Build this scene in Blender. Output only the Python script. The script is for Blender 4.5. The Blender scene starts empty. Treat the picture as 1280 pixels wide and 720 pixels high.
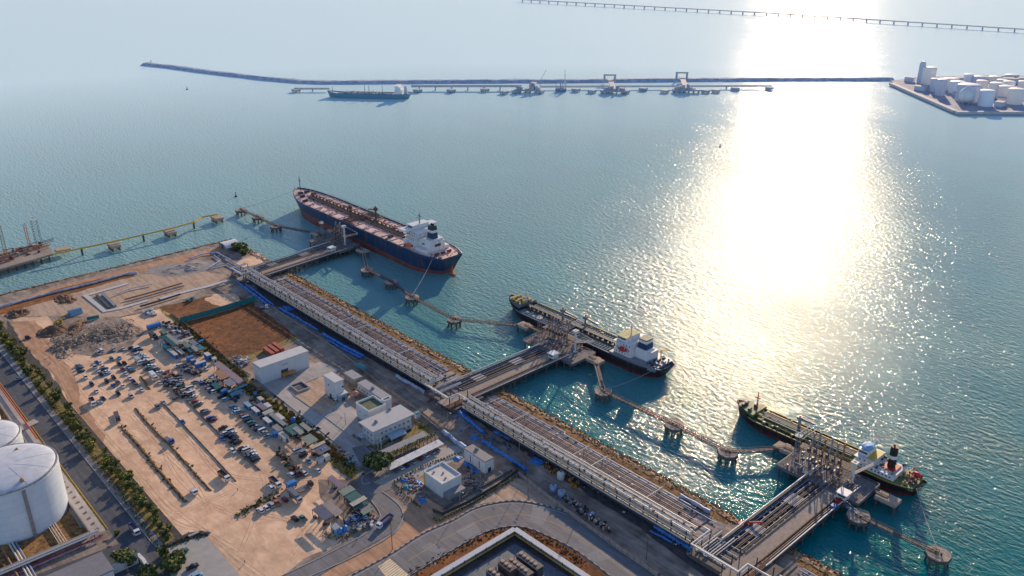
import bpy, math, random
from mathutils import Vector, Matrix, noise as mnoise
random.seed(7)
sc = bpy.context.scene
COL = sc.collection
PI = math.pi

# ---------------------------------------------------------------- survey
# World axes follow the port: x runs along the shore, y runs out to sea, z up.
CAM_H = 250.0
FPX = 1065.0
PIT = math.radians(22.9)
YAW = math.radians(47.5)

def S(u, v, z=3.0):
    """where a sight line through the survey photo meets the level z"""
    t = (v - 360) / FPX
    dn = math.sin(PIT) + math.cos(PIT) * t
    fw = math.cos(PIT) - math.sin(PIT) * t
    s = (CAM_H - z) / dn
    x, y = (u - 640) / FPX * s, fw * s
    c, k = math.cos(-YAW), math.sin(-YAW)
    return (x * c + y * k, -x * k + y * c)

def PX(pts, z=3.0):
    return [S(u, v, z) for u, v in pts]

# ---------------------------------------------------------------- materials
MATS = {}
def mat(name, rgb, rough=0.7, metal=0.0, var=0.18, scale=0.6, rgb2=None, bump=0.0, stripes=None, detail=4, spec=0.5, big=0.0):
    if name in MATS:
        return MATS[name]
    m = bpy.data.materials.new(name)
    m.use_nodes = True
    nt = m.node_tree
    N, L = nt.nodes, nt.links
    b = N['Principled BSDF']
    b.inputs['Roughness'].default_value = rough
    b.inputs['Metallic'].default_value = metal
    b.inputs['Specular IOR Level'].default_value = spec
    geo = N.new('ShaderNodeNewGeometry')
    no = N.new('ShaderNodeTexNoise')
    no.inputs['Scale'].default_value = scale
    no.inputs['Detail'].default_value = detail
    no.inputs['Roughness'].default_value = 0.6
    L.new(geo.outputs['Position'], no.inputs['Vector'])
    ramp = N.new('ShaderNodeValToRGB')
    ramp.color_ramp.elements[0].position = 0.32
    ramp.color_ramp.elements[1].position = 0.68
    a = [max(0, c * (1 - var)) for c in rgb]
    c2 = rgb2 if rgb2 else [min(1, c * (1 + var)) for c in rgb]
    ramp.color_ramp.elements[0].color = (*a, 1)
    ramp.color_ramp.elements[1].color = (*c2, 1)
    L.new(no.outputs['Fac'], ramp.inputs['Fac'])
    out = ramp.outputs['Color']
    if big > 0:
        n2 = N.new('ShaderNodeTexNoise')
        n2.inputs['Scale'].default_value = scale * 0.09
        n2.inputs['Detail'].default_value = 5
        L.new(geo.outputs['Position'], n2.inputs['Vector'])
        r2 = N.new('ShaderNodeMapRange')
        r2.inputs['From Min'].default_value = 0.3
        r2.inputs['From Max'].default_value = 0.7
        r2.inputs['To Min'].default_value = 1 - big
        r2.inputs['To Max'].default_value = 1 + big
        L.new(n2.outputs['Fac'], r2.inputs['Value'])
        mm = N.new('ShaderNodeVectorMath'); mm.operation = 'SCALE'
        L.new(out, mm.inputs[0]); L.new(r2.outputs['Result'], mm.inputs['Scale'])
        out = mm.outputs['Vector']
    if stripes:
        ax, sz, amt = stripes
        sep = N.new('ShaderNodeSeparateXYZ')
        L.new(geo.outputs['Position'], sep.inputs[0])
        mu = N.new('ShaderNodeMath'); mu.operation = 'MULTIPLY'; mu.inputs[1].default_value = 2 * PI / sz
        L.new(sep.outputs['XYZ'.index(ax)], mu.inputs[0])
        sn = N.new('ShaderNodeMath'); sn.operation = 'SINE'; L.new(mu.outputs[0], sn.inputs[0])
        mr = N.new('ShaderNodeMapRange')
        mr.inputs['From Min'].default_value = -1; mr.inputs['From Max'].default_value = 1
        mr.inputs['To Min'].default_value = 1 - amt; mr.inputs['To Max'].default_value = 1
        L.new(sn.outputs[0], mr.inputs['Value'])
        ms = N.new('ShaderNodeVectorMath'); ms.operation = 'SCALE'
        L.new(out, ms.inputs[0]); L.new(mr.outputs['Result'], ms.inputs['Scale'])
        out = ms.outputs['Vector']
    L.new(out, b.inputs['Base Color'])
    if bump > 0:
        bp = N.new('ShaderNodeBump')
        bp.inputs['Strength'].default_value = 1.0
        bp.inputs['Distance'].default_value = bump
        L.new(no.outputs['Fac'], bp.inputs['Height'])
        L.new(bp.outputs['Normal'], b.inputs['Normal'])
    MATS[name] = m
    return m

# ---------------------------------------------------------------- geometry
class G:
    def __init__(s):
        s.v = []; s.f = []; s.m = []; s.sm = []
    def add(s, vs, fs, mi=0, smooth=False):
        o = len(s.v)
        s.v.extend(vs)
        for f in fs:
            s.f.append([i + o for i in f]); s.m.append(mi); s.sm.append(smooth)
        return s
    def box(s, x0, x1, y0, y1, z0, z1, mi=0):
        vs = [(x0,y0,z0),(x1,y0,z0),(x1,y1,z0),(x0,y1,z0),(x0,y0,z1),(x1,y0,z1),(x1,y1,z1),(x0,y1,z1)]
        return s.add(vs, [(0,3,2,1),(4,5,6,7),(0,1,5,4),(1,2,6,5),(2,3,7,6),(3,0,4,7)], mi)
    def taper(s, x0, x1, y0, y1, z0, X0, X1, Y0, Y1, z1, mi=0):
        vs = [(x0,y0,z0),(x1,y0,z0),(x1,y1,z0),(x0,y1,z0),(X0,Y0,z1),(X1,Y0,z1),(X1,Y1,z1),(X0,Y1,z1)]
        return s.add(vs, [(0,3,2,1),(4,5,6,7),(0,1,5,4),(1,2,6,5),(2,3,7,6),(3,0,4,7)], mi)
    def prism(s, poly, z0, z1, mi=0):
        n = len(poly)
        area = sum(poly[i][0]*poly[(i+1)%n][1]-poly[(i+1)%n][0]*poly[i][1] for i in range(n))
        if area < 0: poly = poly[::-1]
        vs = [(x,y,z0) for x,y in poly] + [(x,y,z1) for x,y in poly]
        fs = [tuple(range(n))[::-1], tuple(range(n,2*n))] + [(i,(i+1)%n,n+(i+1)%n,n+i) for i in range(n)]
        return s.add(vs, fs, mi)
    def side(s, prof, y0, y1, mi=0):
        """profile (x,z) swept across y"""
        n = len(prof)
        area = sum(prof[i][0]*prof[(i+1)%n][1]-prof[(i+1)%n][0]*prof[i][1] for i in range(n))
        if area < 0: prof = prof[::-1]
        vs = [(x,y0,z) for x,z in prof] + [(x,y1,z) for x,z in prof]
        fs = [tuple(range(n)), tuple(range(n,2*n))[::-1]] + [(i,n+i,n+(i+1)%n,(i+1)%n) for i in range(n)]
        return s.add(vs, fs, mi)
    def bar(s, p, q, w, h=None, mi=0):
        h = h or w
        p, q = Vector(p), Vector(q)
        d = q - p
        if d.length < 1e-6: return s
        d.normalize()
        up = Vector((0,0,1)) if abs(d.z) < 0.95 else Vector((1,0,0))
        r = d.cross(up).normalized(); u = r.cross(d).normalized()
        vs = []
        for c in (p, q):
            for a, b in ((-1,-1),(1,-1),(1,1),(-1,1)):
                vs.append(tuple(c + r*(a*w/2) + u*(b*h/2)))
        return s.add(vs, [(0,1,2,3),(7,6,5,4),(0,4,5,1),(1,5,6,2),(2,6,7,3),(3,7,4,0)], mi)
    def cyl(s, p, q, r0, r1=None, n=10, mi=0, smooth=True, caps=True):
        r1 = r0 if r1 is None else r1
        p, q = Vector(p), Vector(q)
        d = (q - p).normalized()
        up = Vector((0,0,1)) if abs(d.z) < 0.95 else Vector((1,0,0))
        r = d.cross(up).normalized(); u = r.cross(d).normalized()
        vs = []
        for c, rad in ((p, r0), (q, r1)):
            for i in range(n):
                t = 2*PI*i/n
                vs.append(tuple(c + r*(math.cos(t)*rad) + u*(math.sin(t)*rad)))
        s.add(vs, [(i,n+i,n+(i+1)%n,(i+1)%n) for i in range(n)], mi, smooth)
        if caps:
            s.add(vs[:n], [tuple(range(n))], mi); s.add(vs[n:], [tuple(range(n))[::-1]], mi)
        return s
    def tube(s, path, r, n=6, mi=0):
        for i in range(len(path)-1):
            a, b = Vector(path[i]), Vector(path[i+1])
            e = (b-a).normalized()*r*0.5
            s.cyl(a-e, b+e, r, r, n, mi)
        return s
    def lathe(s, prof, n=32, mi=0, cx=0, cy=0, smooth=True):
        vs = []
        for r, z in prof:
            for i in range(n):
                t = 2*PI*i/n
                vs.append((cx+r*math.cos(t), cy+r*math.sin(t), z))
        fs = []
        for k in range(len(prof)-1):
            for i in range(n):
                fs.append((k*n+i, k*n+(i+1)%n, (k+1)*n+(i+1)%n, (k+1)*n+i))
        s.add(vs, fs, mi, smooth)
        if prof[-1][0] > 0.01:
            s.add([vs[(len(prof)-1)*n+i] for i in range(n)], [tuple(range(n))], mi)
        return s
    def quad(s, a, b, c, d, mi=0):
        return s.add([a,b,c,d], [(0,1,2,3)], mi)
    def blob(s, c, r, mi=0, k=0.25, n=8, seed=0):
        """an uneven lump"""
        cx, cy, cz = c
        rx, ry, rz = r if isinstance(r, tuple) else (r, r, r)
        vs = []; R = n//2+1
        for j in range(R):
            ph = PI*j/(R-1)
            for i in range(n):
                t = 2*PI*i/n
                d = Vector((math.sin(ph)*math.cos(t), math.sin(ph)*math.sin(t), math.cos(ph)))
                q = 1 + k*mnoise.noise(d*1.7+Vector((cx*.31+seed, cy*.37, cz+seed)))*2
                vs.append((cx+d.x*rx*q, cy+d.y*ry*q, cz+d.z*rz*q))
        fs = []
        for j in range(R-1):
            for i in range(n):
                fs.append((j*n+i, (j+1)*n+i, (j+1)*n+(i+1)%n, j*n+(i+1)%n))
        return s.add(vs, fs, mi)
    def mesh(s, name, mats):
        me = bpy.data.meshes.new(name)
        me.from_pydata([tuple(v) for v in s.v], [], s.f)
        if not isinstance(mats, (list, tuple)): mats = [mats]
        for m in mats: me.materials.append(m)
        me.polygons.foreach_set('material_index', s.m)
        me.polygons.foreach_set('use_smooth', s.sm)
        me.update()
        return me

def tag(o, label=None, cat=None, group=None, kind=None):
    if label: o['label'] = label
    if cat: o['category'] = cat
    if group: o['group'] = group
    if kind: o['kind'] = kind
    return o

def part(name, g, mats, parent=None, loc=(0,0,0), rz=0, label=None):
    me = g.mesh(name, mats) if isinstance(g, G) else g
    o = bpy.data.objects.new(name, me)
    COL.objects.link(o)
    o.parent = parent
    o.location = loc
    o.rotation_euler = (0,0,rz)
    if label: o['label'] = label
    return o

def thing(name, label, cat, loc=(0,0,0), rz=0, group=None):
    o = bpy.data.objects.new(name, None)
    o.empty_display_size = 0.5
    COL.objects.link(o)
    o.location = loc; o.rotation_euler = (0,0,rz)
    return tag(o, label, cat, group)

def islands(g):
    par = list(range(len(g.v)))
    def find(i):
        while par[i] != i: par[i] = par[par[i]]; i = par[i]
        return i
    key = {}
    for i, v in enumerate(g.v):
        k = (round(v[0],3), round(v[1],3), round(v[2],3))
        if k in key:
            a, b = find(i), find(key[k])
            if a != b: par[a] = b
        else: key[k] = i
    for f in g.f:
        a = find(f[0])
        for j in f[1:]:
            b = find(j)
            if a != b: par[b] = a
    out = {}
    for f, m, sm in zip(g.f, g.m, g.sm):
        out.setdefault(find(f[0]), []).append((f, m, sm))
    res = []
    for fs in out.values():
        h = G(); idx = {}
        for f, m, sm in fs:
            q = []
            for i in f:
                if i not in idx: idx[i] = len(h.v); h.v.append(g.v[i])
                q.append(idx[i])
            h.f.append(q); h.m.append(m); h.sm.append(sm)
        res.append(h)
    return res

def parts(name, g, mats, parent=None, limit=100, label=None):
    """every separate piece of g becomes a part of its own; beyond the limit the rest stays one mass"""
    L = islands(g)
    if not isinstance(mats, (list, tuple)): mats = [mats]
    if len(L) > limit:
        rest = G()
        for h in L[limit:]:
            o = len(rest.v); rest.v += h.v
            rest.f += [[i+o for i in f] for f in h.f]; rest.m += h.m; rest.sm += h.sm
        tag(part(name, rest, mats, parent), kind='stuff')
        L = L[:limit]
    for h in L:
        used = sorted(set(h.m)); h.m = [used.index(m) for m in h.m]
        c = [sum(v[k] for v in h.v)/len(h.v) for k in range(3)]
        h.v = [(v[0]-c[0], v[1]-c[1], v[2]-c[2]) for v in h.v]
        part(name, h, [mats[k] for k in used], parent, c, label=label)

def solo(name, label, cat, g, mats, loc=(0,0,0), rz=0, group=None):
    return tag(part(name, g, mats, None, loc, rz), label, cat, group)

def struct(name, g, mats, loc=(0,0,0)):
    return tag(part(name, g, mats, None, loc), kind='structure')

def stuff(name, label, cat, g, mats, loc=(0,0,0)):
    return tag(part(name, g, mats, None, loc), label, cat, kind='stuff')

def copy_tree(o, parent=None, kids=None):
    c = o.copy(); COL.objects.link(c)
    if parent: c.parent = parent
    for ch in list(kids if kids is not None else o.children):
        copy_tree(ch, c)
    return c

def ragged(poly, step=5.0, j=0.8):
    out = []
    n = len(poly)
    for i in range(n):
        a, b = Vector(poly[i]), Vector(poly[(i+1)%n])
        L = (b-a).length; k = max(1, int(L/step))
        for q in range(k):
            p = a.lerp(b, q/k)
            if j: p += Vector((random.uniform(-j,j), random.uniform(-j,j)))
            out.append(tuple(p))
    return out

def sheet(name, poly, z, m, j=0.8, step=5.0):
    from mathutils.geometry import tessellate_polygon
    p = ragged(poly, step, j) if j else poly
    tri = tessellate_polygon([[Vector((x,y,0)) for x,y in p]])
    g = G()
    vs = [(x,y,z) for x,y in p]
    fs = []
    for t in tri:
        a,b,c = [Vector(vs[i]) for i in t]
        fs.append(tuple(t) if (b-a).cross(c-a).z > 0 else tuple(t)[::-1])
    g.add(vs, fs)
    return struct(name, g, m)

def ribbon(name, path, w, z, m, closed=False):
    """a flat strip of width w following a path"""
    g = G()
    P = [Vector(p[:2]) for p in path]
    L, R = [], []
    for i, p in enumerate(P):
        a = P[max(0,i-1)]; b = P[min(len(P)-1,i+1)]
        d = (b-a).normalized(); nrm = Vector((-d.y, d.x))
        ww = w[i] if isinstance(w, (list,tuple)) else w
        L.append(p+nrm*ww/2); R.append(p-nrm*ww/2)
    for i in range(len(P)-1):
        g.quad((R[i].x,R[i].y,z),(R[i+1].x,R[i+1].y,z),(L[i+1].x,L[i+1].y,z),(L[i].x,L[i].y,z))
    return struct(name, g, m)

def smooth_path(pts, n=6):
    out = []
    P = [Vector(p) for p in pts]
    for i in range(len(P)-1):
        p0 = P[max(0,i-1)]; p1 = P[i]; p2 = P[i+1]; p3 = P[min(len(P)-1,i+2)]
        for k in range(n):
            t = k/n
            out.append(tuple(0.5*((2*p1)+(p2-p0)*t+(2*p0-5*p1+4*p2-p3)*t*t+(3*p1-p0-3*p2+p3)*t**3)))
    out.append(tuple(P[-1]))
    return out

# ---------------------------------------------------------------- camera and light
cd = bpy.data.cameras.new('camera')
cam = bpy.data.objects.new('camera', cd)
COL.objects.link(cam)
cam.location = (0, 0, CAM_H)
cam.rotation_euler = (PI/2 - PIT, 0, YAW)
cd.sensor_width = 36; cd.lens = FPX/1280*36
cd.clip_start = 1; cd.clip_end = 40000
sc.camera = cam

SUN_EL = math.radians(17.0)
SUN_AZ = math.radians(-28.9)
w = bpy.data.worlds.new('World'); sc.world = w; w.use_nodes = True
nt = w.node_tree
sky = nt.nodes.new('ShaderNodeTexSky')
sky.sky_type = 'NISHITA'; sky.sun_disc = False
sky.sun_elevation = SUN_EL; sky.sun_rotation = SUN_AZ % (2*PI)
sky.altitude = 100; sky.air_density = 1.0; sky.dust_density = 0.2; sky.ozone_density = 1.2
tint = nt.nodes.new('ShaderNodeVectorMath'); tint.operation = 'MULTIPLY'; tint.inputs[1].default_value = (0.95, 0.965, 1.13)
nt.links.new(sky.outputs[0], tint.inputs[0]); nt.links.new(tint.outputs[0], nt.nodes['Background'].inputs[0])
nt.nodes['Background'].inputs[1].default_value = 0.15
ld = bpy.data.lights.new('sun', 'SUN'); ld.energy = 5.0; ld.angle = math.radians(0.6); ld.color = (1.0, 0.76, 0.50)
lo = bpy.data.objects.new('sun', ld); COL.objects.link(lo)
sd = Vector((math.sin(SUN_AZ)*math.cos(SUN_EL), math.cos(SUN_AZ)*math.cos(SUN_EL), math.sin(SUN_EL)))
lo.rotation_euler = sd.to_track_quat('Z', 'Y').to_euler()
lo.location = (0, 0, 400)
sc.view_settings.view_transform = 'Standard'
sc.view_settings.look = 'None'
sc.view_settings.exposure = 0
sc.cycles.max_bounces = 5
# ---------------------------------------------------------------- sea
def water_material():
    m = bpy.data.materials.new('sea_water'); m.use_nodes = True
    nt = m.node_tree; N, L = nt.nodes, nt.links
    b = N['Principled BSDF']
    geo = N.new('ShaderNodeNewGeometry')
    def nz(scale, detail, sx=1, sy=1, rz=0, rough=0.55):
        mp = N.new('ShaderNodeMapping'); mp.inputs['Rotation'].default_value = (0,0,rz)
        mp.inputs['Scale'].default_value = (sx, sy, 1)
        L.new(geo.outputs['Position'], mp.inputs['Vector'])
        n = N.new('ShaderNodeTexNoise'); n.inputs['Scale'].default_value = scale
        n.inputs['Detail'].default_value = detail; n.inputs['Roughness'].default_value = rough
        L.new(mp.outputs['Vector'], n.inputs['Vector'])
        return n.outputs['Fac']
    # colour: teal with slow drifting patches
    big = nz(0.004, 4, 1, 2.5, 0.7)
    r = N.new('ShaderNodeValToRGB')
    r.color_ramp.elements[0].position = 0.3; r.color_ramp.elements[0].color = (0.000, 0.135, 0.145, 1)
    r.color_ramp.elements[1].position = 0.7; r.color_ramp.elements[1].color = (0.001, 0.210, 0.215, 1)
    L.new(big, r.inputs['Fac']); 
    # haze painted into the sea colour: paler with distance from the origin
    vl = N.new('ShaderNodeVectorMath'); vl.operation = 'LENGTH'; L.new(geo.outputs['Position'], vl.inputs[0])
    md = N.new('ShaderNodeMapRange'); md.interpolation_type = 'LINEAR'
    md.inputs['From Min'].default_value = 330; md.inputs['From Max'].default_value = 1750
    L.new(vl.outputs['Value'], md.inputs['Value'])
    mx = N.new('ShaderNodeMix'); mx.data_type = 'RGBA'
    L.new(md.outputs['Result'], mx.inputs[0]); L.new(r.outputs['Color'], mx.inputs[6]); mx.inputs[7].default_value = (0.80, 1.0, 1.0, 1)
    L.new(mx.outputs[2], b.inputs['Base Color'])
    rr = N.new('ShaderNodeVectorMath'); rr.operation = 'LENGTH'; L.new(geo.outputs['Position'], rr.inputs[0])
    rm = N.new('ShaderNodeMapRange'); rm.inputs['From Min'].default_value = 450; rm.inputs['From Max'].default_value = 1500
    rm.inputs['To Min'].default_value = 0.06; rm.inputs['To Max'].default_value = 0.17
    L.new(rr.outputs['Value'], rm.inputs['Value']); L.new(rm.outputs['Result'], b.inputs['Roughness'])
    b.inputs['IOR'].default_value = 1.33
    b.inputs['Specular IOR Level'].default_value = 0.34
    # waves: swell, chop, ripples
    a1 = nz(0.065, 3, 1, 4.0, -0.95)
    a2 = nz(0.24, 3, 1, 1.9, -0.85)
    a3 = nz(0.8, 3, 1, 1.5, -0.7)
    patches = nz(0.006, 3, 1, 3, 0.9)
    def mul(x, k):
        q = N.new('ShaderNodeMath'); q.operation = 'MULTIPLY'; L.new(x, q.inputs[0]); q.inputs[1].default_value = k; return q.outputs[0]
    def add(x, y):
        q = N.new('ShaderNodeMath'); q.operation = 'ADD'; L.new(x, q.inputs[0]); L.new(y, q.inputs[1]); return q.outputs[0]
    h = add(add(mul(a1, 0.7), mul(a2, 1.15)), mul(a3, 0.27))
    bp = N.new('ShaderNodeBump'); bp.inputs['Distance'].default_value = 1.0
    mr = N.new('ShaderNodeMapRange'); mr.inputs['From Min'].default_value = .35; mr.inputs['From Max'].default_value = .65
    mr.inputs['To Min'].default_value = .7; mr.inputs['To Max'].default_value = 1.0
    L.new(patches, mr.inputs['Value'])
    rs = N.new('ShaderNodeMapRange'); rs.inputs['From Min'].default_value = 500; rs.inputs['From Max'].default_value = 1300
    rs.inputs['To Min'].default_value = 1.0; rs.inputs['To Max'].default_value = 0.42; L.new(rr.outputs['Value'], rs.inputs['Value'])
    ml = N.new('ShaderNodeMath'); ml.operation = 'MULTIPLY'; L.new(mr.outputs['Result'], ml.inputs[0]); L.new(rs.outputs['Result'], ml.inputs[1]); L.new(ml.outputs[0], bp.inputs['Strength'])
    L.new(h, bp.inputs['Height']); L.new(bp.outputs['Normal'], b.inputs['Normal'])
    # diffuse share grows with distance, standing in for haze and cutting the glare
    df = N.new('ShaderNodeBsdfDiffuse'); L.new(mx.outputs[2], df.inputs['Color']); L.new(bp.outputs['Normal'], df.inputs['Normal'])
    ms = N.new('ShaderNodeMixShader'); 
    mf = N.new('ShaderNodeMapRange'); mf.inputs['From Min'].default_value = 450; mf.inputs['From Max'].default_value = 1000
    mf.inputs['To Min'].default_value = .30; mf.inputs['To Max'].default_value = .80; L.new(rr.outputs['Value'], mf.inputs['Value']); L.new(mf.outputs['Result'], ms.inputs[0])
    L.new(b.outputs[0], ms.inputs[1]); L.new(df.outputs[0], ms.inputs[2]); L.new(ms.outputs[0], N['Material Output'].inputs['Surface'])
    return m
g = G(); R = 16000
g.quad((-R,-R,0),(R,-R,0),(R,R,0),(-R,R,0))
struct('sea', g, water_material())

# ---------------------------------------------------------------- land
M_dirt = mat('packed_dirt', (0.25,0.19,0.155), 0.95, var=.3, scale=.13, rgb2=(0.44,0.34,0.27), bump=.05, big=.2, detail=9)
M_sand = mat('yard_sand', (0.76,0.46,0.28), 0.95, var=.10, scale=.16, rgb2=(0.92,0.62,0.40), bump=.25, big=.2, detail=9)
M_sandred = mat('red_sand', (0.52,0.29,0.17), 0.95, var=.15, scale=.2, bump=.1, big=.1)
M_track = mat('rutted_sand', (0.52,0.36,0.25), 0.95, var=.14, scale=.5, bump=.1)
M_field = mat('dry_field', (0.19,0.065,0.022), 0.95, var=.35, scale=.22, rgb2=(0.32,0.115,0.03), bump=.3, big=.3, detail=9)
M_drygrass = mat('dry_grass', (0.16,0.08,0.028), 0.95, var=.55, scale=.45, rgb2=(0.42,0.22,0.075), bump=.3, big=.25, detail=6)
M_greengrass = mat('rough_grass', (0.17,0.16,0.035), 0.95, var=.4, scale=.5, rgb2=(0.38,0.26,0.08), bump=.3, big=.2, detail=6)
M_asph = mat('asphalt', (0.20,0.19,0.195), 0.85, var=.1, scale=.25, big=.12, detail=6)
M_asphdark = mat('dark_asphalt', (0.085,0.09,0.105), 0.85, var=.15, scale=.3, big=.12)
M_patch = mat('asphalt_patch', (0.24,0.235,0.24), 0.85, var=.1, scale=.8)
M_conc = mat('road_concrete', (0.42,0.39,0.36), 0.85, var=.08, scale=.3, big=.1, stripes=('X',6.0,.05))
M_conc2 = mat('apron_concrete', (0.44,0.40,0.37), 0.85, var=.1, scale=.2, big=.12)
M_gravel = mat('grey_gravel', (0.30,0.27,0.25), 0.95, var=.3, scale=1.5, bump=.1, big=.12)
M_darkdirt = mat('dark_dirt', (0.075,0.065,0.065), 0.95, var=.35, scale=.3, bump=.1, big=.2)
M_rock = mat('revetment_rock', (0.15,0.09,0.05), 0.9, var=.5, scale=.8, rgb2=(0.50,0.31,0.17), bump=.4)
M_line = mat('road_paint_white', (0.72,0.70,0.66), 0.7, var=.1)
M_yline = mat('road_paint_yellow', (0.62,0.36,0.05), 0.7, var=.15)
M_kerb = mat('kerb_concrete', (0.42,0.40,0.38), 0.8, var=.12)

def add_streaks(m, amt=.22, rz=.0, sc_=.35, stretch=9):
    nt = m.node_tree; N, L = nt.nodes, nt.links; b = N['Principled BSDF']
    src = b.inputs['Base Color'].links[0].from_socket
    geo = N.new('ShaderNodeNewGeometry'); mp = N.new('ShaderNodeMapping'); mp.inputs['Rotation'].default_value = (0,0,rz); mp.inputs['Scale'].default_value = (1/stretch,1,1)
    L.new(geo.outputs['Position'], mp.inputs['Vector'])
    n = N.new('ShaderNodeTexNoise'); n.inputs['Scale'].default_value = sc_; n.inputs['Detail'].default_value = 6; n.inputs['Distortion'].default_value = 1.2
    L.new(mp.outputs['Vector'], n.inputs['Vector'])
    r = N.new('ShaderNodeMapRange'); r.inputs['From Min'].default_value = .35; r.inputs['From Max'].default_value = .65; r.inputs['To Min'].default_value = 1-amt; r.inputs['To Max'].default_value = 1+amt*.5
    L.new(n.outputs['Fac'], r.inputs['Value'])
    v = N.new('ShaderNodeVectorMath'); v.operation = 'SCALE'; L.new(src, v.inputs[0]); L.new(r.outputs['Result'], v.inputs['Scale']); L.new(v.outputs['Vector'], b.inputs['Base Color'])
add_streaks(M_sand, .13, -.35, .3, 3); add_streaks(M_sandred, .25, 0); add_streaks(M_dirt, .3, .02, .3, 7); add_streaks(M_track, .25, .9); add_streaks(M_asph, .2, .5, .5, 12); add_streaks(M_asphdark, .25, 0, .5, 14); add_streaks(M_conc2, .15, .1, .4, 8); add_streaks(M_field, .3, .4, .5, 2)
XE, YW = 420, -320
g = G()
top = [(-672,YW),(XE,YW),(XE,286),(-668,286),(-674,280)]
g.prism(top, -2, 3.0)
struct('land', g, M_dirt)
# stone revetment slope round the two sea sides
g = G()
n = 230
def slope_strip(p, q, out, n):
    p, q, out = Vector(p), Vector(q), Vector(out)
    rows = [(0.0,3.25),(2.0,3.3),(4.2,1.9),(6.5,0.5),(9.0,-1.2)]
    vs = []
    for i in range(n+1):
        c = p.lerp(q, i/n)
        for o, z in rows:
            k = random.uniform(-.55,.55)
            vs.append((c.x+out.x*(o+k), c.y+out.y*(o+k), z+random.uniform(-.35,.35)))
    m = len(rows); fs = []
    for i in range(n):
        for j in range(m-1):
            fs.append((i*m+j, i*m+j+1, (i+1)*m+j+1, (i+1)*m+j))
    g.add(vs, fs)
slope_strip((XE,285),(-670,285),(0,1),520)
slope_strip((-673,287),(-673,YW),(-1,0),300)
struct('shore_slope', g, M_rock)
g = G()
for i in range(2600):
    if i < 2000:
        x = random.uniform(-672, -60); o = random.uniform(-0.5, 8.5); y = 286+o
    else:
        y = random.uniform(20, 290); o = random.uniform(0, 8.5); x = -673-o
    z = 3.1 - max(0,(o-2.2))*0.6
    r = random.uniform(.35,.95)
    g.blob((x,y,z), (r, r*random.uniform(.7,1.2), r*.8), k=.4, n=5, seed=i)
stuff('revetment_rocks', 'rough brown armour rocks heaped along the water edge of the quay', 'rocks', g, M_rock)

Z = 3.0
def px_sheet(name, pts, dz, m, j=0.8, step=5.0):
    return sheet(name, PX(pts), Z+dz, m, j, step)

px_sheet('sandy_yard', [(14,398),(60,395),(75,412),(62,425),(80,440),(120,447),(160,438),(182,415),(150,398),(200,386),(215,392),(240,420),(262,445),(290,470),(320,500),(345,530),(380,545),(415,565),(437,590),(430,600),(398,600),(400,625),(440,660),(425,678),(380,700),(345,724),(300,730),(262,676),(252,668),(210,684),(192,664),(160,612),(130,568),(95,522),(75,482),(50,452),(28,428)], .02, M_sand)
px_sheet('red_earth_track', [(14,402),(45,400),(70,440),(95,470),(100,500),(130,545),(128,556),(96,520),(76,482),(50,452),(28,428)], .04, M_sandred, 1.0)
px_sheet('upper_dirt_yard', [(0,392),(60,372),(105,355),(172,345),(235,335),(285,345),(240,370),(200,383),(150,396),(60,395),(14,396)], .02, M_track)
px_sheet('shore_path', [(0,383),(62,360),(150,338),(232,318),(280,308),(285,314),(240,326),(160,345),(60,375),(0,396)], .04, M_sandred)
px_sheet('shore_verge_grass', [(0,386),(80,359),(150,343),(168,345),(100,364),(0,394)], .06, M_field, 1.2)
px_sheet('gravel_stockpile_pad', [(184,335),(205,330),(240,328),(272,325),(278,330),(268,337),(230,344),(200,346),(186,342)], .06, M_gravel)
px_sheet('dry_field', [(199,384),(245,374),(265,369),(300,370),(316,379),(369,420),(330,437),(291,449),(262,437),(230,408)], .03, M_field, 1.2)
px_sheet('sandy_field_corner', [(255,374),(268,368),(290,366),(304,377),(282,383),(262,380)], .05, M_sand, 1.5, 3)
px_sheet('field_margin', [(199,384),(230,408),(262,437),(291,449),(330,437),(369,420),(372,424),(330,443),(300,456),(284,455),(250,435),(222,410)], .045, M_greengrass, .8, 3)
px_sheet('weedy_verge', [(200,388),(222,398),(262,438),(292,452),(312,474),(335,495),(400,545),(450,590),(448,600),(425,592),(395,556),(335,512),(290,473),(250,438),(216,398)], .06, M_greengrass, 1.0, 3)
px_sheet('quay_roadway', [(290,356),(322,372),(400,412),(500,470),(600,535),(700,598),(830,700),(880,740),(760,740),(700,640),(640,590),(540,525),(440,455),(374,420),(316,378),(280,362)], .03, M_dirt, .6)
px_sheet('rack_shadow_gravel', [(322,352),(330,352),(440,410),(560,478),(600,505),(720,580),(890,690),(940,740),(905,740),(800,660),(690,590),(590,522),(500,470),(400,415),(322,370)], .05, M_darkdirt, .6)  # dark strip stands in for the rack's shadow on the gravel
px_sheet('warehouse_apron', [(328,480),(386,457),(400,452),(425,462),(398,472),(362,487),(368,495),(400,520),(450,560),(500,590),(480,600),(462,590),(440,580),(400,545),(362,510)], .07, M_conc2, 0)
px_sheet('inner_yard', [(362,487),(398,472),(404,470),(440,480),(448,525),(440,545),(400,520),(368,495)], .06, M_track, .4)
px_sheet('inner_forecourt', [(400,520),(430,500),(445,515),(448,530),(470,555),(450,560)], .08, M_conc2, .3)
px_sheet('office_paving', [(448,525),(470,505),(520,540),(556,540),(580,556),(575,566),(500,607),(480,600),(462,585),(470,560)], .05, M_dirt, 0)
px_sheet('office_lawn', [(461,556),(473,561),(482,572),(535,545),(540,536),(524,526),(518,534),(490,560)], .085, M_greengrass, .3, 3)
px_sheet('carport_paving', [(488,590),(550,560),(578,556),(590,566),(500,607),(470,614),(462,606)], .09, M_conc, 0)
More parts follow.
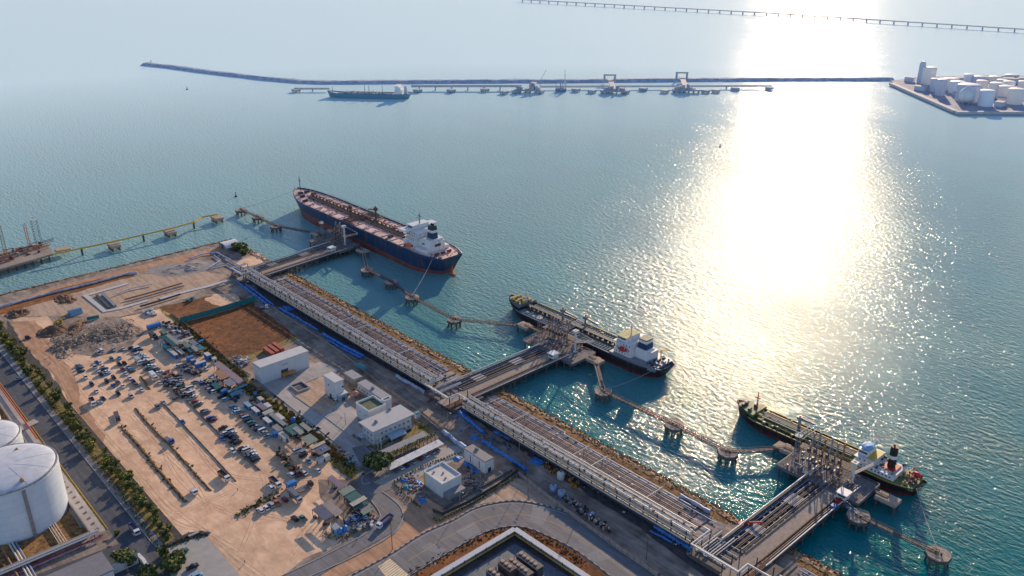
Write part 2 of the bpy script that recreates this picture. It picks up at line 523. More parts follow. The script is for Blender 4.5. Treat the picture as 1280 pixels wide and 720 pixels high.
px_sheet('roundabout_road', [(440,560),(456,556),(470,572),(462,590),(464,603),(478,606),(500,598),(510,602),(480,615),(500,632),(504,648),(494,664),(440,694),(395,722),(352,722),(420,684),(447,670),(462,660),(472,650),(474,640),(462,624),(448,608),(446,592),(450,580)], .11, M_asph, 0)
px_sheet('bend_verge_sand', [(500,640),(530,620),(560,640),(590,632),(560,655),(530,668),(490,692),(440,716),(425,722),(396,722),(440,696),(494,668),(506,652)], .05, M_sandred, .5)
px_sheet('bend_corner_ground', [(590,632),(612,612),(645,596),(670,608),(700,632),(690,634),(650,625),(620,627)], .07, M_track, .6)
px_sheet('parking_pad', [(207,686),(252,668),(262,675),(304,724),(200,724)], .08, M_conc, 0)

# big bend road at the bottom
outer = smooth_path([(420,730),(440,719),(490,691.6),(527.5,667.5),(567,650),(593,635.5),(626,627.5),(654,627),(687,633.6),(720,646),(767,680),(829,722),(840,730)], 5)
inner = smooth_path([(500,730),(512,720),(550,697),(591,673),(613,663),(637,658),(659,660),(687,671),(720,688),(755,714),(775,730)], 5)
def road_between(name, A, B, dz, m, n=60):
    def resample(P, n):
        P = [Vector(p) for p in P]
        L = [0]
        for i in range(len(P)-1): L.append(L[-1]+(P[i+1]-P[i]).length)
        out = []
        for k in range(n+1):
            t = L[-1]*k/n; i = 0
            while i < len(L)-2 and L[i+1] < t: i += 1
            out.append(P[i].lerp(P[i+1], (t-L[i])/max(1e-6, L[i+1]-L[i])))
        return out
    A, B = resample(A, n), resample(B, n)
    g = G()
    for i in range(n):
        g.quad((*A[i],Z+dz),(*B[i],Z+dz),(*B[i+1],Z+dz),(*A[i+1],Z+dz))
    struct(name, g, m)
    return A, B
OUT, INN = PX(outer), PX(inner)
RA, RB = road_between('bend_road', OUT, INN, .13, M_asph)
mid = [tuple(a.lerp(b, .53)) for a, b in zip(RA, RB)]
ribbon('road_centre_line', mid[8:], .18, Z+.15, M_yline)
ribbon('road_edge_line', [tuple(a.lerp(b,.09)) for a, b in zip(RA, RB)], .12, Z+.15, M_line)
for t0, t1, s0, s1 in ((19,23,.45,.93),(34,37,.1,.75),(12,14,.4,.9),(49,52,.45,.95)):
    q = [RA[t0].lerp(RB[t0],s0), RA[t1].lerp(RB[t1],s0), RA[t1].lerp(RB[t1],s1), RA[t0].lerp(RB[t0],s1)]
    sheet('road_repair_patch', [tuple(p) for p in q], Z+.14, M_patch, 0)
# hatched crossing in yellow and white
c0, c1, c2, c3 = [Vector(S(*p)) for p in ((472,708),(487,698),(517,724),(496,740))]
g = G(); g2 = G()
for i in range(14):
    t0, t1, t2 = i/14, (i+.5)/14, (i+1)/14
    z = Z+.16
    pts = lambda a, b: [tuple(c0.lerp(c3,a))+(z,), tuple(c0.lerp(c3,b))+(z,), tuple(c1.lerp(c2,b))+(z,), tuple(c1.lerp(c2,a))+(z,)]
    g.quad(*pts(t0,t1)); g2.quad(*pts(t1,t2))
struct('crossing_paint_yellow', g, M_yline); struct('crossing_paint_white', g2, M_line)
# chevron kerbs, black and white blocks
M_kerbd = mat('kerb_dark_paint', (0.10,0.10,0.105), .8)
M_black = mat('black_paint', (0.02,0.02,0.022), .6)
def kerb(name, P, h=.22, w=.5, seg=1.2, mats=None):
    g = G(); k = 0
    P = [Vector(p) for p in P]
    for i in range(len(P)-1):
        L = (P[i+1]-P[i]).length; n = max(1, int(L/seg))
        for q in range(n):
            a, b = P[i].lerp(P[i+1], q/n), P[i].lerp(P[i+1], (q+1)/n)
            g.bar((a.x,a.y,Z+h/2+.12),(b.x,b.y,Z+h/2+.12), w, h, k % 2 if mats and len(mats) > 1 else 0); k += 1
    return struct(name, g, mats or [M_kerb])
kerb('bend_outer_kerb', RA, .3, .45, 1.1, [M_kerb, M_kerbd])
kerb('bend_inner_kerb', RB, .2, .35, 1.1, [M_kerb, M_kerbd])
# brown grass inside the bend
px_sheet('bend_inner_grass', [(500,735),(512,722),(550,699),(591,675),(613,665),(637,660),(659,662),(687,673),(720,690),(755,716),(775,735),(740,735),(645,672),(560,735)], .06, M_field, .3)
kerb('small_road_kerb', PX(smooth_path([(352,720),(395,700),(440,677),(462,664),(474,650),(474,640),(463,625)],4)), .2,.3)
kerb('small_road_kerb', PX(smooth_path([(380,724),(440,697),(488,670),(503,650),(501,635),(490,624),(478,615)],4)), .2,.3)
kerb('island_kerb', PX(smooth_path([(478,587),(463,590),(453,598),(454,606),(463,603.5)],4)), .25,.4)
kerb('service_road_kerb', PX([(340,490),(380,522),(440,570),(452,582)]), .2,.3)
kerb('service_road_kerb', PX([(398,472),(362,487),(368,495),(410,524),(452,556),(470,572)]), .2,.3)

# left road by the tank farm (its edges keep a constant y)
def band(name, x0, x1, y0, y1, dz, m):
    g = G(); g.quad((x0,y0,Z+dz),(x1,y0,Z+dz),(x1,y1,Z+dz),(x0,y1,Z+dz)); return struct(name, g, m)
band('west_road', -672, -322, 75.5, 86.0, .04, M_asphdark)
band('west_pavement', -672, -322, 86.3, 89.5, .06, M_gravel)
band('west_verge', -640, -322, 89.5, 98, .055, M_darkdirt)
px_sheet('ditch_soil', [(10,400),(30,430),(50,452),(76,482),(96,522),(129,568),(160,612),(192,664),(206,684),(196,690),(150,640),(120,600),(60,520),(10,440)], .012, M_darkdirt, .8)
sheet('west_verge_grass', [(-640,89.6),(-322,89.6),(-322,95),(-640,95)], Z+.07, M_greengrass, .5, 3)
kerb('west_road_kerb', [(-672,86.15),(-325,86.15)], .15,.3)
kerb('west_road_kerb', [(-600,75.3),(-349,75.3)], .15,.3, mats=[M_yline])
band('bund_walkway', -600, -349, 68.5, 75, .065, M_conc2)
px_sheet('junction_road', [(156,680),(182,668),(215,722),(120,722),(140,700)], .10, M_asphdark, 0)
px_sheet('west_cross_road', [(156,677),(182,690),(60,728),(20,728)], .12, M_asphdark, 0)
# bunded floor of the tank farm
g = G(); g.quad((-620,-40,Z+.02),(-349,-40,Z+.02),(-349,68,Z+.02),(-620,68,Z+.02)); struct('bund_floor', g, M_drygrass)
px_sheet('bund_concrete_floor', [(85,634),(100,660),(132,652),(112,610),(92,590)], .03, M_gravel, .5)

# tyre tracks worn into the sand
M_rut = mat('tyre_rut_sand', (0.56,0.34,0.21), .95, var=.2, scale=.5, rgb2=(0.74,0.48,0.31))
rr_ = random.Random(31); zz = Z+.0235
def track(px, w_=.42, gap=1.7):
    global zz
    P = [Vector(p) for p in PX(smooth_path(px, 7))]
    for s_ in (-1, 1):
        Q = []
        for i, p in enumerate(P):
            d = (P[min(i+1,len(P)-1)]-P[max(0,i-1)]).normalized(); Q.append(tuple(p+Vector((-d.y,d.x))*s_*gap/2))
        ribbon('tyre_track', Q, [w_*rr_.uniform(.5,1.2) for _ in Q], zz, M_rut)
    zz += .0012
for px in ([(60,455),(110,530),(160,590),(215,650),(262,664)],[(66,452),(118,528),(170,585),(222,640),(300,690)],[(70,440),(130,520),(190,545),(225,600),(280,640),(360,650)],
 [(78,445),(150,500),(222,530),(270,590),(330,620),(400,600)],[(300,560),(330,600),(320,640),(300,690)],[(240,640),(300,610),(370,600),(425,598)],[(180,600),(215,640),(260,630),(300,650)],[(165,520),(200,560),(240,600),(262,640)],
 [(185,500),(225,540),(280,590),(330,600)],[(245,510),(290,550),(330,590),(390,600)],[(255,470),(300,520),(340,560),(400,590)],[(250,660),(300,700),(330,722)],[(256,664),(290,700),(318,722)],[(320,640),(380,660),(360,700)],[(60,430),(80,480),(120,550),(170,610)]):
    track(px)
# ---------------------------------------------------------------- shared materials
M_white = mat('white_paint', (0.74,0.74,0.74), .5, var=.06, scale=.4)
M_offwhite = mat('weathered_white', (0.60,0.59,0.57), .6, var=.14, scale=.5)
M_navy = mat('navy_hull_paint', (0.012,0.045,0.11), .45, var=.2, scale=.15)
M_redhull = mat('red_hull_paint', (0.24,0.075,0.06), .6, var=.25, scale=.2)
M_reddeck = mat('pink_red_deck_paint', (0.78,0.45,0.38), .75, var=.2, scale=.35, rgb2=(0.92,0.66,0.57), big=.15)
M_brownsteel = mat('brown_steel', (0.10,0.06,0.055), .7, var=.35, scale=.8)
M_orange = mat('orange_paint', (0.70,0.12,0.03), .5)
M_red = mat('red_paint', (0.50,0.03,0.02), .5)
M_steel = mat('grey_steel', (0.26,0.26,0.28), .5, metal=.2, var=.2, scale=.8)
M_darksteel = mat('dark_steel', (0.07,0.07,0.08), .6, metal=.1, var=.3, scale=.8)
M_galv = mat('galvanised_pipe', (0.64,0.61,0.57), .42, metal=.1, var=.12, scale=.7)
M_creampipe = mat('cream_pipe', (0.76,0.66,0.52), .45, var=.1, scale=.6)
M_brownpipe = mat('rusty_pipe', (0.32,0.17,0.10), .7, var=.3, scale=.8)
M_bluepipe = mat('blue_grey_pipe', (0.22,0.30,0.45), .45, metal=.2, var=.15)
M_deckconc = mat('jetty_concrete', (0.34,0.27,0.22), .9, var=.2, scale=.5, big=.12)
M_wetconc = mat('wet_concrete', (0.11,0.10,0.10), .8, var=.3, scale=.7)
M_tan = mat('dolphin_cap_concrete', (0.45,0.34,0.26), .9, var=.2, scale=.8)
M_glass = mat('dark_glass', (0.02,0.03,0.045), .12, var=.1)
M_blackhull = mat('black_hull_paint', (0.03,0.022,0.028), .5, var=.3, scale=.2)
M_maroon = mat('maroon_hull_paint', (0.16,0.03,0.025), .55, var=.3, scale=.2)
M_tealdeck = mat('dark_teal_deck_paint', (0.035,0.085,0.10), .6, var=.25, scale=.5)
M_olivedeck = mat('olive_deck_paint', (0.07,0.13,0.06), .65, var=.35, scale=.5, rgb2=(0.20,0.25,0.10))
M_yellow = mat('yellow_paint', (0.62,0.42,0.06), .55, var=.15)
M_blue = mat('blue_paint', (0.03,0.20,0.55), .5, var=.15)
M_funnelgreen = mat('dark_funnel_paint', (0.012,0.05,0.06), .5)
M_rope = mat('mooring_rope', (0.45,0.42,0.38), .9)

def weather(m, amt=.35):
    nt = m.node_tree; N, L = nt.nodes, nt.links; b = N['Principled BSDF']
    src = b.inputs['Base Color'].links[0].from_socket
    geo = N.new('ShaderNodeNewGeometry'); mp = N.new('ShaderNodeMapping'); mp.inputs['Scale'].default_value = (.55,.55,.07)
    L.new(geo.outputs['Position'], mp.inputs['Vector'])
    n = N.new('ShaderNodeTexNoise'); n.inputs['Scale'].default_value = 1.0; n.inputs['Detail'].default_value = 5; L.new(mp.outputs['Vector'], n.inputs['Vector'])
    r = N.new('ShaderNodeMapRange'); r.inputs['From Min'].default_value = .52; r.inputs['From Max'].default_value = .72; r.inputs['To Min'].default_value = 0; r.inputs['To Max'].default_value = amt
    L.new(n.outputs['Fac'], r.inputs['Value'])
    x = N.new('ShaderNodeMix'); x.data_type = 'RGBA'; L.new(r.outputs['Result'], x.inputs[0]); L.new(src, x.inputs[6]); x.inputs[7].default_value = (.20,.10,.06,1); L.new(x.outputs[2], b.inputs['Base Color'])
for m_ in (M_navy, M_redhull, M_blackhull, M_maroon, M_white, M_wetconc): weather(m_, .5 if m_ is not M_white else .22)
# ---------------------------------------------------------------- ships
def hull_rings(L, B, T, bow_h, mid_h, stern_h, n=44, flare=.10, bluff=2.6):
    """stations from the bow (x=0) to the stern (x=L): x at deck, x at water, half beams, deck height"""
    R = []
    for i in range(n+1):
        t = i/n
        t = t**1.25 if t < .5 else t
        x = L*t
        e = 1 - (1-min(1,t/.22))**bluff if t < .22 else 1.0
        hb = B/2*max(.035, e)**.75
        e2 = max(0,(t-.02))/.26
        wb = B/2*(1-(1-min(1,e2))**2.0)**.85 if e2 > 0 else 0.0
        if t > .86:
            k = (t-.86)/.14
            hb *= 1-.42*k**2.6
            wb *= 1-.72*k**1.6
        z = mid_h + (bow_h-mid_h)*max(0,1-t/.14)**1.3 + (stern_h-mid_h)*max(0,(t-.85)/.15)
        xw = x + (L*.022)*(1-min(1,t/.12)) - (L*.03)*max(0,(t-.93)/.07)
        R.append((x, xw, hb, min(wb,hb), z))
    return R

def ship_hull(L, B, bow_h, mid_h, stern_h, boot, root, mats, bluff=2.6, bulwark=1.1, boot2=None):
    """mats: upper hull, boot topping, deck"""
    R = hull_rings(L, B, 0, bow_h, mid_h, stern_h, bluff=bluff)
    g = G(); gd = G()
    levels = [-1.5, 0.6, boot, None, 'rail']
    n = len(R); K = 6
    for sgn in (-1, 1):
        vs = []
        for i_, (x, xw, hb, wb, z) in enumerate(R):
            def at(f, zz): return (xw+(x-xw)*f, sgn*(wb+(hb-wb)*f**1.2), zz)
            b = min(boot+((boot2 if boot2 is not None else boot)-boot)*i_/(len(R)-1), z*.7)
            vs += [at(0,-1.5), at(.05,0.5), at(.05+.95*b/z, b), at(1, z), at(1, z+bulwark), (x, sgn*max(0,hb-.5), z+bulwark-.05)]
        fs = [[], []]
        for i in range(n-1):
            for j in range(K-1):
                q = (i*K+j, (i+1)*K+j, (i+1)*K+j+1, i*K+j+1)
                if sgn > 0: q = q[::-1]
                fs[1 if j < 2 else 0].append(q)
        o = len(g.v); g.v.extend(vs)
        for mi in (0, 1):
            for f in fs[mi]:
                g.f.append([k+o for k in f]); g.m.append(mi); g.sm.append(True)
    # transom
    x, xw, hb, wb, z = R[-1]
    boot = boot if boot2 is None else boot2
    q = min(.95, (boot+1.5)/(z+bulwark+1.5)); xm = xw+(x-xw)*q; wm_ = wb+(hb-wb)*q
    g.add([(xw,-wb,-1.5),(xw,wb,-1.5),(xm,wm_,boot),(xm,-wm_,boot)], [(0,1,2,3)], 1)
    g.add([(xm,-wm_,boot),(xm,wm_,boot),(x,hb,z+bulwark),(x,-hb,z+bulwark)], [(0,1,2,3)], 0)
    # deck
    vs = []
    for x, xw, hb, wb, z in R: vs += [(x,-max(0.01,hb-.15),z),(x,0,z+.25),(x,max(0.01,hb-.15),z)]
    gd.add(vs, [(i*3,(i+1)*3,(i+1)*3+1,i*3+1) for i in range(n-1)] + [(i*3+1,(i+1)*3+1,(i+1)*3+2,i*3+2) for i in range(n-1)])
    part('hull', g, [mats[0], mats[1]], root)
    d = part('deck', gd, mats[2], root)
    def deck_z(x):
        for i in range(n-1):
            if R[i][0] <= x <= R[i+1][0]:
                t = (x-R[i][0])/max(1e-6, R[i+1][0]-R[i][0]); return R[i][4]+(R[i+1][4]-R[i][4])*t
        return mid_h
    def half(x):
        for i in range(n-1):
            if R[i][0] <= x <= R[i+1][0]:
                t = (x-R[i][0])/max(1e-6, R[i+1][0]-R[i][0]); return R[i][2]+(R[i+1][2]-R[i][2])*t
        return B/2
    return deck_z, half

def windows_row(g, x0, x1, y, z, step, w, h, axis='x', mi=0):
    n = max(1, int((x1-x0)/step))
    for i in range(n):
        c = x0 + (i+.5)*(x1-x0)/n
        if axis == 'x': g.box(c-w/2, c+w/2, y-.04, y+.04, z, z+h, mi)
        else: g.box(y-.04, y+.04, c-w/2, c+w/2, z, z+h, mi)

def railing(g, pts, h=1.1, mi=0, step=3.0, w=.08):
    P = [Vector(p) for p in pts]
    for i in range(len(P)-1):
        a, b = P[i], P[i+1]
        for k in (.5, 1.0):
            g.bar(a+Vector((0,0,h*k)), b+Vector((0,0,h*k)), w, w, mi)
        n = max(1, int((b-a).length/step))
        for q in range(n+1):
            c = a.lerp(b, q/n); g.bar(c, c+Vector((0,0,h)), w, w, mi)

def lifeboat(parent, x, y, z, L=8, m=None):
    g = G(); 
    vs = []
    for i in range(9):
        t = i/8; r = math.sin(PI*min(.97,max(.03,t)))**.5
        for j in range(8):
            a = 2*PI*j/8; vs.append(((t-.5)*L, r*1.5*math.cos(a), r*1.5*math.sin(a)))
    g.add(vs, [(i*8+j, i*8+(j+1)%8, (i+1)*8+(j+1)%8, (i+1)*8+j) for i in range(8) for j in range(8)], 0, True)
    b = part('lifeboat', g, m or M_orange, parent, (x,y,z))
    g = G(); g.bar((x-L*.3,y-1,z-1.8),(x-L*.3,y,z+2.4),.3); g.bar((x+L*.3,y-1,z-1.8),(x+L*.3,y,z+2.4),.3)
    part('davit', g, M_offwhite, parent)

def deck_clutter(root, x0, x1, half, dz, n, mats, hmax=1.6, clear=0):
    g = G()
    for i in range(n):
        x = random.uniform(x0, x1); hb = half(x)-1.5
        y = random.uniform(-hb, hb)
        if clear and abs(y) < clear: continue
        z = dz(x)
        s = random.uniform(.3,1.0); h = random.uniform(.4, hmax)
        if random.random() < .5: g.box(x-s,x+s,y-s*.6,y+s*.6,z,z+h, random.randrange(len(mats)))
        else: g.cyl((x,y,z),(x,y,z+h), s*.5, n=7, mi=random.randrange(len(mats)))
    parts('deck_fitting', g, mats, root)

def mast(root, x, y, z, h, m, arm=2.5):
    g = G(); g.cyl((x,y,z),(x,y,z+h),.45,.2,8)
    g.bar((x,y-arm,z+h*.62),(x,y+arm,z+h*.62),.25); g.bar((x,y-arm*.6,z+h*.82),(x,y+arm*.6,z+h*.82),.2)
    g.box(x-1.6,x+1.6,y-.2,y+.2,z+h*.7,z+h*.74); g.cyl((x,y,z+h),(x,y,z+h+1.2),.08,n=5)
    return part('mast', g, m, root)

def crane_post(root, x, y, z, h, jib, ang, m):
    g = G(); g.cyl((x,y,z),(x,y,z+h),.9,.7,10); g.box(x-1.3,x+1.3,y-1.3,y+1.3,z+h*.72,z+h*.9)
    e = (x+jib*math.cos(ang), y+jib*math.sin(ang), z+h*.66)
    g.bar((x,y,z+h*.8), e, 1.1, .9); g.bar((x,y,z+h), e, .12)
    return part('deck_crane', g, m, root)

# --- ship 1: big navy and red crude tanker
def tanker_large():
    L, B = 240, 34
    t = thing('crude_oil_tanker', 'large tanker with navy and red hull and pink red deck at the farthest jetty', 'tanker', (-727, 383.5, 0), 0, 'tankers moored along the jetties')
    dz, half = ship_hull(L, B, 18.5, 15, 14.5, 9.4, t, [M_navy, M_redhull, M_reddeck], boot2=3.0)
    # pipes along the centre line with the dark walkway
    for k in range(6):
        y = -2.6+k*1.05
        g = G(); g.tube([(26,y,16.6),(110,y,16.2),(190,y,16.2)], .34, 6)
        for x in range(28,190,8): g.box(x-.15,x+.15,y-.5,y+.5,15,16.3)
        part('cargo_pipe', g, M_brownsteel, t)
    g = G(); g.box(22,192,3.6,5.4,17.2,17.4); 
    for x in range(24,192,6): g.box(x-.1,x+.1,3.7,5.3,15.2,17.2)
    railing(g, [(22,3.6,17.4),(192,3.6,17.4)], step=4); railing(g, [(22,5.4,17.4),(192,5.4,17.4)], step=4)
    part('walkway', g, M_brownsteel, t)
    g = G()
    for x in range(34,192,13): g.box(x-.35,x+.35,-B/2+2,B/2-2,15.2,15.75)
    parts('deck_frame', g, M_reddeck, t)
    # cross-over manifold amidships
    for k in range(5):
        x = 108+k*2.6
        g = G(); g.tube([(x,-B/2+2.5,16.9),(x,B/2-2.5,16.9)], .42, 6); g.cyl((x,-B/2+2,16.9),(x,-B/2+2.6,16.9),.75,n=8); g.cyl((x,B/2-2.6,16.9),(x,B/2-2,16.9),.75,n=8)
        part('manifold_pipe', g, M_brownsteel, t)
    g = G(); g.box(104,124,-B/2+1.2,-B/2+3.8,15.2,15.9); g.box(104,124,B/2-3.8,B/2-1.2,15.2,15.9); parts('drip_tray', g, M_brownsteel, t)
    crane_post(t, 102, -4, 15, 11, 14, PI*.96, M_brownsteel)
    crane_post(t, 128, 5.5, 15, 14, 10, PI*1.02, M_brownsteel)
    for x, y in ((46,-9),(46,9),(82,-10),(82,10),(150,-10),(150,10),(176,10),(62,-9)):
        g = G(); g.cyl((x,y,15),(x,y,16.6),1.1,n=10); g.cyl((x,y,16.6),(x,y,16.9),1.3,n=10); part('tank_hatch', g, M_reddeck, t)
    for x, y in ((22,-6),(22,6),(14,-3.5),(14,3.5),(34,-10),(170,-9),(196,-11)):
        g = G(); g.cyl((x,y-1.6,dz(x)+1.1),(x,y+1.6,dz(x)+1.1),1.0,n=10); g.box(x-1.3,x+1.3,y-2.2,y-1.7,dz(x),dz(x)+2); g.box(x-1.3,x+1.3,y+1.7,y+2.2,dz(x),dz(x)+2); part('mooring_winch', g, M_brownsteel, t)
    mast(t, 8, 0, 18, 14, M_darksteel, 1.5)
    deck_clutter(t, 12, 190, half, dz, 96, [M_brownsteel, M_reddeck, M_offwhite, M_orange, M_darksteel], 1.4)
    g = G(); railing(g, [(30,-B/2+.3,16),(190,-B/2+.3,16)], step=5); railing(g, [(30,B/2-.3,16),(190,B/2-.3,16)], step=5); part('railing', g, M_brownsteel, t)

    # superstructure: tiered white block with wide bridge wings, engine casing and funnel behind
    z0 = 14.8
    g = G()
    g.box(193,207,-12.5,12.5,z0,z0+5.6); g.box(194,206.5,-11,11,z0+5.6,z0+8.6); g.box(194.3,206,-10,10,z0+8.6,z0+11.5)
    g.box(194.6,205.5,-9.5,9.5,z0+11.5,z0+14.2)
    for zz, e in ((5.6,1.0),(8.6,1.0),(11.5,.9)): g.box(193.4-e*.4,207.2,-12.6+zz*.1,12.6-zz*.1,z0+zz-.12,z0+zz+.08)
    sp = part('superstructure', g, M_white, t)
    g = G(); g.box(192.6,201,-16.8,16.8,z0+14.2,z0+14.5); g.box(193.2,200.5,-8,8,z0+14.5,z0+17.2); g.box(193,200.6,-16.6,-8,z0+14.5,z0+15.6); g.box(193,200.6,8,16.6,z0+14.5,z0+15.6); g.box(192.8,201,-8.4,8.4,z0+17.2,z0+17.5)
    br = part('bridge', g, M_white, t)
    g = G(); g.box(193.1,193.16,-7.6,7.6,z0+15.6,z0+16.7); g.box(194,200,-8.05,-8.0,z0+15.6,z0+16.7); g.box(194,200,8.0,8.05,z0+15.6,z0+16.7)
    parts('bridge_window', g, M_glass, br)
    g = G()
    for zz in (2.6,6.7,9.6,12.3):
        windows_row(g, -9, 9, 192.96 if zz < 5 else 193.96 if zz < 8 else 194.26 if zz < 11 else 194.56, z0+zz, 2.2, .9, .9, 'y')
        yy = 12.5 if zz < 5 else 11 if zz < 8 else 10 if zz < 11 else 9.5
        windows_row(g, 195, 206, -yy, z0+zz, 2.2, .9, .9)
    parts('window', g, M_glass, sp)
    g = G(); g.box(207,222,-7,7,z0,z0+8.5); g.box(208,221,-12,12,z0,z0+3.0); g.box(210,221,-6.5,6.5,z0+8.5,z0+9.8)
    cs = part('engine_casing', g, M_white, t)
    g = G(); g.box(222.02,222.1,-3,3,z0+4.2,z0+6.4); g.box(211,214,-7.08,-7.02,z0+4.5,z0+6); parts('vent_louvre', g, M_darksteel, cs)
    g = G(); g.taper(212,219,-2.8,2.8,z0+9.8,212.6,218.6,-2.5,2.5,z0+14.5,0); g.taper(212.5,218.7,-2.55,2.55,z0+14.5,212.7,218.5,-2.45,2.45,z0+16.6,1); g.taper(212.6,218.6,-2.5,2.5,z0+16.6,213,218.3,-2.2,2.2,z0+20,2)
    fn = part('funnel', g, [M_navy, M_white, M_funnelgreen], t)
    g = G()
    for k in range(4): g.cyl((214+k*1.1,0,z0+20),(214.3+k*1.1,0,z0+21.6),.4,n=7)
    parts('exhaust_pipe', g, M_black, fn)
    mast(t, 199, 0, z0+17.4, 9, M_brownsteel, 2.6)
    lifeboat(t, 203, -14.6, z0+3.6, 8.5); lifeboat(t, 203, 14.6, z0+3.6, 8.5)
    g = G(); g.cyl((224,4,z0),(224,4,z0+9),.4,n=7); g.bar((224,4,z0+8.5),(231,7,z0+12),.4); part('stores_crane', g, M_offwhite, t)
    for y in (-6,0,6):
        g = G(); g.cyl((229,y-1.4,z0+1),(229,y+1.4,z0+1),1,n=10); g.box(228,230,y-2,y-1.6,z0-.2,z0+1.8); part('mooring_winch', g, M_brownsteel, t)
    deck_clutter(t, 222, 237, half, dz, 30, [M_brownsteel, M_reddeck, M_orange], 1.6)
    g = G(); g.box(239.2,239.9,-.4,.4,-1.5,7.5); g.box(236.5,243,-.35,.35,-1.4,1.2); part('rudder', g, M_orange, t)
    return t
tanker_large()

# --- ship 2: black hulled product tanker with ribbed teal deck
def tanker_medium():
    L, B = 134, 21.5
    t = thing('product_tanker', 'black hulled tanker with ribbed dark teal deck and red lifeboat at the middle jetty', 'tanker', (-404, 374.5, 0), 0, 'tankers moored along the jetties')
    dz, half = ship_hull(L, B, 9.2, 5.6, 6.6, 1.6, t, [M_blackhull, M_maroon, M_tealdeck])
    g = G(); R = 40
    for sg in (-1, 1):
        for i in range(R):
            x0, x1 = 16+i*(L-17)/R, 16+(i+1)*(L-17)/R
            g.bar((x0,sg*(half(x0)),dz(x0)+1.15),(x1,sg*(half(x1)),dz(x1)+1.15),.35,.3)
        part('rail_capping', g, M_bluepipe, t); g = G()
    g = G()
    for i in range(38):
        x = 19+i*2.05
        if 54 < x < 62: continue
        g.box(x-.16,x+.16,-B/2+1.2,-3.6,5.7,6.9); g.box(x-.16,x+.16,3.8,B/2-1.2,5.7,6.9)
    parts('deck_frame', g, mat('deck_frame_grey', (0.30,0.36,0.38), .5), t)
    g = G(); g.box(18,98,-.8,.8,8.4,8.6)
    for x in range(18,99,4): g.box(x-.12,x+.12,-1.2,1.2,5.6,8.4)
    railing(g, [(18,-.8,8.6),(98,-.8,8.6)], step=4)
    part('walkway', g, M_darksteel, t)
    for k, (y, m) in enumerate(((-3.2,M_darksteel),(-2.4,M_darksteel),(2.4,M_steel),(3.3,M_steel),(B/2-1.6,M_yellow))):
        g = G(); g.tube([(20,y,7.3),(96,y,7.3)], .3, 6); part('cargo_pipe', g, m, t)
    for k in range(4):
        g = G(); x = 56+k*1.7; g.tube([(x,-B/2+1.8,7.6),(x,B/2-1.8,7.6)], .28, 6); part('manifold_pipe', g, M_offwhite, t)
    crane_post(t, 50, 0, 5.6, 12, 12, .1, M_steel); crane_post(t, 66, 4, 5.6, 11, 10, .05, M_steel)
    g = G(); g.prism([(2.5,-2.5),(6,-5.4),(13,-7.6),(17.5,-8.6),(17.5,8.6),(13,7.6),(6,5.4),(2.5,2.5)], 8.0, 9.6); part('forecastle_deck', g, mat('forecastle_deck', (0.13,0.14,0.13), .7, var=.3, scale=1), t)
    for x, y in ((7,-2.2),(7,2.2),(12,-4),(12,4),(15,0)):
        g = G(); g.cyl((x,y-1.1,10.5),(x,y+1.1,10.5),.8,n=9); g.box(x-.9,x+.9,y-1.6,y-1.2,9.6,11.3); g.box(x-.9,x+.9,y+1.2,y+1.6,9.6,11.3); part('mooring_winch', g, M_yellow, t)
    mast(t, 16, 0, 9.6, 10, M_offwhite, 1.2)
    g = G()
    for i in range(70):
        x = random.uniform(5,17); y = random.uniform(-6.5,6.5)*min(1,x/11); s = random.uniform(.2,.55)
        g.box(x-s,x+s,y-s,y+s,9.6,9.6+random.uniform(.4,1.3), i % 4)
    parts('deck_fitting', g, [M_yellow, M_offwhite, M_darksteel, M_tan], t)
    deck_clutter(t, 20, 98, half, dz, 95, [M_offwhite, M_steel, M_yellow, M_darksteel, M_brownsteel], 1.8)
    # poop, accommodation
    g = G(); g.prism([(98,-10.6),(122,-10.2),(131,-8.9),(131,8.9),(122,10.2),(98,10.6)], 5.8, 7.9); part('poop_deck', g, M_steel, t)
    z0 = 7.9; g = G()
    g.box(100,113,-8.6,8.6,z0,z0+2.8); g.box(100.3,112.6,-8,8,z0+2.8,z0+5.4); g.box(100.6,112,-7.6,7.6,z0+5.4,z0+8.0)
    sp = part('superstructure', g, M_white, t)
    g = G(); g.box(100,108,-9.8,9.8,z0+8,z0+8.2); g.box(100.6,107.6,-6.6,6.6,z0+8.2,z0+10.6); br = part('bridge', g, M_white, t)
    g = G(); g.box(100.2,108,-7,7,z0+10.6,z0+10.85); part('bridge_roof', g, mat('yellow_green_roof', (0.42,0.38,0.10), .7, var=.35, scale=.35, rgb2=(0.55,0.52,0.25)), br)
    g = G(); g.box(100.5,100.58,-6.2,6.2,z0+9.1,z0+10.1); g.box(101,107,-6.66,-6.6,z0+9.1,z0+10.1); parts('bridge_window', g, M_glass, br)
    g = G()
    for zz, yy in ((1,8.6),(3.6,8.0),(6.2,7.6)): windows_row(g, 101, 112, -yy, z0+zz, 2, .7, .7); windows_row(g, -7, 7, 99.97+(.3 if zz>3 else 0)+(.3 if zz>6 else 0), z0+zz, 2, .7, .7, 'y')
    parts('window', g, M_glass, sp)
    g = G(); g.box(113,123,-4.6,4.6,z0,z0+5.5); g.box(113.2,121,-4,4,z0+5.5,z0+6.3); part('engine_casing', g, M_white, t)
    g = G(); g.taper(113.5,120,-3.4,3.4,z0+6.3,113.8,119.7,-3.1,3.1,z0+10,0); g.taper(113.8,119.7,-3.1,3.1,z0+10,114,119.5,-3,3,z0+11.8,1); g.box(113.9,119.6,-3.05,3.05,z0+11.8,z0+12.5,2)
    part('funnel', g, [M_navy, M_white, M_black], t)
    mast(t, 106, 0, z0+10.8, 7, M_white, 2.2)
    lifeboat(t, 107.5, -9.9, z0+4.6, 6.5, M_red); lifeboat(t, 107.5, 9.9, z0+4.6, 6.5, M_red)
    g = G(); 
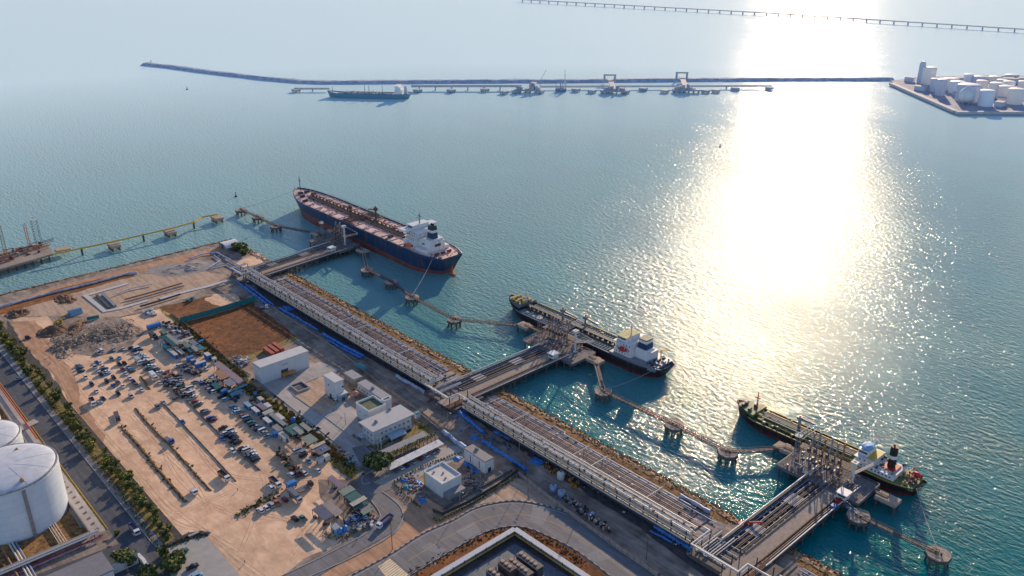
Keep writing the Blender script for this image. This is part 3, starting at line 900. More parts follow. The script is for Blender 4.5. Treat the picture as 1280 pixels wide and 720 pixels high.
    for y in (-5,0,5): g.cyl((127,y-1,z0+.9),(127,y+1,z0+.9),.8,n=9)
    part('mooring_winch', g, M_darksteel, t)
    g = G(); g.cyl((124,6,z0),(124,6,z0+5),.3,n=7); g.bar((124,6,z0+4.8),(129,7.5,z0+6.5),.3); part('stores_crane', g, M_yellow, t)
    g = G()
    for i in range(34):
        x = random.uniform(123,130); y = random.uniform(-8,8); s = random.uniform(.2,.6); g.box(x-s,x+s,y-s,y+s,z0,z0+random.uniform(.4,1.4), i % 3)
    parts('deck_fitting', g, [M_darksteel, M_steel, M_bluepipe], t)
    t.scale = (1.052,1,1); t.location.x = -411
    return t
tanker_medium()

# --- ship 3: smaller olive decked tanker with a tall black funnel
def tanker_small():
    L, B = 103, 16.5
    t = thing('coastal_tanker', 'small tanker with olive deck, tall black funnel and red stern crane at the nearest jetty', 'tanker', (-219, 371, 0), 0, 'tankers moored along the jetties')
    dz, half = ship_hull(L, B, 7.6, 4.2, 5.2, 1.9, t, [M_blackhull, M_maroon, M_olivedeck])
    g = G(); R = 36
    for sg in (-1, 1):
        for i in range(R):
            x0, x1 = 12+i*(L-14)/R, 12+(i+1)*(L-14)/R
            g.bar((x0,sg*half(x0),dz(x0)+1.15),(x1,sg*half(x1),dz(x1)+1.15),.35,.35)
        part('rail_capping', g, M_yellow, t); g = G()
    g = G(); g.prism([(1.8,-1.8),(5,-3.9),(10,-5.9),(14,-6.8),(14,6.8),(10,5.9),(5,3.9),(1.8,1.8)], 6.3, 7.7); part('forecastle_deck', g, M_olivedeck, t)
    for x, y in ((5,-1.5),(5,1.5),(10,-3),(10,3)):
        g = G(); g.cyl((x,y-.9,8.4),(x,y+.9,8.4),.7,n=9); g.box(x-.8,x+.8,y-1.3,y-1,7.7,9); part('mooring_winch', g, M_funnelgreen, t)
    mast(t, 12, 0, 7.7, 10, M_brownsteel, 1)
    # trunk deck with dark tank openings between yellow coamings
    g = G(); g.box(16,70,-4.8,4.8,4.2,5.6); part('trunk_deck', g, mat('trunk_deck_paint', (0.10,0.15,0.07), .65, var=.4, scale=.8), t)
    g = G()
    for y in (-4.9,4.9): g.box(16,70,y-.22,y+.22,5.6,6.1)
    g.box(15.8,16.2,-5,5,5.6,6.1)
    parts('coaming', g, M_yellow, t)
    for k in range(5):
        x = 19+k*10.4
        for sg in (-1,1):
            g = G(); g.box(x,x+8,sg*5.4 if sg>0 else -7.2,7.2 if sg>0 else -5.4,4.5,4.9); part('tank_cover', g, M_funnelgreen, t)
    for y in (-2.6,-1.2,.4,1.6,2.8):
        g = G(); g.tube([(17,y,6.6),(68,y,6.6)], .3, 6); part('cargo_pipe', g, random.choice([M_olivedeck, M_offwhite, M_steel]), t)
    for k in range(3):
        g = G(); x = 40+k*2; g.tube([(x,-B/2+1.2,6.9),(x,B/2-1.2,6.9)], .26, 6); part('manifold_pipe', g, M_offwhite, t)
    g = G(); g.box(16,70,-.6,.2,7.9,8.05); railing(g, [(16,-.6,8),(70,-.6,8)], step=3); part('walkway', g, M_brownsteel, t)
    crane_post(t, 36, 3, 5.4, 8, 8, .2, M_steel)
    deck_clutter(t, 15, 70, half, dz, 95, [M_offwhite, M_yellow, M_funnelgreen, M_steel, M_olivedeck, M_tan], 2.6)
    g = G(); g.prism([(70,-8.1),(93,-7.7),(101,-6.4),(101,6.4),(93,7.7),(70,8.1)], 4.6, 6.2); part('poop_deck', g, M_olivedeck, t)
    z0 = 6.2; g = G(); g.box(72,92,-7.6,-6.4,z0,z0+2.4); g.box(72,81,-6.4,6.4,z0,z0+4.8); g.box(81,92,-5.6,5.6,z0,z0+2.4); g.box(72,81,6.4,7.6,z0,z0+2.4)
    sp = part('superstructure', g, M_white, t)
    g = G(); windows_row(g, 73, 91, -7.62, z0+1.1, 1.8, .7, .7); windows_row(g, -6, 6, 71.97, z0+3, 1.8, .7, .7, 'y'); windows_row(g, 73, 80, -6.43, z0+3.3, 1.8,.7,.7); parts('window', g, M_glass, sp)
    g = G(); g.box(71.6,76,-7.8,7.8,z0+4.8,z0+5.0); g.box(72,77,-4.6,4.6,z0+5,z0+7.6); br = part('bridge', g, M_white, t)
    g = G(); g.box(71.94,71.99,-4.3,4.3,z0+6.1,z0+7.1); g.box(72.4,76.6,-4.66,-4.6,z0+6.1,z0+7.1); parts('bridge_window', g, M_glass, br)
    g = G(); g.box(77,81,-5.4,5.4,z0+4.8,z0+5.1); part('boat_deck', g, M_yellow, t)
    g = G(); g.blob((74.5,0,z0+8.3),(2.8,3.9,1.2), k=.15, n=12); part('blue_awning', g, mat('pale_blue_tarpaulin', (0.20,0.45,0.75), .6, var=.25, scale=1.2), t)
    g = G(); g.cyl((87,0,z0+2.4),(87,0,z0+7.5),1.9,1.8,18,0); g.cyl((87,0,z0+7.5),(87,0,z0+9.3),1.82,1.8,18,1); g.cyl((87,0,z0+9.3),(87,0,z0+14),1.8,1.7,18,0); g.cyl((86.6,.4,z0+14),(86.6,.4,z0+14.8),.5,n=8,mi=0)
    part('funnel', g, [M_black, M_white], t)
    g = G(); g.box(84,90.5,-3.6,3.6,z0+2.4,z0+3.0); part('funnel_base', g, M_red, t)
    mast(t, 77.5, 0, z0+7.6, 8, M_white, 2)
    g = G()
    for dy in (-2.4,2.4):
        g.bar((98,dy,z0),(96.5,dy,z0+5.6),.4); g.bar((96.5,dy,z0+5.6),(101.5,dy,z0+3.4),.4); g.bar((98,dy,z0+.5),(101,dy,z0+3.6),.3)
    for k in range(5): g.bar((96.5+k,-2.4,z0+5.6-k*.44),(96.5+k,2.4,z0+5.6-k*.44),.3)
    part('stern_crane', g, M_red, t)
    lifeboat(t, 99.5, 0, z0+4.2, 5, M_red)
    g = G()
    for i in range(60):
        x = random.uniform(81,100); y = random.uniform(-6.8,6.8)
        if 84 < x < 90.5 and abs(y) < 4: continue
        s = random.uniform(.2,.6); g.box(x-s,x+s,y-s,y+s,z0+(0 if x>92 else 2.4),z0+(0 if x>92 else 2.4)+random.uniform(.4,1.5), i % 5)
    parts('deck_fitting', g, [M_funnelgreen, M_yellow, M_steel, M_tan, M_brownsteel], t)
    return t
tanker_small()

# ---------------------------------------------------------------- jetties
def piles(g, xs, ys, z1, r=.55, z0=-3):
    for x in xs:
        for y in ys: g.cyl((x,y,z0),(x+random.uniform(-.1,.1),y,z1), r, n=8)

def dolphin(pt, label, r=5.2, z=5.0):
    a, b = S(pt[0], pt[1], z)
    t = thing('mooring_dolphin', label, 'mooring dolphin', (a,b,0), 0, 'mooring dolphins beside the jetties')
    oc = lambda R: [(R*math.cos(PI/8+k*PI/4), R*math.sin(PI/8+k*PI/4)) for k in range(8)]
    g = G(); g.prism(oc(r), z-1.9, z); part('cap', g, M_tan, t)
    g = G(); g.prism(oc(r+.15), z-1.8, z-.35); part('fender_band', g, M_wetconc, t)
    g = G()
    for k in range(8):
        c, s_ = math.cos(PI/8+k*PI/4), math.sin(PI/8+k*PI/4)
        g.cyl((c*(r-.8)*1.12,s_*(r-.8)*1.12,-3),(c*(r-1.3),s_*(r-1.3),z-1.9),.5,n=8)
    parts('pile', g, M_wetconc, t)
    for dx in (-1.2,1.2):
        g = G(); g.cyl((dx,0,z),(dx,0,z+1.0),.42,.34,9); g.cyl((dx,0,z+1),(dx,0,z+1.2),.6,n=9); part('bollard', g, M_black, t)
    g = G(); railing(g, [(x,y,z) for x,y in oc(r-.2)[:6]], step=2.2, w=.07); part('handrail', g, M_steel, t)
    return (a, b)

def catwalk(p, q, label, z=5.2, w=1.7, m=None, cat='walkway'):
    p, q = Vector((*p,z)), Vector((*q,z)); d = q-p; L = d.length; rz = math.atan2(d.y, d.x)
    t = thing('catwalk', label, cat, (p.x,p.y,z), rz, 'catwalks between the mooring dolphins')
    g = G(); g.box(0,L,-w/2,w/2,-.1,.05); part('deck_grating', g, mat('catwalk_grating',(0.11,0.085,0.085),.8,var=.3), t)
    for sg in (-1,1):
        g = G(); y = sg*w/2; n = max(2,int(L/2.6))
        g.bar((0,y,-.9),(L,y,-.9),.2); g.bar((0,y,1.1),(L,y,1.1),.14); g.bar((0,y,0),(L,y,0),.2)
        for i in range(n+1):
            x = L*i/n; g.bar((x,y,-.9),(x,y,1.1),.13)
            if i < n: g.bar((x,y,-.9 if i%2 else 0),(L*(i+1)/n,y,0 if i%2 else -.9),.12)
        part('side_truss', g, m or M_brownsteel, t)
    return t

def loading_arm(x, y, z, h, lean, label, group, m=None, rz=0):
    t = thing('loading_arm', label, 'loading arm', (x,y,z), rz, group)
    g = G(); g.box(-1,1,-1,1,0,.5); g.cyl((0,0,.3),(0,0,h*.62),.42,.36,9); part('riser', g, m or M_steel, t)
    g = G(); g.tube([(0,0,h*.6),(0,lean*2.2,h)], .3, 7); g.cyl((-.4,0,h*.6),(.4,0,h*.6),.8,n=12); part('inboard_arm', g, m or M_steel, t)
    g = G(); g.tube([(0,lean*2.2,h),(0,lean*4.0,h*.55)], .22, 7); g.cyl((-.3,lean*2.2,h),(.3,lean*2.2,h),.9,n=12); part('outboard_arm', g, m or M_steel, t)
    g = G(); g.box(-.5,.5,-2.6,-1.5,h*.42,h*.56); g.bar((0,0,h*.6),(0,-2.1,h*.5),.22); part('counterweight', g, M_darksteel, t)
    return t

def pole_tower(x, y, z, h, label, m=None, name='monitor_tower', head=True, wide=.9):
    t = thing(name, label, 'tower', (x,y,z))
    g = G()
    for a in (-wide,wide):
        for b in (-wide,wide): g.bar((a,b,0),(a,b,h),.18)
    k = 0
    while k*2.2 < h-2:
        zz = k*2.2
        g.bar((-wide,-wide,zz),(wide,-wide,zz+2.2),.12); g.bar((-wide,wide,zz),(wide,wide,zz+2.2),.12); g.bar((-wide,-wide,zz),(-wide,wide,zz+2.2),.12)
        g.bar((wide,wide,zz),(wide,-wide,zz+2.2),.12); k += 1
    part('lattice', g, m or M_steel, t)
    g = G(); g.box(-wide-.6,wide+.6,-wide-.6,wide+.6,h,h+.15); railing(g, [(-wide-.6,-wide-.6,h),(wide+.6,-wide-.6,h),(wide+.6,wide+.6,h),(-wide-.6,wide+.6,h),(-wide-.6,-wide-.6,h)], step=2, w=.09)
    if head: g.cyl((0,0,h),(0,0,h+1.4),.35,n=8); g.cyl((-.8,0,h+1.5),(1.2,.6,h+1.8),.3,n=7)
    part('platform', g, M_offwhite, t)
    return t

def gangway_tower(x, y, z, h, ang, label):
    t = thing('gangway_tower', label, 'gangway tower', (x,y,z), 0)
    g = G(); g.box(-1,1,-1,1,0,.4); g.cyl((0,0,0),(0,0,h),.7,.6,10); g.box(-1.5,1.5,-1.5,1.5,h*.9,h); part('column', g, M_offwhite, t)
    g = G(); e = (12*math.cos(ang),12*math.sin(ang),h*.62)
    g.bar((0,0,h*.42),e,1.1,.3); g.bar((0,0,h*.42+1),(e[0],e[1],e[2]+1),.9,.12); g.bar((0,0,h),(e[0],e[1],e[2]+1),.14); part('gangway', g, M_steel, t)
    return t

def pipe_thing(name, label, path, r, m, group=None, cat='pipeline', n=7):
    p0 = Vector(path[0])
    g = G(); g.tube([tuple(Vector(p)-p0) for p in path], r, n)
    return solo(name, label, cat, g, m, p0, 0, group)

def jetty(tag_, cx, b0, b1, rz, plat, z=6.0, side_tray=True):
    """cx centre of the deck at the shore; plat = (x0,x1,y0,y1) local head platform"""
    t = thing('jetty', f'concrete jetty with pipe trays reaching out to {tag_}', 'jetty', (cx,b0,0), rz)
    Lb = b1-b0
    g = G(); g.box(2.0,8.6,0,Lb,z-.9,z); g.box(1.6,2.0,0,Lb,z-.9,z+.5); g.box(8.6,9.0,0,Lb,z-.9,z+.5); part('road_deck', g, M_deckconc, t)
    g = G()
    for y in range(2,int(Lb),5): g.box(-9.6,1.6,y-.35,y+.35,z-1.3,z-.5)
    g.box(-9.8,-9.2,0,Lb,z-1.2,z-.2); g.box(-4.2,-3.7,0,Lb,z-1.2,z-.4)
    parts('tray_beam', g, M_wetconc, t)
    g = G(); g.box(-9.2,1.6,0,Lb,z-1.7,z-1.32); part('tray_floor', g, M_darksteel, t)
    for k, (y0,y1) in enumerate(((Lb*.16,Lb*.26),(Lb*.55,Lb*.66),)):
        g = G(); g.box(-6.8,-1.2,y0,y1,z-.3,z-.1); part('cover_slab', g, M_kerb, t)
    g = G(); 
    for y in range(3,int(Lb),9):
        for x in (-9.0,-2,5.5,11.5 if side_tray else 8.0): g.cyl((x,y,-3),(x,y,z-.9),.5,n=8)
    for y in range(3,int(Lb),9): g.box(-9.6,12.6 if side_tray else 9,y-.6,y+.6,z-2.0,z-1.3)
    parts('pile', g, M_wetconc, t)
    pipes = [(-9.5,.42,M_galv,1.1),(-8.2,.3,M_darksteel,.0),(-7.4,.22,M_bluepipe,-.1),(-5.6,.22,M_steel,-.1),(-4.8,.2,M_darksteel,-.1),(-3.0,.22,M_brownpipe,-.1),(-2.2,.2,M_darksteel,-.1),(-.6,.25,M_steel,-.1),(.3,.22,M_darksteel,.0)]
    if side_tray: pipes += [(10.2,.28,M_brownpipe,.1),(11.0,.25,M_steel,.1),(12.2,.34,M_galv,.2)]
    for x, r, m, dz in pipes:
        g = G(); g.tube([(x,-.5,z+dz),(x,Lb+.5,z+dz)], r, 7); part('pipe', g, m, t)
    if side_tray:
        g = G(); g.box(9.4,12.8,0,Lb,z-1.2,z-.8); part('side_tray', g, M_brownsteel, t)
    g = G(); railing(g, [(9.2,0,z),(9.2,Lb,z)], step=3, w=.09); railing(g, [(1.2,0,z),(1.2,Lb,z)], step=3, w=.08); part('railing', g, M_brownsteel, t)
    x0,x1,y0,y1 = plat
    g = G(); g.box(x0,x1,y0,y1,z-1.6,z+.01); part('platform_deck', g, mat('platform_deck', (0.17,0.15,0.15), .85, var=.35, scale=.6), t)
    g = G()
    for x in range(int(x0)+1,int(x1),5):
        for y in (y0+1.2,(y0+y1)/2,y1-1.2): g.cyl((x,y,-3),(x,y,z-1.6),.5,n=8)
    parts('pile', g, M_wetconc, t)
    g = G(); railing(g, [(x0,y0,z),(x0,y1,z),(x1,y1,z),(x1,y0,z)], step=2.5, w=.09); part('platform_railing', g, M_steel, t)
    # manifold steelwork on the platform: many crossing pipes and valves on low racks
    g = G()
    for i in range(46):
        a, b = random.uniform(x0+2,x1-10), random.uniform(y0+1,y1-2); h = z+random.uniform(.5,4.2)
        if random.random() < .5: g.tube([(a,b,h),(min(x1-8,a+random.uniform(2,8)),b,h)], random.uniform(.1,.24), 6, i % 4)
        else: g.tube([(a,b,h),(a,min(y1-1,b+random.uniform(2,9)),h)], random.uniform(.1,.24), 6, i % 4)
        g.cyl((a,b,z),(a,b,h), .13, n=6, mi=i % 4)
    for i in range(30):
        a, b = random.uniform(x0+2,x1-9), random.uniform(y0+1,y1-1); s = random.uniform(.25,.6); g.box(a-s,a+s,b-s,b+s,z,z+random.uniform(.5,2), i % 4)
    parts('manifold_pipe', g, [M_brownpipe, M_steel, M_tan, M_bluepipe], t)
    g = G(); xa, xb = x0+3, x1-11
    for x in (xa, (xa+xb)/2, xb):
        for y in (y1-6, y1-2): g.bar((x,y,z),(x,y,z+5.5),.22)
        g.bar((x,y1-6,z+5.5),(x,y1-2,z+5.5),.22)
    g.box(xa-.5,xb+.5,y1-6.4,y1-1.6,z+5.5,z+5.62); railing(g, [(xa,y1-6.4,z+5.6),(xb,y1-6.4,z+5.6)], step=2, w=.09); railing(g, [(xa,y1-1.6,z+5.6),(xb,y1-1.6,z+5.6)], step=2, w=.09)
    part('access_gallery', g, M_brownsteel, t)
    g = G()
    for k in range(5):
        x = x0+3+k*(x1-x0-6)/4; g.box(x-.8,x+.8,y1,y1+.9,z-4,z-.2); 
    parts('fender', g, M_black, t)
    return t

def to_world(cx, cy, rz, x, y): return (cx+x*math.cos(rz)-y*math.sin(rz), cy+x*math.sin(rz)+y*math.cos(rz))

JET = [('the big navy and red tanker', -583, 268, 345, math.radians(6.5), (-28,14,68,90), 'far'),
       ('the black hulled tanker', -335.5, 268, 346, 0.0, (-22,22,69,90), 'middle'),
       ('the small olive decked tanker', -148, 268, 348, 0.0, (-24,18,67,88), 'near')]
SHIPTXT = ['the big navy tanker', 'the black hulled tanker', 'the olive decked tanker']
for i, (tg, cx, b0, b1, rz, plat, nm) in enumerate(JET):
    jetty(tg, cx, b0, b1, rz, plat)
    x0,x1,y0,y1 = plat
    nn = (4,7,6)[i]
    for k in range(nn):
        xx = x0+8+k*(16/(nn-1)) if nn > 4 else x0+15+k*3.2
        wx, wy = to_world(cx,b0,rz,xx,y1-5)
        loading_arm(wx, wy, 6, random.uniform(13,16), random.choice([.6,1.0,.8]), f'{["first","second","third","fourth","fifth","sixth","seventh"][k]} grey loading arm from the bow end in the row facing {SHIPTXT[i]}', f'loading arms facing {SHIPTXT[i]}', [M_steel, M_brownpipe, mat('dull_arm_steel',(0.30,0.28,0.30),.5)][(k+i)%3], rz)
    wx, wy = to_world(cx,b0,rz,x0+3,y1-9); pole_tower(wx, wy, 6, 13, f'slim lattice monitor tower at the bow end of the platform facing {SHIPTXT[i]}')
    wx, wy = to_world(cx,b0,rz,x1-10,y1-8)
    gangway_tower(wx, wy, 6, (17,15,12)[i], (.6,.4,1.2)[i], f'pale gangway tower with its ramp raised beside {SHIPTXT[i]}')
    # control cabin at the end of the road
    wx, wy = to_world(cx,b0,rz,9.5 if i < 2 else 11.5,y0-4 if i < 2 else y0-2)
    t = thing('control_cabin', f'small pale cabin on legs at the jetty road end near {SHIPTXT[i]}', 'cabin', (wx,wy,6), rz)
    g = G()
    for a in (-1.8,1.8):
        for b in (-1.8,1.8): g.bar((a,b,0),(a,b,1.6),.2)
    g.box(-2.3,2.3,-2.3,2.3,1.6,4.2); part('wall', g, M_offwhite, t)
    g = G(); g.box(-2.8,2.8,-2.8,2.8,4.2,4.5); part('roof', g, M_white, t)
    g = G(); g.box(-1.8,1.8,-2.36,-2.3,2.7,3.6); g.box(-2.36,-2.3,-1.8,1.8,2.7,3.6); parts('window', g, M_glass, t)

# mooring dolphins and catwalks
D = {}
names = {'a1':((301,262),'outermost dolphin beyond the bow of the big navy tanker'), 'a2':((322,271),'middle of the three dolphins off the bow of the big navy tanker'),
 'a3':((345,282.5),'dolphin nearest the far jetty on its bow side'), 'b1':((459,337),'dolphin at the foot of the sloping catwalk astern of the far jetty'),
 'b2':((489,352),'second dolphin astern of the far jetty, under the stern of the navy tanker'), 'b3':((515,371),'third dolphin astern of the far jetty, holding the stern ropes'),
 'b4':((568,399),'lone dolphin ahead of the middle jetty, joined by the long straight catwalk'), 'c1':((754,489),'dolphin at the foot of the steep catwalk astern of the middle jetty'),
 'c2':((843,531),'dolphin halfway between the middle jetty and the near jetty'), 'c3':((910,565),'dolphin just ahead of the near jetty with a bare cap'),
 'd1':((1073,645),'first dolphin astern of the near jetty'), 'd2':((1173,692),'last dolphin at the lower right, holding the stern rope of the olive tanker')}
for k, (p, lb) in names.items(): D[k] = dolphin(p, lb)
P1l = to_world(-583,268,JET[0][4],-28,86); P1r = to_world(-583,268,JET[0][4],16,84)
def plat_small(x, y, rz, label, r=(5,3.2)):
    t = thing('breasting_dolphin', label, 'breasting dolphin', (x,y,0), rz)
    g = G(); g.box(-r[0],r[0],-r[1],r[1],4.2,6.0); part('cap', g, M_tan, t)
    g = G(); 
    for a in (-r[0]+.8,r[0]-.8):
        for b in (-r[1]+.8,r[1]-.8): g.cyl((a*1.06,b*1.06,-3),(a,b,4.2),.5,n=8)
    parts('pile', g, M_wetconc, t)
    g = G(); g.box(-1.4,1.4,r[1],r[1]+1.0,1.5,5.8); part('fender', g, M_black, t)
BD = []
for i, (tg, cx, b0, b1, rz, plat, nm) in enumerate(JET):
    x0,x1,y0,y1 = plat
    l = to_world(cx,b0,rz,x0-(12,16,6)[i],y1-4); r = to_world(cx,b0,rz,x1+(10,5,7)[i],y1-6)
    plat_small(*l, rz, f'square breasting dolphin just ahead of the platform facing {SHIPTXT[i]}'); plat_small(*r, rz, f'square breasting dolphin just astern of the platform facing {SHIPTXT[i]}')
    catwalk(l, to_world(cx,b0,rz,x0,y1-4), f'short catwalk from the platform to the forward breasting dolphin beside {SHIPTXT[i]}', 6.2)
    catwalk(r, to_world(cx,b0,rz,x1,y1-6), f'short catwalk from the platform to the after breasting dolphin beside {SHIPTXT[i]}', 6.2)
    BD.append((l, r))
CW = [('a1','a2','catwalk between the two outermost dolphins off the bow of the navy tanker'),('a2','a3','catwalk between the inner two dolphins off the bow of the navy tanker'),('b1','b2','catwalk between the first two dolphins astern of the far jetty'),('b2','b3','catwalk between the second and third dolphins astern of the far jetty'),('b3','b4','long catwalk from the far jetty dolphins to the lone dolphin'),('c1','c2','long dark catwalk halfway between the middle and near jetties'),('c2','c3','catwalk leading up to the dolphin ahead of the near jetty'),('d1','d2','red brown catwalk between the last two dolphins at the lower right')]
for a, b, lb in CW: catwalk(D[a], D[b], lb)
catwalk(D['a3'], BD[0][0], 'straight catwalk from the bow side dolphins to the far jetty head')
catwalk(D['b1'], BD[0][1], 'sloping catwalk from the far jetty head down to its first dolphin', m=M_tan)
catwalk(D['b4'], BD[1][0], 'catwalk from the lone dolphin to the middle jetty head')
catwalk(D['c1'], BD[1][1], 'steep pale catwalk from the middle jetty head to its first dolphin', m=M_tan, w=2.2)
catwalk(D['c3'], BD[2][0], 'catwalk from the bare dolphin to the near jetty head')
catwalk(D['d1'], to_world(-148,268,0,13,64), 'blue grey catwalk from the near jetty cabin to the first dolphin astern', m=M_bluepipe)

def rope(p, q, label, sag=1.5, r=.11):
    P = []
    for i in range(9):
        t = i/8; c = Vector(p).lerp(Vector(q), t); c.z -= sag*4*t*(1-t); P.append(tuple(c))
    pipe_thing('mooring_rope', label, P, r, M_rope, 'mooring ropes from the tankers', 'rope', 5)
rope((*D['b3'],6), (-497,373,15.5), 'pale rope from the third far dolphin up to the stern of the navy tanker', r=.2)
rope((*D['d2'],6), (-117,366,6.5), 'pale rope from the last dolphin to the stern of the olive tanker', r=.16)
rope((*D['c1'],6), (-274,366,7.5), 'rope from the dolphin astern of the middle jetty to the black tanker', r=.1)
rope((*D['a1'],6), (-724,380,18.5), 'dark rope from the outermost dolphin to the bow of the navy tanker', r=.12)
rope((*D['c3'],6), (-216,368,8), 'rope from the bare dolphin to the bow of the olive tanker', r=.1)
rope((*D['b4'],6), (-401,371,9.5), 'rope from the lone dolphin to the bow of the black tanker', r=.1)
rope((-266,382,7), (-262,386,-.5), 'short rope hanging over the stern of the black tanker into the water', .2, r=.16)
# ---------------------------------------------------------------- the long pipe rack
def pipe_rack(a0, a1, label, y0=255.5, y1=260.6):
    t = thing('pipe_rack', label, 'pipe rack', (a0,y0,Z), 0, 'sections of the long pipe rack')
    L = a1-a0; W = y1-y0
    n = int(L/7.5)
    for i in range(n+1):
        x = L*i/n
        g = G()
        for y in (0, W): g.box(x-.22,x+.22,y-.22,y+.22,-1,8.4)
        for z in (3.2,5.8,8.2): g.box(x-.2,x+.2,-.6,W+.6,z-.22,z+.1)
        if i % 2 == 0 and i < n:
            for y in (0,W): g.bar((x,y,.3),(x+L/n,y,8.2),.14)
        part('frame', g, M_darksteel, t)
    for z, rows in ((8.75,[(.1,.42,M_galv),(1.1,.34,M_offwhite),(2.0,.26,M_galv),(4.1,.26,M_galv),(5.0,.4,M_galv)]),
                    (2.0,[(.3,.5,M_darksteel),(1.6,.5,M_darksteel),(3.0,.5,M_darksteel),(4.4,.5,M_darksteel)]),(0.9,[(1.0,.5,M_darksteel),(2.3,.5,M_darksteel),(3.8,.5,M_darksteel)]),  # low dark tiers added to block sunlight passing under the rack
                    (6.1,[(-.1,.42,M_creampipe),(1.0,.36,M_creampipe),(1.9,.36,M_creampipe),(3.0,.3,M_steel),(4.4,.3,M_galv)]),
                    (7.3,[(2.2,.34,M_creampipe),(3.2,.34,M_creampipe)]),
                    (3.4,[(-.1,.42,M_galv),(1.0,.36,M_creampipe),(2.0,.32,M_brownpipe),(3.6,.3,M_steel)]),(4.7,[(1.5,.34,M_creampipe),(2.6,.3,M_creampipe)])):
        for y, r, m in rows:
            g = G(); g.cyl((-2,y,z),(L+2,y,z), r, n=7); part('pipe', g, m, t)
    # walkway grating with uprights along the top
    g = G(); g.box(0,L,W/2-.35+.4,W/2+.35+.4,9.2,9.3); railing(g, [(0,W/2,9.3),(L,W/2,9.3)], step=3.5, w=.08); part('walkway', g, M_steel, t)
    g = G()
    for i in range(int(L/3.7)):
        x = 1+i*3.7+random.uniform(-.8,.8); y = random.choice([-.3,random.uniform(.3,W-.3)])
        s = random.uniform(.25,.5); g.box(x-s,x+s,y-s,y+s,8.5,9.4+random.uniform(0,.5), i % 3)
    parts('valve', g, [M_darksteel, M_offwhite, M_brownpipe], t)
    return t
pipe_rack(-577, -350, 'long steel pipe rack with white pipes between the far and middle jetties')
pipe_rack(-317, -168, 'steel pipe rack with white pipes between the middle and near jetties')
pipe_rack(-124, -60, 'end of the pipe rack beyond the near jetty at the bottom edge')

# raised pipe crossings at the jetty roots, with the z-bends of the white lines
def crossing(cx, x0, x1, label):
    t = thing('pipe_bridge', label, 'pipe bridge', (cx,250,Z), 0, 'raised pipe crossings at the jetty roots')
    g = G(); g.box(x0,x1,1,22,.3,2.6); part('plinth', g, M_wetconc, t)
    g = G(); g.box(2,8.6,-1,22,2.62,3.05); part('road_slab', g, M_deckconc, t)
    # big outer loop of white pipe
    for k, (o, m, r) in enumerate(((0,M_galv,.42),(1.1,M_offwhite,.3))):
        z = 4.6-k*.35
        g = G(); g.tube([(x0-2,14-o,z+3),(x0+1+o,14-o,z+3),(x0+1+o,1+o,z+3),(9+o,1+o,z+3),(9+o,8,z+3),(x1+2,8+o,z+3)], r, 8); part('pipe_loop', g, m, t)
    g = G()
    for k in range(7):
        x = x0+2+k*1.25; m = k % 4
        y0, y1 = random.uniform(3,8), random.uniform(15,23)
        g.tube([(x,y0,3.3),(x,y1,3.3)], random.choice([.2,.28,.34]), 7, m)
        if k % 2: g.tube([(x,y0,3.3),(x+1.25,y0,3.3)], .2, 7, m)
    for k in range(4): g.tube([(x0+1,5+k*4.2,3.0),(1,5+k*4.2,3.0)], .18, 6, (k+1) % 4)
    parts('pipe', g, [M_offwhite, M_galv, M_steel, M_bluepipe], t)
    g = G()
    for x in (x0+1, 1.2, 9.2, x1-1):
        for y in (2, 9, 15):
            g.box(x-.2,x+.2,y-.2,y+.2,2.6,7.2)
    parts('support_column', g, M_darksteel, t)
    g = G(); g.box(9.4,12.4,-1,20,2.7,2.9)
    for k in range(5): g.tube([(9.8+k*.6,-1,3.3),(9.8+k*.6,22,3.3)], .16, 6)
    part('service_tray', g, M_brownpipe, t)
    return t
crossing(-583, -11, 14, 'raised dark pipe crossing with white z-bend at the root of the far jetty')
crossing(-335.5, -13, 15, 'raised dark pipe crossing with white z-bend at the root of the middle jetty')
crossing(-148, -15, 18, 'raised dark pipe crossing with white z-bend at the root of the near jetty')

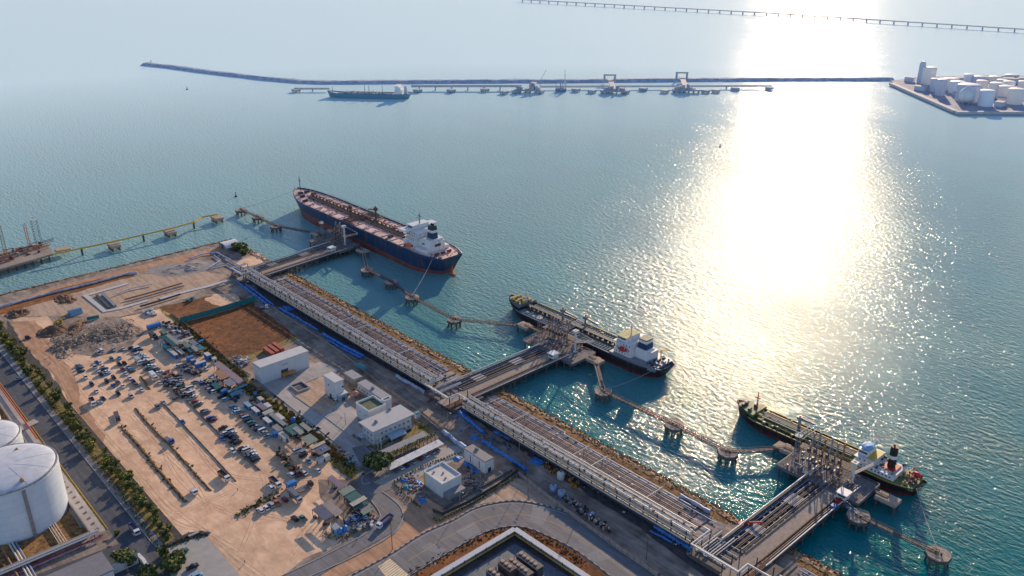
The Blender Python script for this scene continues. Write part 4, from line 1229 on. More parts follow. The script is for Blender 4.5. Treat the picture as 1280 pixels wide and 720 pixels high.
# low pipes on sleepers between the rack and the shore
M_bankg = mat('pipe_bank_soil', (0.34,0.29,0.27), .95, var=.4, scale=.4, big=.2)
M_copper = mat('orange_brown_pipe', (0.66,0.34,0.18), .6, var=.25, scale=.6)
M_bluewhite = mat('pale_blue_pipe', (0.50,0.56,0.66), .4, var=.12, scale=.6)
for A0, A1 in ((-566,-349),(-322,-164),(-130,-50)): sheet('pipe_bank_ground', [(A0,262.5),(A1,262.5),(A1,281),(A0,281)], Z+.055, M_bankg, .3, 6)
def ground_pipes(a0, a1, seed, where):
    rnd = random.Random(seed)
    t = thing('pipe_bank', f'bank of low pipes between the rack and the shore {where}', 'pipelines', (a0,263.5,Z), 0, 'banks of low pipes')
    L = a1-a0
    ys = [.4,1.3,2.2,3.4,4.6,5.8,7.0,8.2,9.4,10.6,12.0,13.4,14.6,16.4]
    ms = [M_brownpipe,M_steel,M_copper,M_creampipe,M_copper,M_offwhite,M_steel,M_copper,M_bluepipe,M_copper,M_creampipe,M_steel,M_bluepipe,M_bluewhite]
    for k, (y, m) in enumerate(zip(ys, ms)):
        x0, x1 = rnd.uniform(0,L*.1), L*rnd.uniform(.88,1)
        r = (.24,.2,.18,.26,.22,.24,.18,.2,.24,.2,.22,.2,.24,.34)[k]
        path = [(x0,y,.8),(x1,y,.8)]
        if k >= 12:   # outer lines make expansion loops
            q = L*rnd.uniform(.3,.45); path = [(x0,y,.8),(q,y,.8),(q+1,y+1.6,.8),(q+9,y+1.6,.8),(q+10,y,.8),(x1,y,.8)]
        g = G(); g.tube(path, r, 7); part('pipe', g, m, t)
    g = G()
    for i in range(int(L/6)): g.box(i*6,i*6+.4,-.2,17,0,.5)
    parts('sleeper', g, M_wetconc, t)
    g = G()
    for q in (.22,.5,.58,.8):
        x = L*q; g.tube([(x,-1.5,5.2),(x,12.8,5.2)], .3, 7, 1); g.cyl((x,12.8,5.2),(x,12.8,.8),.28,n=7,mi=1)
        for yy in (3,10): g.box(x-.8,x-.6,yy,yy+.2,0,5.2,0)
    for i in range(int(L/9)):
        x = rnd.uniform(2,L-2); y = rnd.choice(ys[:-2]); g.box(x-.4,x+.4,y-.35,y+.35,.8,1.9,i%2)
    parts('branch_pipe', g, [M_brownsteel, M_galv], t)
ground_pipes(-566, -349, 1, 'beside the far section')
ground_pipes(-322, -166, 2, 'beside the middle section')
ground_pipes(-129, -60, 3, 'at the bottom edge')
# dry brown grass bank along the revetment
sheet('shore_bank_grass', [(-566,281.2),(-350,281.2),(-350,286.4),(-566,286.4)], Z+.07, M_drygrass, .7, 4)
sheet('shore_bank_grass', [(-322,281.2),(-164,281.2),(-164,286.4),(-322,286.4)], Z+.07, M_drygrass, .7, 4)
sheet('shore_bank_grass', [(-130,281.2),(-50,281.2),(-50,286.4),(-130,286.4)], Z+.07, M_drygrass, .7, 4)
# tufts
def tufts(name, label, cat, regions, n, mats, smin=.4, smax=1.3, hz=.8, kind='stuff'):
    g = G()
    for i in range(n):
        f = random.choice(regions); x, y = f()
        s = random.uniform(smin, smax); mi = random.randrange(len(mats))
        for k in range(5):
            a = random.uniform(0, 2*PI); b = random.uniform(0, s*.7)
            cx, cy = x+b*math.cos(a), y+b*math.sin(a); h = s*random.uniform(.4,1)*hz; q = random.uniform(.25,.6)*s
            e = random.uniform(0, PI); dx, dy = q*math.cos(e), q*math.sin(e)
            g.add([(cx-dx,cy-dy,Z),(cx+dx,cy+dy,Z),(cx+dx*.6+random.uniform(-.3,.3)*s,cy+dy*.6,Z+h),(cx-dx*.6,cy-dy*.6+random.uniform(-.3,.3)*s,Z+h*.9)], [(0,1,2,3)], mi)
    return stuff(name, label, cat, g, mats)
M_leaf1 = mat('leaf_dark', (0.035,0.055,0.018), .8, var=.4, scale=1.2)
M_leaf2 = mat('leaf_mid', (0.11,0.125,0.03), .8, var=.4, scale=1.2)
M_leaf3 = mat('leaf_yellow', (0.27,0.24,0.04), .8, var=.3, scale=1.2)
M_dry1 = mat('straw', (0.36,0.20,0.07), .9, var=.3, scale=1)
M_dry2 = mat('dry_stalk', (0.20,0.10,0.04), .9, var=.3, scale=1)
tufts('shore_scrub', 'dry brown scrub growing along the shore bank above the armour rocks', 'scrub', [lambda: (random.uniform(-566,-350), random.uniform(282,288)), lambda: (random.uniform(-322,-60), random.uniform(282,288))], 1300, [M_dry1, M_dry1, M_dry2, M_drygrass], .3, .9, .35)

# ---------------------------------------------------------------- left jetty and its yellow pipe bridge
def left_jetty():
    z = 6.0
    p = [S(-30,345,z), S(66,317,z), S(60,304,z), S(-30,322,z)]
    base = S(20,326,z)
    t = thing('oil_jetty', 'rusty cluttered jetty head with masts at the left edge of the photo', 'jetty', (*base,0))
    loc = [(x-base[0], y-base[1]) for x, y in p]
    g = G(); g.prism(loc, z-1.6, z); part('platform_deck', g, M_deckconc, t)
    g = G()
    a, b, c, d = [Vector(q) for q in loc]
    for i in range(9):
        for s_ in (.08,.5,.92):
            q = a.lerp(b,(i+.5)/9).lerp(d.lerp(c,(i+.5)/9), s_); g.cyl((q.x,q.y,-3),(q.x,q.y,z-1.6),.6,n=8)
    parts('pile', g, M_wetconc, t)
    g = G(); rnd = random.Random(4)
    for i in range(60):
        q = a.lerp(b,rnd.random()).lerp(d.lerp(c,rnd.random()), rnd.uniform(.35,.98)); s_ = rnd.uniform(.3,1.3)
        g.box(q.x-s_,q.x+s_,q.y-s_,q.y+s_,z,z+rnd.uniform(.6,3), i % 5)
    for i in range(30):
        q = a.lerp(b,rnd.random()).lerp(d.lerp(c,rnd.random()), rnd.uniform(.3,.95)); h = z+rnd.uniform(.6,3.5)
        e = (b-a).normalized()*rnd.uniform(4,14)
        g.bar((q.x,q.y,h),(q.x+e.x,q.y+e.y,h), .4, .4, i % 5)
    parts('deck_equipment', g, [M_brownsteel, M_darksteel, M_tan, M_brownpipe, M_orange], t, 90)
    q = S(78,311,5); q = (q[0]-base[0], q[1]-base[1])
    g = G(); g.prism([(q[0]-5,q[1]-5),(q[0]+4,q[1]-6),(q[0]+5,q[1]+5),(q[0]-4,q[1]+6)], 3.2, 5.4); part('end_dolphin', g, M_tan, t)
    return base
left_jetty()
for (u, v, h, lb, m, wd) in ((37,309,19,'rusty red lattice mast near the end of the left jetty',M_orange,.8),(49,306,22,'wide dark lattice tower beside the red mast on the left jetty',M_darksteel,2.2),(7,316,24,'pale leaning derrick tower at the left edge of the left jetty',M_brownpipe,1.0)):
    x, y = S(u,v,6); pole_tower(x, y, 6, h, lb, m, wide=wd)
yb = [S(65,318,7), S(142,302,7), S(212,286,7), S(243,277.5,7), S(252,271.5,7), S(272,268,7)]
t = thing('pipe_trestle', 'narrow yellow pipe trestle running across the water from the left jetty', 'pipe bridge', (*yb[0],0))
g = G(); pts = [(x-yb[0][0], y-yb[0][1], 7) for x, y in yb]
for o in (-.5,0,.5): g.tube([(x+o*.7,y-o*.7,zz+.4) for x,y,zz in pts], .26, 6)
part('pipes', g, M_yellow, t)
g = G()
for i in range(len(pts)-1): g.bar(pts[i], pts[i+1], 2.4, .5)
part('girder', g, M_yellow, t)
g = G()
for (u,v) in ((102,312),(179,295),(242,279)):
    x, y = S(u,v,5); g.cyl((x-yb[0][0],y-yb[0][1],-3),(x-yb[0][0],y-yb[0][1],6.9),.9,n=8)
parts('pile', g, M_wetconc, t)
for k, (u, v) in enumerate(((142,305),(212,288.5),(271,271))):
    x, y = S(u,v,5)
    t = thing('trestle_dolphin', f'{["nearest the left jetty","middle","outermost"][k]} square dolphin carrying the yellow pipe trestle', 'dolphin', (x,y,0), 0, 'dolphins carrying the yellow trestle')
    g = G(); g.box(-6,6,-3.8,3.8,3,5.2); part('cap', g, M_tan, t)
    g = G()
    for a in (-5,-1.7,1.7,5):
        for b in (-2.8,2.8): g.cyl((a,b,-3),(a,b,3),.6,n=8)
    parts('pile', g, M_wetconc, t)

# ---------------------------------------------------------------- buoys
for (u, v, s_, lb) in ((295,246,2.6,'small dark navigation buoy off the bow of the navy tanker'),(234,112,3.0,'tiny dark buoy in the open water below the breakwater'),(900,184,2.0,'dark speck of a buoy in the sun glitter')):
    x, y = S(u, v, 0)
    t = thing('buoy', lb, 'buoy', (x,y,0))
    g = G(); g.cyl((0,0,-.5),(0,0,s_*.5),s_*.5,s_*.42,12); part('float', g, M_black, t)
    g = G()
    for k in range(4): a = k*PI/2; g.bar((math.cos(a)*s_*.35,math.sin(a)*s_*.35,s_*.5),(0,0,s_*1.6),.14)
    g.box(-.35,.35,-.35,.35,s_*1.5,s_*1.8); part('cage', g, M_brownsteel, t)

# ---------------------------------------------------------------- far breakwater, jetties and ships
M_farrock = mat('hazy_breakwater_rock', (0.46,0.52,0.62), .9, var=.25, scale=.12)  # all far materials, island and bridge too, have haze baked into base colours
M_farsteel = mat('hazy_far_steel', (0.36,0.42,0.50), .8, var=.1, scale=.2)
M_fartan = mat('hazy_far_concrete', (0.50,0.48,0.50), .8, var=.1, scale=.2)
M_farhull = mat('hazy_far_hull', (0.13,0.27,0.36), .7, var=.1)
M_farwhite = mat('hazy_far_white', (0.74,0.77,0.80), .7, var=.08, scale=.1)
bw = PX([(182,81),(215,84.5),(262,91),(330,99),(375,103),(410,104.2),(640,102.5),(700,102.5),(860,101),(1115,100.2)], 0)
g = G(); P = [Vector(p) for p in bw]
fine = []
for i in range(len(P)-1):
    n = max(2,int((P[i+1]-P[i]).length/14))
    for k in range(n): fine.append(P[i].lerp(P[i+1],k/n))
fine.append(P[-1])
vs = []; prof = [(-14,-1),(-6,3.8),(-4,4.6),(4,4.6),(7,3.6),(14,-1)]
for i, p in enumerate(fine):
    d = (fine[min(i+1,len(fine)-1)]-fine[max(0,i-1)]).normalized(); nn = Vector((-d.y,d.x))
    for o, z in prof:
        q = p+nn*(o+random.uniform(-1,1)); vs.append((q.x,q.y,z+random.uniform(-.5,.5)))
m = len(prof)
g.add(vs, [(i*m+j,(i+1)*m+j,(i+1)*m+j+1,i*m+j+1) for i in range(len(fine)-1) for j in range(m-1)])
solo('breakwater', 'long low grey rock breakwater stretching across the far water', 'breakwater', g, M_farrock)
x, y = S(189,79.5,6)
t = thing('harbour_light', 'small pale harbour light at the tip of the breakwater', 'beacon', (x,y,6))
g = G(); g.cyl((0,0,0),(0,0,5),1.2,.8,10); part('tower', g, M_farwhite, t); g = G(); g.cyl((0,0,5),(0,0,6.5),1.3,.6,10); part('lantern', g, M_orange, t)

def far_trestle(u0, v0, u1, v1, label, step, zt=7, m=None, w=5, name='trestle', cat='trestle'):
    p, q = Vector(S(u0,v0,zt)), Vector(S(u1,v1,zt)); d = q-p; L = d.length
    t = thing(name, label, cat, (p.x,p.y,0), math.atan2(d.y,d.x))
    g = G(); g.box(0,L,-w/2,w/2,zt-1.8,zt); part('deck', g, m or M_farsteel, t)
    g = G(); x = step/2
    while x < L: g.box(x-1,x+1,-w/2+.5,w/2-.5,-2,zt-1.8); x += step
    parts('pier', g, m or M_farsteel, t)
    g = G(); g.tube([(0,-w/2+.8,zt+.7),(L,-w/2+.8,zt+.7)], .5, 5); g.tube([(0,w/2-.8,zt+.7),(L,w/2-.8,zt+.7)], .4, 5); parts('pipe', g, M_fartan, t)
far_trestle(514,107.5,652,107.3,'low trestle with piers between the far ship and the first far platform', 27)
far_trestle(368,110.5,412,110.5,'thin catwalk running from the lone dolphin to the bow of the far ship', 60, 5, w=2, name='catwalk', cat='walkway')
far_trestle(675,108,965,107,'thin catwalk strung between the far mooring dolphins', 70, 5, w=2, name='catwalk', cat='walkway')
for k, (u, v) in enumerate(((370,112),(522,112.5),(564,112.5),(606,111.5),(630,114.5),(645,113.5),(675,113.5),(720,111.5),(740,113),(756,113.5),(782,113.5),(804,110.5),(831,113),(846,112.5),(882,113),(895,112.5),(919,110),(962,109.5))):
    x, y = S(u, v, 4)
    t = thing('far_dolphin', f'{["first","second","third","fourth","fifth","sixth","seventh","eighth","ninth","tenth","eleventh","twelfth","thirteenth","fourteenth","fifteenth","sixteenth","seventeenth","last"][k]} far dolphin from the left below the breakwater', 'dolphin', (x,y,0), .2, 'far dolphins below the breakwater')
    g = G(); g.box(-6,6,-5,5,1.5,5); part('cap', g, M_farsteel if k % 3 else M_fartan, t)
    g = G()
    for a in (-4.5,4.5):
        for b in (-3.5,3.5): g.cyl((a,b,-2),(a,b,1.5),.9,n=6)
    parts('pile', g, M_farsteel, t)
def far_platform(u, v, u2, v2, h, label, portal):
    x, y = S(u,v,5); X, Y = S(u2,v2,5)
    t = thing('far_jetty_head', label, 'jetty', (x,y,0), 0)
    rnd = random.Random(u)
    rr = math.radians(42.5)
    def R(a, b): return (a*math.cos(rr)-b*math.sin(rr), a*math.sin(rr)+b*math.cos(rr))
    g = G(); g.prism([R(-22,-7),R(22,-7),R(22,7),R(-22,7)], 3.5, 6); part('deck', g, M_farsteel, t)
    g = G()
    for a in range(-20,21,8):
        for b in (-5,5): c = R(a,b); g.cyl((*c,-2),(*c,3.5),.9,n=6)
    parts('pile', g, M_farsteel, t)
    g = G()
    for i in range(24):
        a, b = rnd.uniform(-17,17), rnd.uniform(-5,5); c = R(a,b); s_ = rnd.uniform(.8,2.6); g.box(c[0]-s_,c[0]+s_,c[1]-s_,c[1]+s_,6,6+rnd.uniform(1,h)*(1-abs(a)/26), i % 3)
    parts('equipment', g, [M_farsteel, M_fartan, M_farrock], t)
    g = G(); g.bar((0,0,6),(X-x,Y-y,8), 9, 1.2); part('access_deck', g, M_fartan, t)
    if portal:
        g = G(); dx, dy = X-x, Y-y
        for o in (-9,9):
            c = R(o,0); g.bar((dx+c[0],dy+c[1],3),(dx+c[0],dy+c[1],15),2.5)
        a, b = R(-11,0), R(11,0); g.bar((dx+a[0],dy+a[1],15),(dx+b[0],dy+b[1],15),3,2.5); part('portal_frame', g, M_farsteel, t)
far_platform(660,112,668,105,13,'far jetty head with crowded loading gear left of the tug', False)
far_platform(768,113,762,101,9,'far jetty head with a small portal frame in the middle of the row', True)
far_platform(858,112,852,98,10,'far jetty head with a large portal frame, rightmost of the row', True)
x, y = S(692,85,10)
for (u,v,h,lb) in ((675,107,26,'thin leaning crane boom on the left far jetty head'),):
    x, y = S(u,v,6); g = G(); g.bar((0,0,0),(0,0,8),.9); g.bar((0,0,7),(8,6,h),.7); solo('far_crane', lb, 'crane', g, M_farsteel, (x,y,6))

def far_ship(u0,v0,u1,v1,label,B,wh,name='far_tanker',hb=(9,6.5,7)):
    p, q = Vector(S(u0,v0,0)), Vector(S(u1,v1,0)); L = (q-p).length; rz = math.atan2((q-p).y,(q-p).x)
    t = thing(name, label, 'ship', (p.x,p.y,0), rz)
    dz, half = ship_hull(L, B, hb[0], hb[1], hb[2], hb[1]*.35, t, [M_farhull, M_farhull, M_farsteel])
    z = hb[1]; a = L*.82
    g = G(); g.box(a,a+L*.085,-B*.42,B*.42,z,z+8); g.box(a+1,a+L*.07,-B*.36,B*.36,z+8,z+12); g.box(a,a+L*.05,-B*.48,B*.48,z+12,z+14); part('superstructure', g, M_farwhite, t)
    g = G(); g.box(a-.1,a-.02,-B*.3,B*.3,z+5,z+6.4); g.box(a-.1,a-.02,-B*.4,B*.4,z+12.6,z+13.6); parts('window', g, M_glass, t)
    g = G(); g.taper(a+L*.1,a+L*.14,-2.5,2.5,z,a+L*.105,a+L*.135,-2,2,z+13); part('funnel', g, M_farrock, t)
    g = G()
    for k in range(5): g.tube([(L*.14,-3+k*1.4,z+1.5),(L*.79,-3+k*1.4,z+1.5)], .35, 5)
    parts('cargo_pipe', g, M_fartan, t)
    g = G()
    for x_ in (.06,.45,.5,.66): g.cyl((L*x_,0,z),(L*x_,0,z+(10 if x_<.1 else 13)),.7,.4,6)
    parts('mast', g, M_farsteel, t)
    g = G(); rnd = random.Random(9)
    for i in range(40):
        x_ = L*rnd.uniform(.2,.78); y_ = rnd.uniform(-B*.35,B*.35); s_ = rnd.uniform(.5,1.8); g.box(x_-s_,x_+s_,y_-s_,y_+s_,z,z+rnd.uniform(.8,4), i%2)
    parts('deck_fitting', g, [M_fartan, M_farsteel], t)
far_ship(410,121,514,123,'blue grey tanker moored at the far jetty under the breakwater', 22, 1)
far_ship(694,114.5,708,114.5,'small hazy tug with a tall mast among the far dolphins', 8, 1, 'tugboat', (4,3,3.4))
x, y = S(706,106,3); g = G(); g.cyl((0,0,0),(0,0,26),.6,.3,6); g.bar((-3,0,16),(3,0,16),.3); solo('mast', 'tall thin mast standing above the far tug', 'mast', g, M_farsteel, (x,y,3))

# far bridge at the top of the frame
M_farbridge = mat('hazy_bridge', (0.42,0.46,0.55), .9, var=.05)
P0, P1, P2 = Vector(S(648,-1,9)), Vector(S(960,16,9)), Vector(S(1300,37.5,9))
t = thing('sea_bridge', 'very long thin causeway bridge on piers across the top right of the photo', 'bridge', (P0.x,P0.y,0))
g = G()
for a, b in ((P0,P1),(P1,P2)):
    a2, b2 = a-P0, b-P0; g.bar((a2.x,a2.y,8.5),(b2.x,b2.y,8.5), 11, 2.4)
part('deck', g, M_farbridge, t)
g = G()
L = (P1-P0).length+(P2-P1).length; n = 44
for i in range(n):
    q = L*(i+.5)/n; l1 = (P1-P0).length
    c = (P0.lerp(P1,q/l1) if q < l1 else P1.lerp(P2,(q-l1)/(L-l1)))-P0
    g.box(c.x-1.5,c.x+1.5,c.y-1.5,c.y+1.5,-2,7.5)
parts('pier', g, M_farbridge, t)

# far tank terminal on its island
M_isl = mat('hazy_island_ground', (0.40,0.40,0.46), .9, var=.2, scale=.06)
isl = PX([(1113,101),(1122,106),(1195,139.5),(1400,140),(1500,96),(1240,94),(1150,96)], 3)
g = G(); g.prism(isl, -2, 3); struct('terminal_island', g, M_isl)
for (A, B, nm) in (((1114,104),(1195,139),'west'),((1195,140),(1330,140),'south')):
    p, q = Vector(S(*A,4)), Vector(S(*B,4)); g = G(); d = q-p; g.bar((0,0,0),(d.x,d.y,0),8,4)
    solo('sea_wall', f'low pale sea wall on the {nm} edge of the tank island', 'wall', g, M_fartan, (p.x,p.y,3))
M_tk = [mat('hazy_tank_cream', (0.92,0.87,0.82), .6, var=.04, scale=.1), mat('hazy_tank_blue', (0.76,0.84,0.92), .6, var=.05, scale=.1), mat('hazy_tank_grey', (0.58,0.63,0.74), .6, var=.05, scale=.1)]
def tank(x, y, r, h, m, label, group=None, name='storage_tank', big=False, dome=.16, z=Z):
    t = thing(name, label, 'storage tank', (x,y,z), 0, group)
    n = 96 if big else 28
    g = G(); g.lathe([(r,0),(r,h)], n, cx=0, cy=0); part('shell', g, m, t)
    g = G(); prof = [(r+(.15 if big else .3),h-.15),(r+(.15 if big else .3),h+.15)]
    for k in range(1,10): a = k/9*PI/2*.98; prof.append((r*math.cos(a), h+.15+r*dome*math.sin(a)))
    g.lathe(prof, n); part('roof', g, m if not big else M_white, t)
    return t
lst = [(1159,105,8.5,21,0,'tallest cream tank standing apart at the left of the far island'),
 (1174.5,119,6.2,20,2,'narrow shaded grey tank in front of the second row'),(1166,114,5,16,2,'narrow grey tank just behind the front grey one'),
 (1184,112,7,14,0,'cream tank behind the blue tank of the far island'),(1195,116,9.5,14,1,'wide pale blue tank left of the sphere'),
 (1209,104,5.5,11,1,'small pale tank at the back row centre of the island'),(1222,105,8,9,2,'low grey domed tank in the back row'),
 (1208,126,14,20,2,'big shaded grey tank right behind the sphere'),(1231,132,9,19,1,'pale blue tank at the front edge beside the sphere'),
 (1226,112,7,11,0,'small cream domed tank behind the front blue tank'),(1243,121,8.5,17,0,'cream domed tank in the middle rows right of centre'),
 (1255,124,8.8,16,0,'cream domed tank just left of the right front tank'),(1267.5,129.5,9.3,18,0,'rightmost cream tank of the front row'),
 (1243,103,7.5,7,0,'low cream tank at the back beside the small ones'),(1252,107,6.5,7,0,'low cream tank second from right at the back'),(1260,111,7,9,0,'cream tank behind the right front pair'),
 (1278,115,7,13,0,'cream tank cut by the right edge of the photo'),(1264,100,8,6,2,'low grey tank on the far right back row'),(1290,127,9,16,0,'cream tank just past the right edge of the photo'),(1192,104,6,6,0,'low cream tank in the back row left')]
for (u, v, rp, hp, mi, lb) in lst:
    x, y = S(u, v, 3); dist = math.hypot(x, y); px = FPX/math.hypot(dist,CAM_H)*1.2
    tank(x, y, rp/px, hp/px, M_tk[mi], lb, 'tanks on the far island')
x, y = S(1207,127,3); px = FPX/math.hypot(math.hypot(x,y),CAM_H)
x -= 0; r = 8/px; Rz = Vector((x,y)).normalized(); x, y = x-Rz.x*22, y-Rz.y*22
t = thing('gas_sphere', 'white spherical gas tank with a pointed top on the far island', 'storage tank', (x,y,Z))
g = G(); g.lathe([(.05,2)]+[(r*math.sin(a), 2+r-r*math.cos(a)) for a in [PI*k/14 for k in range(1,12)]]+[(.8,2+r*2.25)], 28); part('shell', g, M_farwhite, t)
g = G()
for k in range(8): a = k*PI/4; g.cyl((r*.8*math.cos(a),r*.8*math.sin(a),0),(r*.8*math.cos(a),r*.8*math.sin(a),2+r*.7),.5,n=6)
parts('leg', g, M_fartan, t)
x, y = S(1149.5,104,3); g = G(); g.box(-4,4,-4,4,0,34); g.box(-3,3,-3,3,34,37); solo('stair_tower', 'dark stair tower beside the tallest tank of the far island', 'tower', g, M_tk[2], (x,y,Z))
rnd = random.Random(2)
for k in range(26):
    u = rnd.uniform(1128,1275); v = rnd.uniform(98,104) if k < 14 else rnd.uniform(112,134)
    if v > 104 and u < 1132+(v-104)*1.9: continue
    x, y = S(u, v, 3); a, b, h = rnd.uniform(5,14), rnd.uniform(4,9), rnd.uniform(3,8)
    t = thing('terminal_building', f'small hazy flat roofed building among the far island tanks', 'building', (x,y,Z), rnd.uniform(0,1), 'small buildings on the far island')
    g = G(); g.box(-a,a,-b,b,0,h); part('wall', g, M_tk[rnd.choice([0,2,2])], t)
    g = G(); g.box(-a-.3,a+.3,-b-.3,b+.3,h,h+.5); part('roof', g, M_fartan, t)
# ---------------------------------------------------------------- vehicles
CARCOL = {
 'white': (0.72,0.72,0.72), 'silver': (0.42,0.43,0.45), 'grey': (0.16,0.165,0.18), 'black': (0.018,0.018,0.022),
 'red': (0.30,0.025,0.02), 'maroon': (0.14,0.02,0.03), 'blue': (0.03,0.10,0.33), 'light blue': (0.22,0.42,0.58),
 'dark blue': (0.02,0.04,0.10), 'teal': (0.03,0.22,0.22), 'orange': (0.50,0.14,0.03), 'green': (0.03,0.14,0.08), 'brown': (0.14,0.08,0.05), 'yellow': (0.60,0.38,0.04)}
def cpaint(c):
    return mat('car_paint_'+c.replace(' ','_'), CARCOL[c], .28, var=.04, scale=.5, spec=.6)
M_tyre = mat('tyre_rubber', (0.018,0.018,0.018), .9)
M_rim = mat('wheel_rim', (0.35,0.35,0.36), .4, metal=.5)
M_dusty = mat('chassis_dark', (0.04,0.035,0.03), .9)
MESHES = {}
def shared(key, fn):
    if key not in MESHES: MESHES[key] = fn()
    return MESHES[key]
def wheel_mesh(r=.33, w=.24):
    def f():
        g = G(); g.cyl((0,-w/2,0),(0,w/2,0),r,n=10,mi=0); g.cyl((0,-w/2-.01,0),(0,w/2+.01,0),r*.55,n=8,mi=1)
        return g.mesh('wheel', [M_tyre, M_rim])
    return shared(('wheel',r,w), f)
SPEC = { # length, width, body profile, cabin profile
 'sedan': (4.5,1.8,[(-2.25,.3),(2.25,.3),(2.25,.62),(2.1,.78),(.95,.92),(-1.6,.95),(-2.2,.85),(-2.25,.6)], [(1.0,.92),(.35,1.40),(-.95,1.42),(-1.65,.95)]),
 'suv': (4.7,1.9,[(-2.3,.35),(2.3,.35),(2.3,.8),(2.1,1.0),(1.05,1.08),(-2.25,1.1),(-2.3,.7)], [(1.1,1.08),(.5,1.74),(-2.0,1.76),(-2.22,1.1)]),
 'pickup': (5.1,1.85,[(-2.55,.42),(2.55,.42),(2.55,.85),(2.35,1.05),(1.35,1.12),(-2.5,1.12),(-2.55,.7)], [(1.35,1.12),(.75,1.72),(-.45,1.74),(-.7,1.12)]),
 'van': (5.0,1.9,[(-2.5,.35),(2.5,.35),(2.5,.9),(2.35,1.15),(-2.45,1.15),(-2.5,.7)], [(2.2,1.15),(1.5,1.95),(-2.35,1.98),(-2.42,1.15)]),
}
def car(typ, colour, x, y, rz, label, group=None, z=Z+.04):
    L, W, bp, cp_ = SPEC[typ]
    t = thing('parked_car' if typ in ('sedan','suv') else 'parked_pickup' if typ == 'pickup' else 'parked_van', label, {'sedan':'car','suv':'car','pickup':'pickup truck','van':'van'}[typ], (x,y,z), rz, group)
    cm = cpaint(colour)
    def body():
        g = G(); g.side(bp, -W/2, W/2)
        # roof and pillars sit on the glass
        xs = [p[0] for p in cp_]; top = max(p[1] for p in cp_)
        g.taper(cp_[2][0]-.02, cp_[1][0]+.04, -W*.41, W*.41, top-.03, cp_[2][0]+.1, cp_[1][0]-.1, -W*.38, W*.38, top+.04)
        if typ == 'pickup':
            pass
        for sx in (-1,1): g.box(bp[1][0]*sx-.04,bp[1][0]*sx+.04,-W*.42,W*.42,.36,.5,1)
        return g.mesh('body', [cm, M_dusty])
    part('body', shared(('b',typ,colour),body), None, t)
    def glass():
        g = G(); y0, y1 = W*.47, W*.40
        a, b, c, d = cp_
        vs = [(a[0],-y0,a[1]),(b[0],-y1,b[1]),(c[0],-y1,c[1]),(d[0],-y0,d[1]),(a[0],y0,a[1]),(b[0],y1,b[1]),(c[0],y1,c[1]),(d[0],y0,d[1])]
        g.add(vs, [(0,1,2,3),(7,6,5,4),(0,4,5,1),(1,5,6,2),(2,6,7,3)])
        return g.mesh('window', M_glass)
    part('window', shared(('g',typ),glass), None, t)
    if typ == 'pickup':
        def bed():
            g = G(); g.box(-2.45,-.8,-W*.42,W*.42,1.0,1.135); return g.mesh('cargo_bed', M_dusty)
        part('cargo_bed', shared(('bed',),bed), None, t)
    wm = wheel_mesh()
    for sx in (L*.31,-L*.3):
        for sy in (-W/2+.1, W/2-.1):
            part('wheel', wm, None, t, (sx,sy,.33))
    def lamps():
        g = G()
        for s_ in (-1,1): g.box(L/2-.05,L/2+.015,s_*W*.34-.16,s_*W*.34+.16,.62,.78,0)
        return g.mesh('headlight', M_white)
    part('headlights', shared(('l',typ),lamps), None, t)
    return t

def truck(kind, cabcol, boxcol, x, y, rz, label, L=8.5, group=None):
    """kind: dump, box, flat, mixer, bus"""
    W = 2.4
    t = thing('truck', label, 'truck', (x,y,Z+.04), rz, group)
    g = G()
    if kind == 'bus':
        g.box(-L/2,L/2,-W/2,W/2,.5,2.9); g.box(-L/2+.1,L/2-.1,-W/2+.1,W/2-.1,2.9,3.05)
        part('body', g, cpaint(cabcol), t)
        g = G(); g.box(-L/2+.4,L/2-.5,-W/2-.02,W/2+.02,1.7,2.4); g.box(L/2-.1,L/2+.02,-W/2+.15,W/2-.15,1.5,2.5); part('window', g, M_glass, t)
    else:
        c0 = L/2
        g.side([(c0-2.0,.6),(c0,.6),(c0,1.7),(c0-.25,2.7),(c0-2.0,2.75)], -W/2, W/2); part('cab', g, cpaint(cabcol), t)
        g = G(); g.quad((c0+.01,-W*.43,1.72),(c0+.01,W*.43,1.72),(c0-.21,W*.42,2.55),(c0-.21,-W*.42,2.55)); g.box(c0-1.4,c0-.4,-W/2-.02,W/2+.02,1.75,2.4); part('window', g, M_glass, t)
        g = G(); g.box(-L/2,c0-2.0,-.5,.5,.7,1.0); part('chassis', g, M_dusty, t)
        g = G(); b0, b1 = -L/2, c0-2.25
        if kind == 'box': g.box(b0,b1,-W/2,W/2,1.05,3.5); part('cargo_box', g, cpaint(boxcol), t)
        elif kind == 'flat': g.box(b0,b1,-W/2,W/2,1.0,1.25); g.box(b1-.15,b1,-W/2,W/2,1.25,2.2); part('flat_bed', g, cpaint(boxcol), t)
        elif kind == 'dump':
            g.box(b0,b1,-W/2,W/2,1.0,1.15)
            for s_ in (-1,1): g.box(b0,b1,s_*W/2-.08,s_*W/2+.08,1.1,2.3)
            g.box(b0-.08,b0+.08,-W/2,W/2,1.1,2.2); g.box(b1-.1,b1+.08,-W/2,W/2,1.1,2.6); part('dump_bed', g, cpaint(boxcol), t)
            g = G(); g.box(b0+.1,b1-.1,-W/2+.1,W/2-.1,1.15,1.75); part('load', g, M_brownsteel, t)
        elif kind == 'crane':
            g.box(b0,b1,-W/2,W/2,1.0,1.3); part('flat_bed', g, cpaint(boxcol), t)
            g = G(); g.box(b0+1,b0+3,-1,1,1.3,2.6); g.bar((b0+2,0,2.5),(c0+1.5,.3,3.6),.6); part('crane_boom', g, M_yellow, t)
    wm = wheel_mesh(.48,.3)
    for sx in (L/2-1.1, -L/2+1.2, -L/2+2.5):
        for sy in (-W/2+.15, W/2-.15): part('wheel', wm, None, t, (sx,sy,.48))
    return t

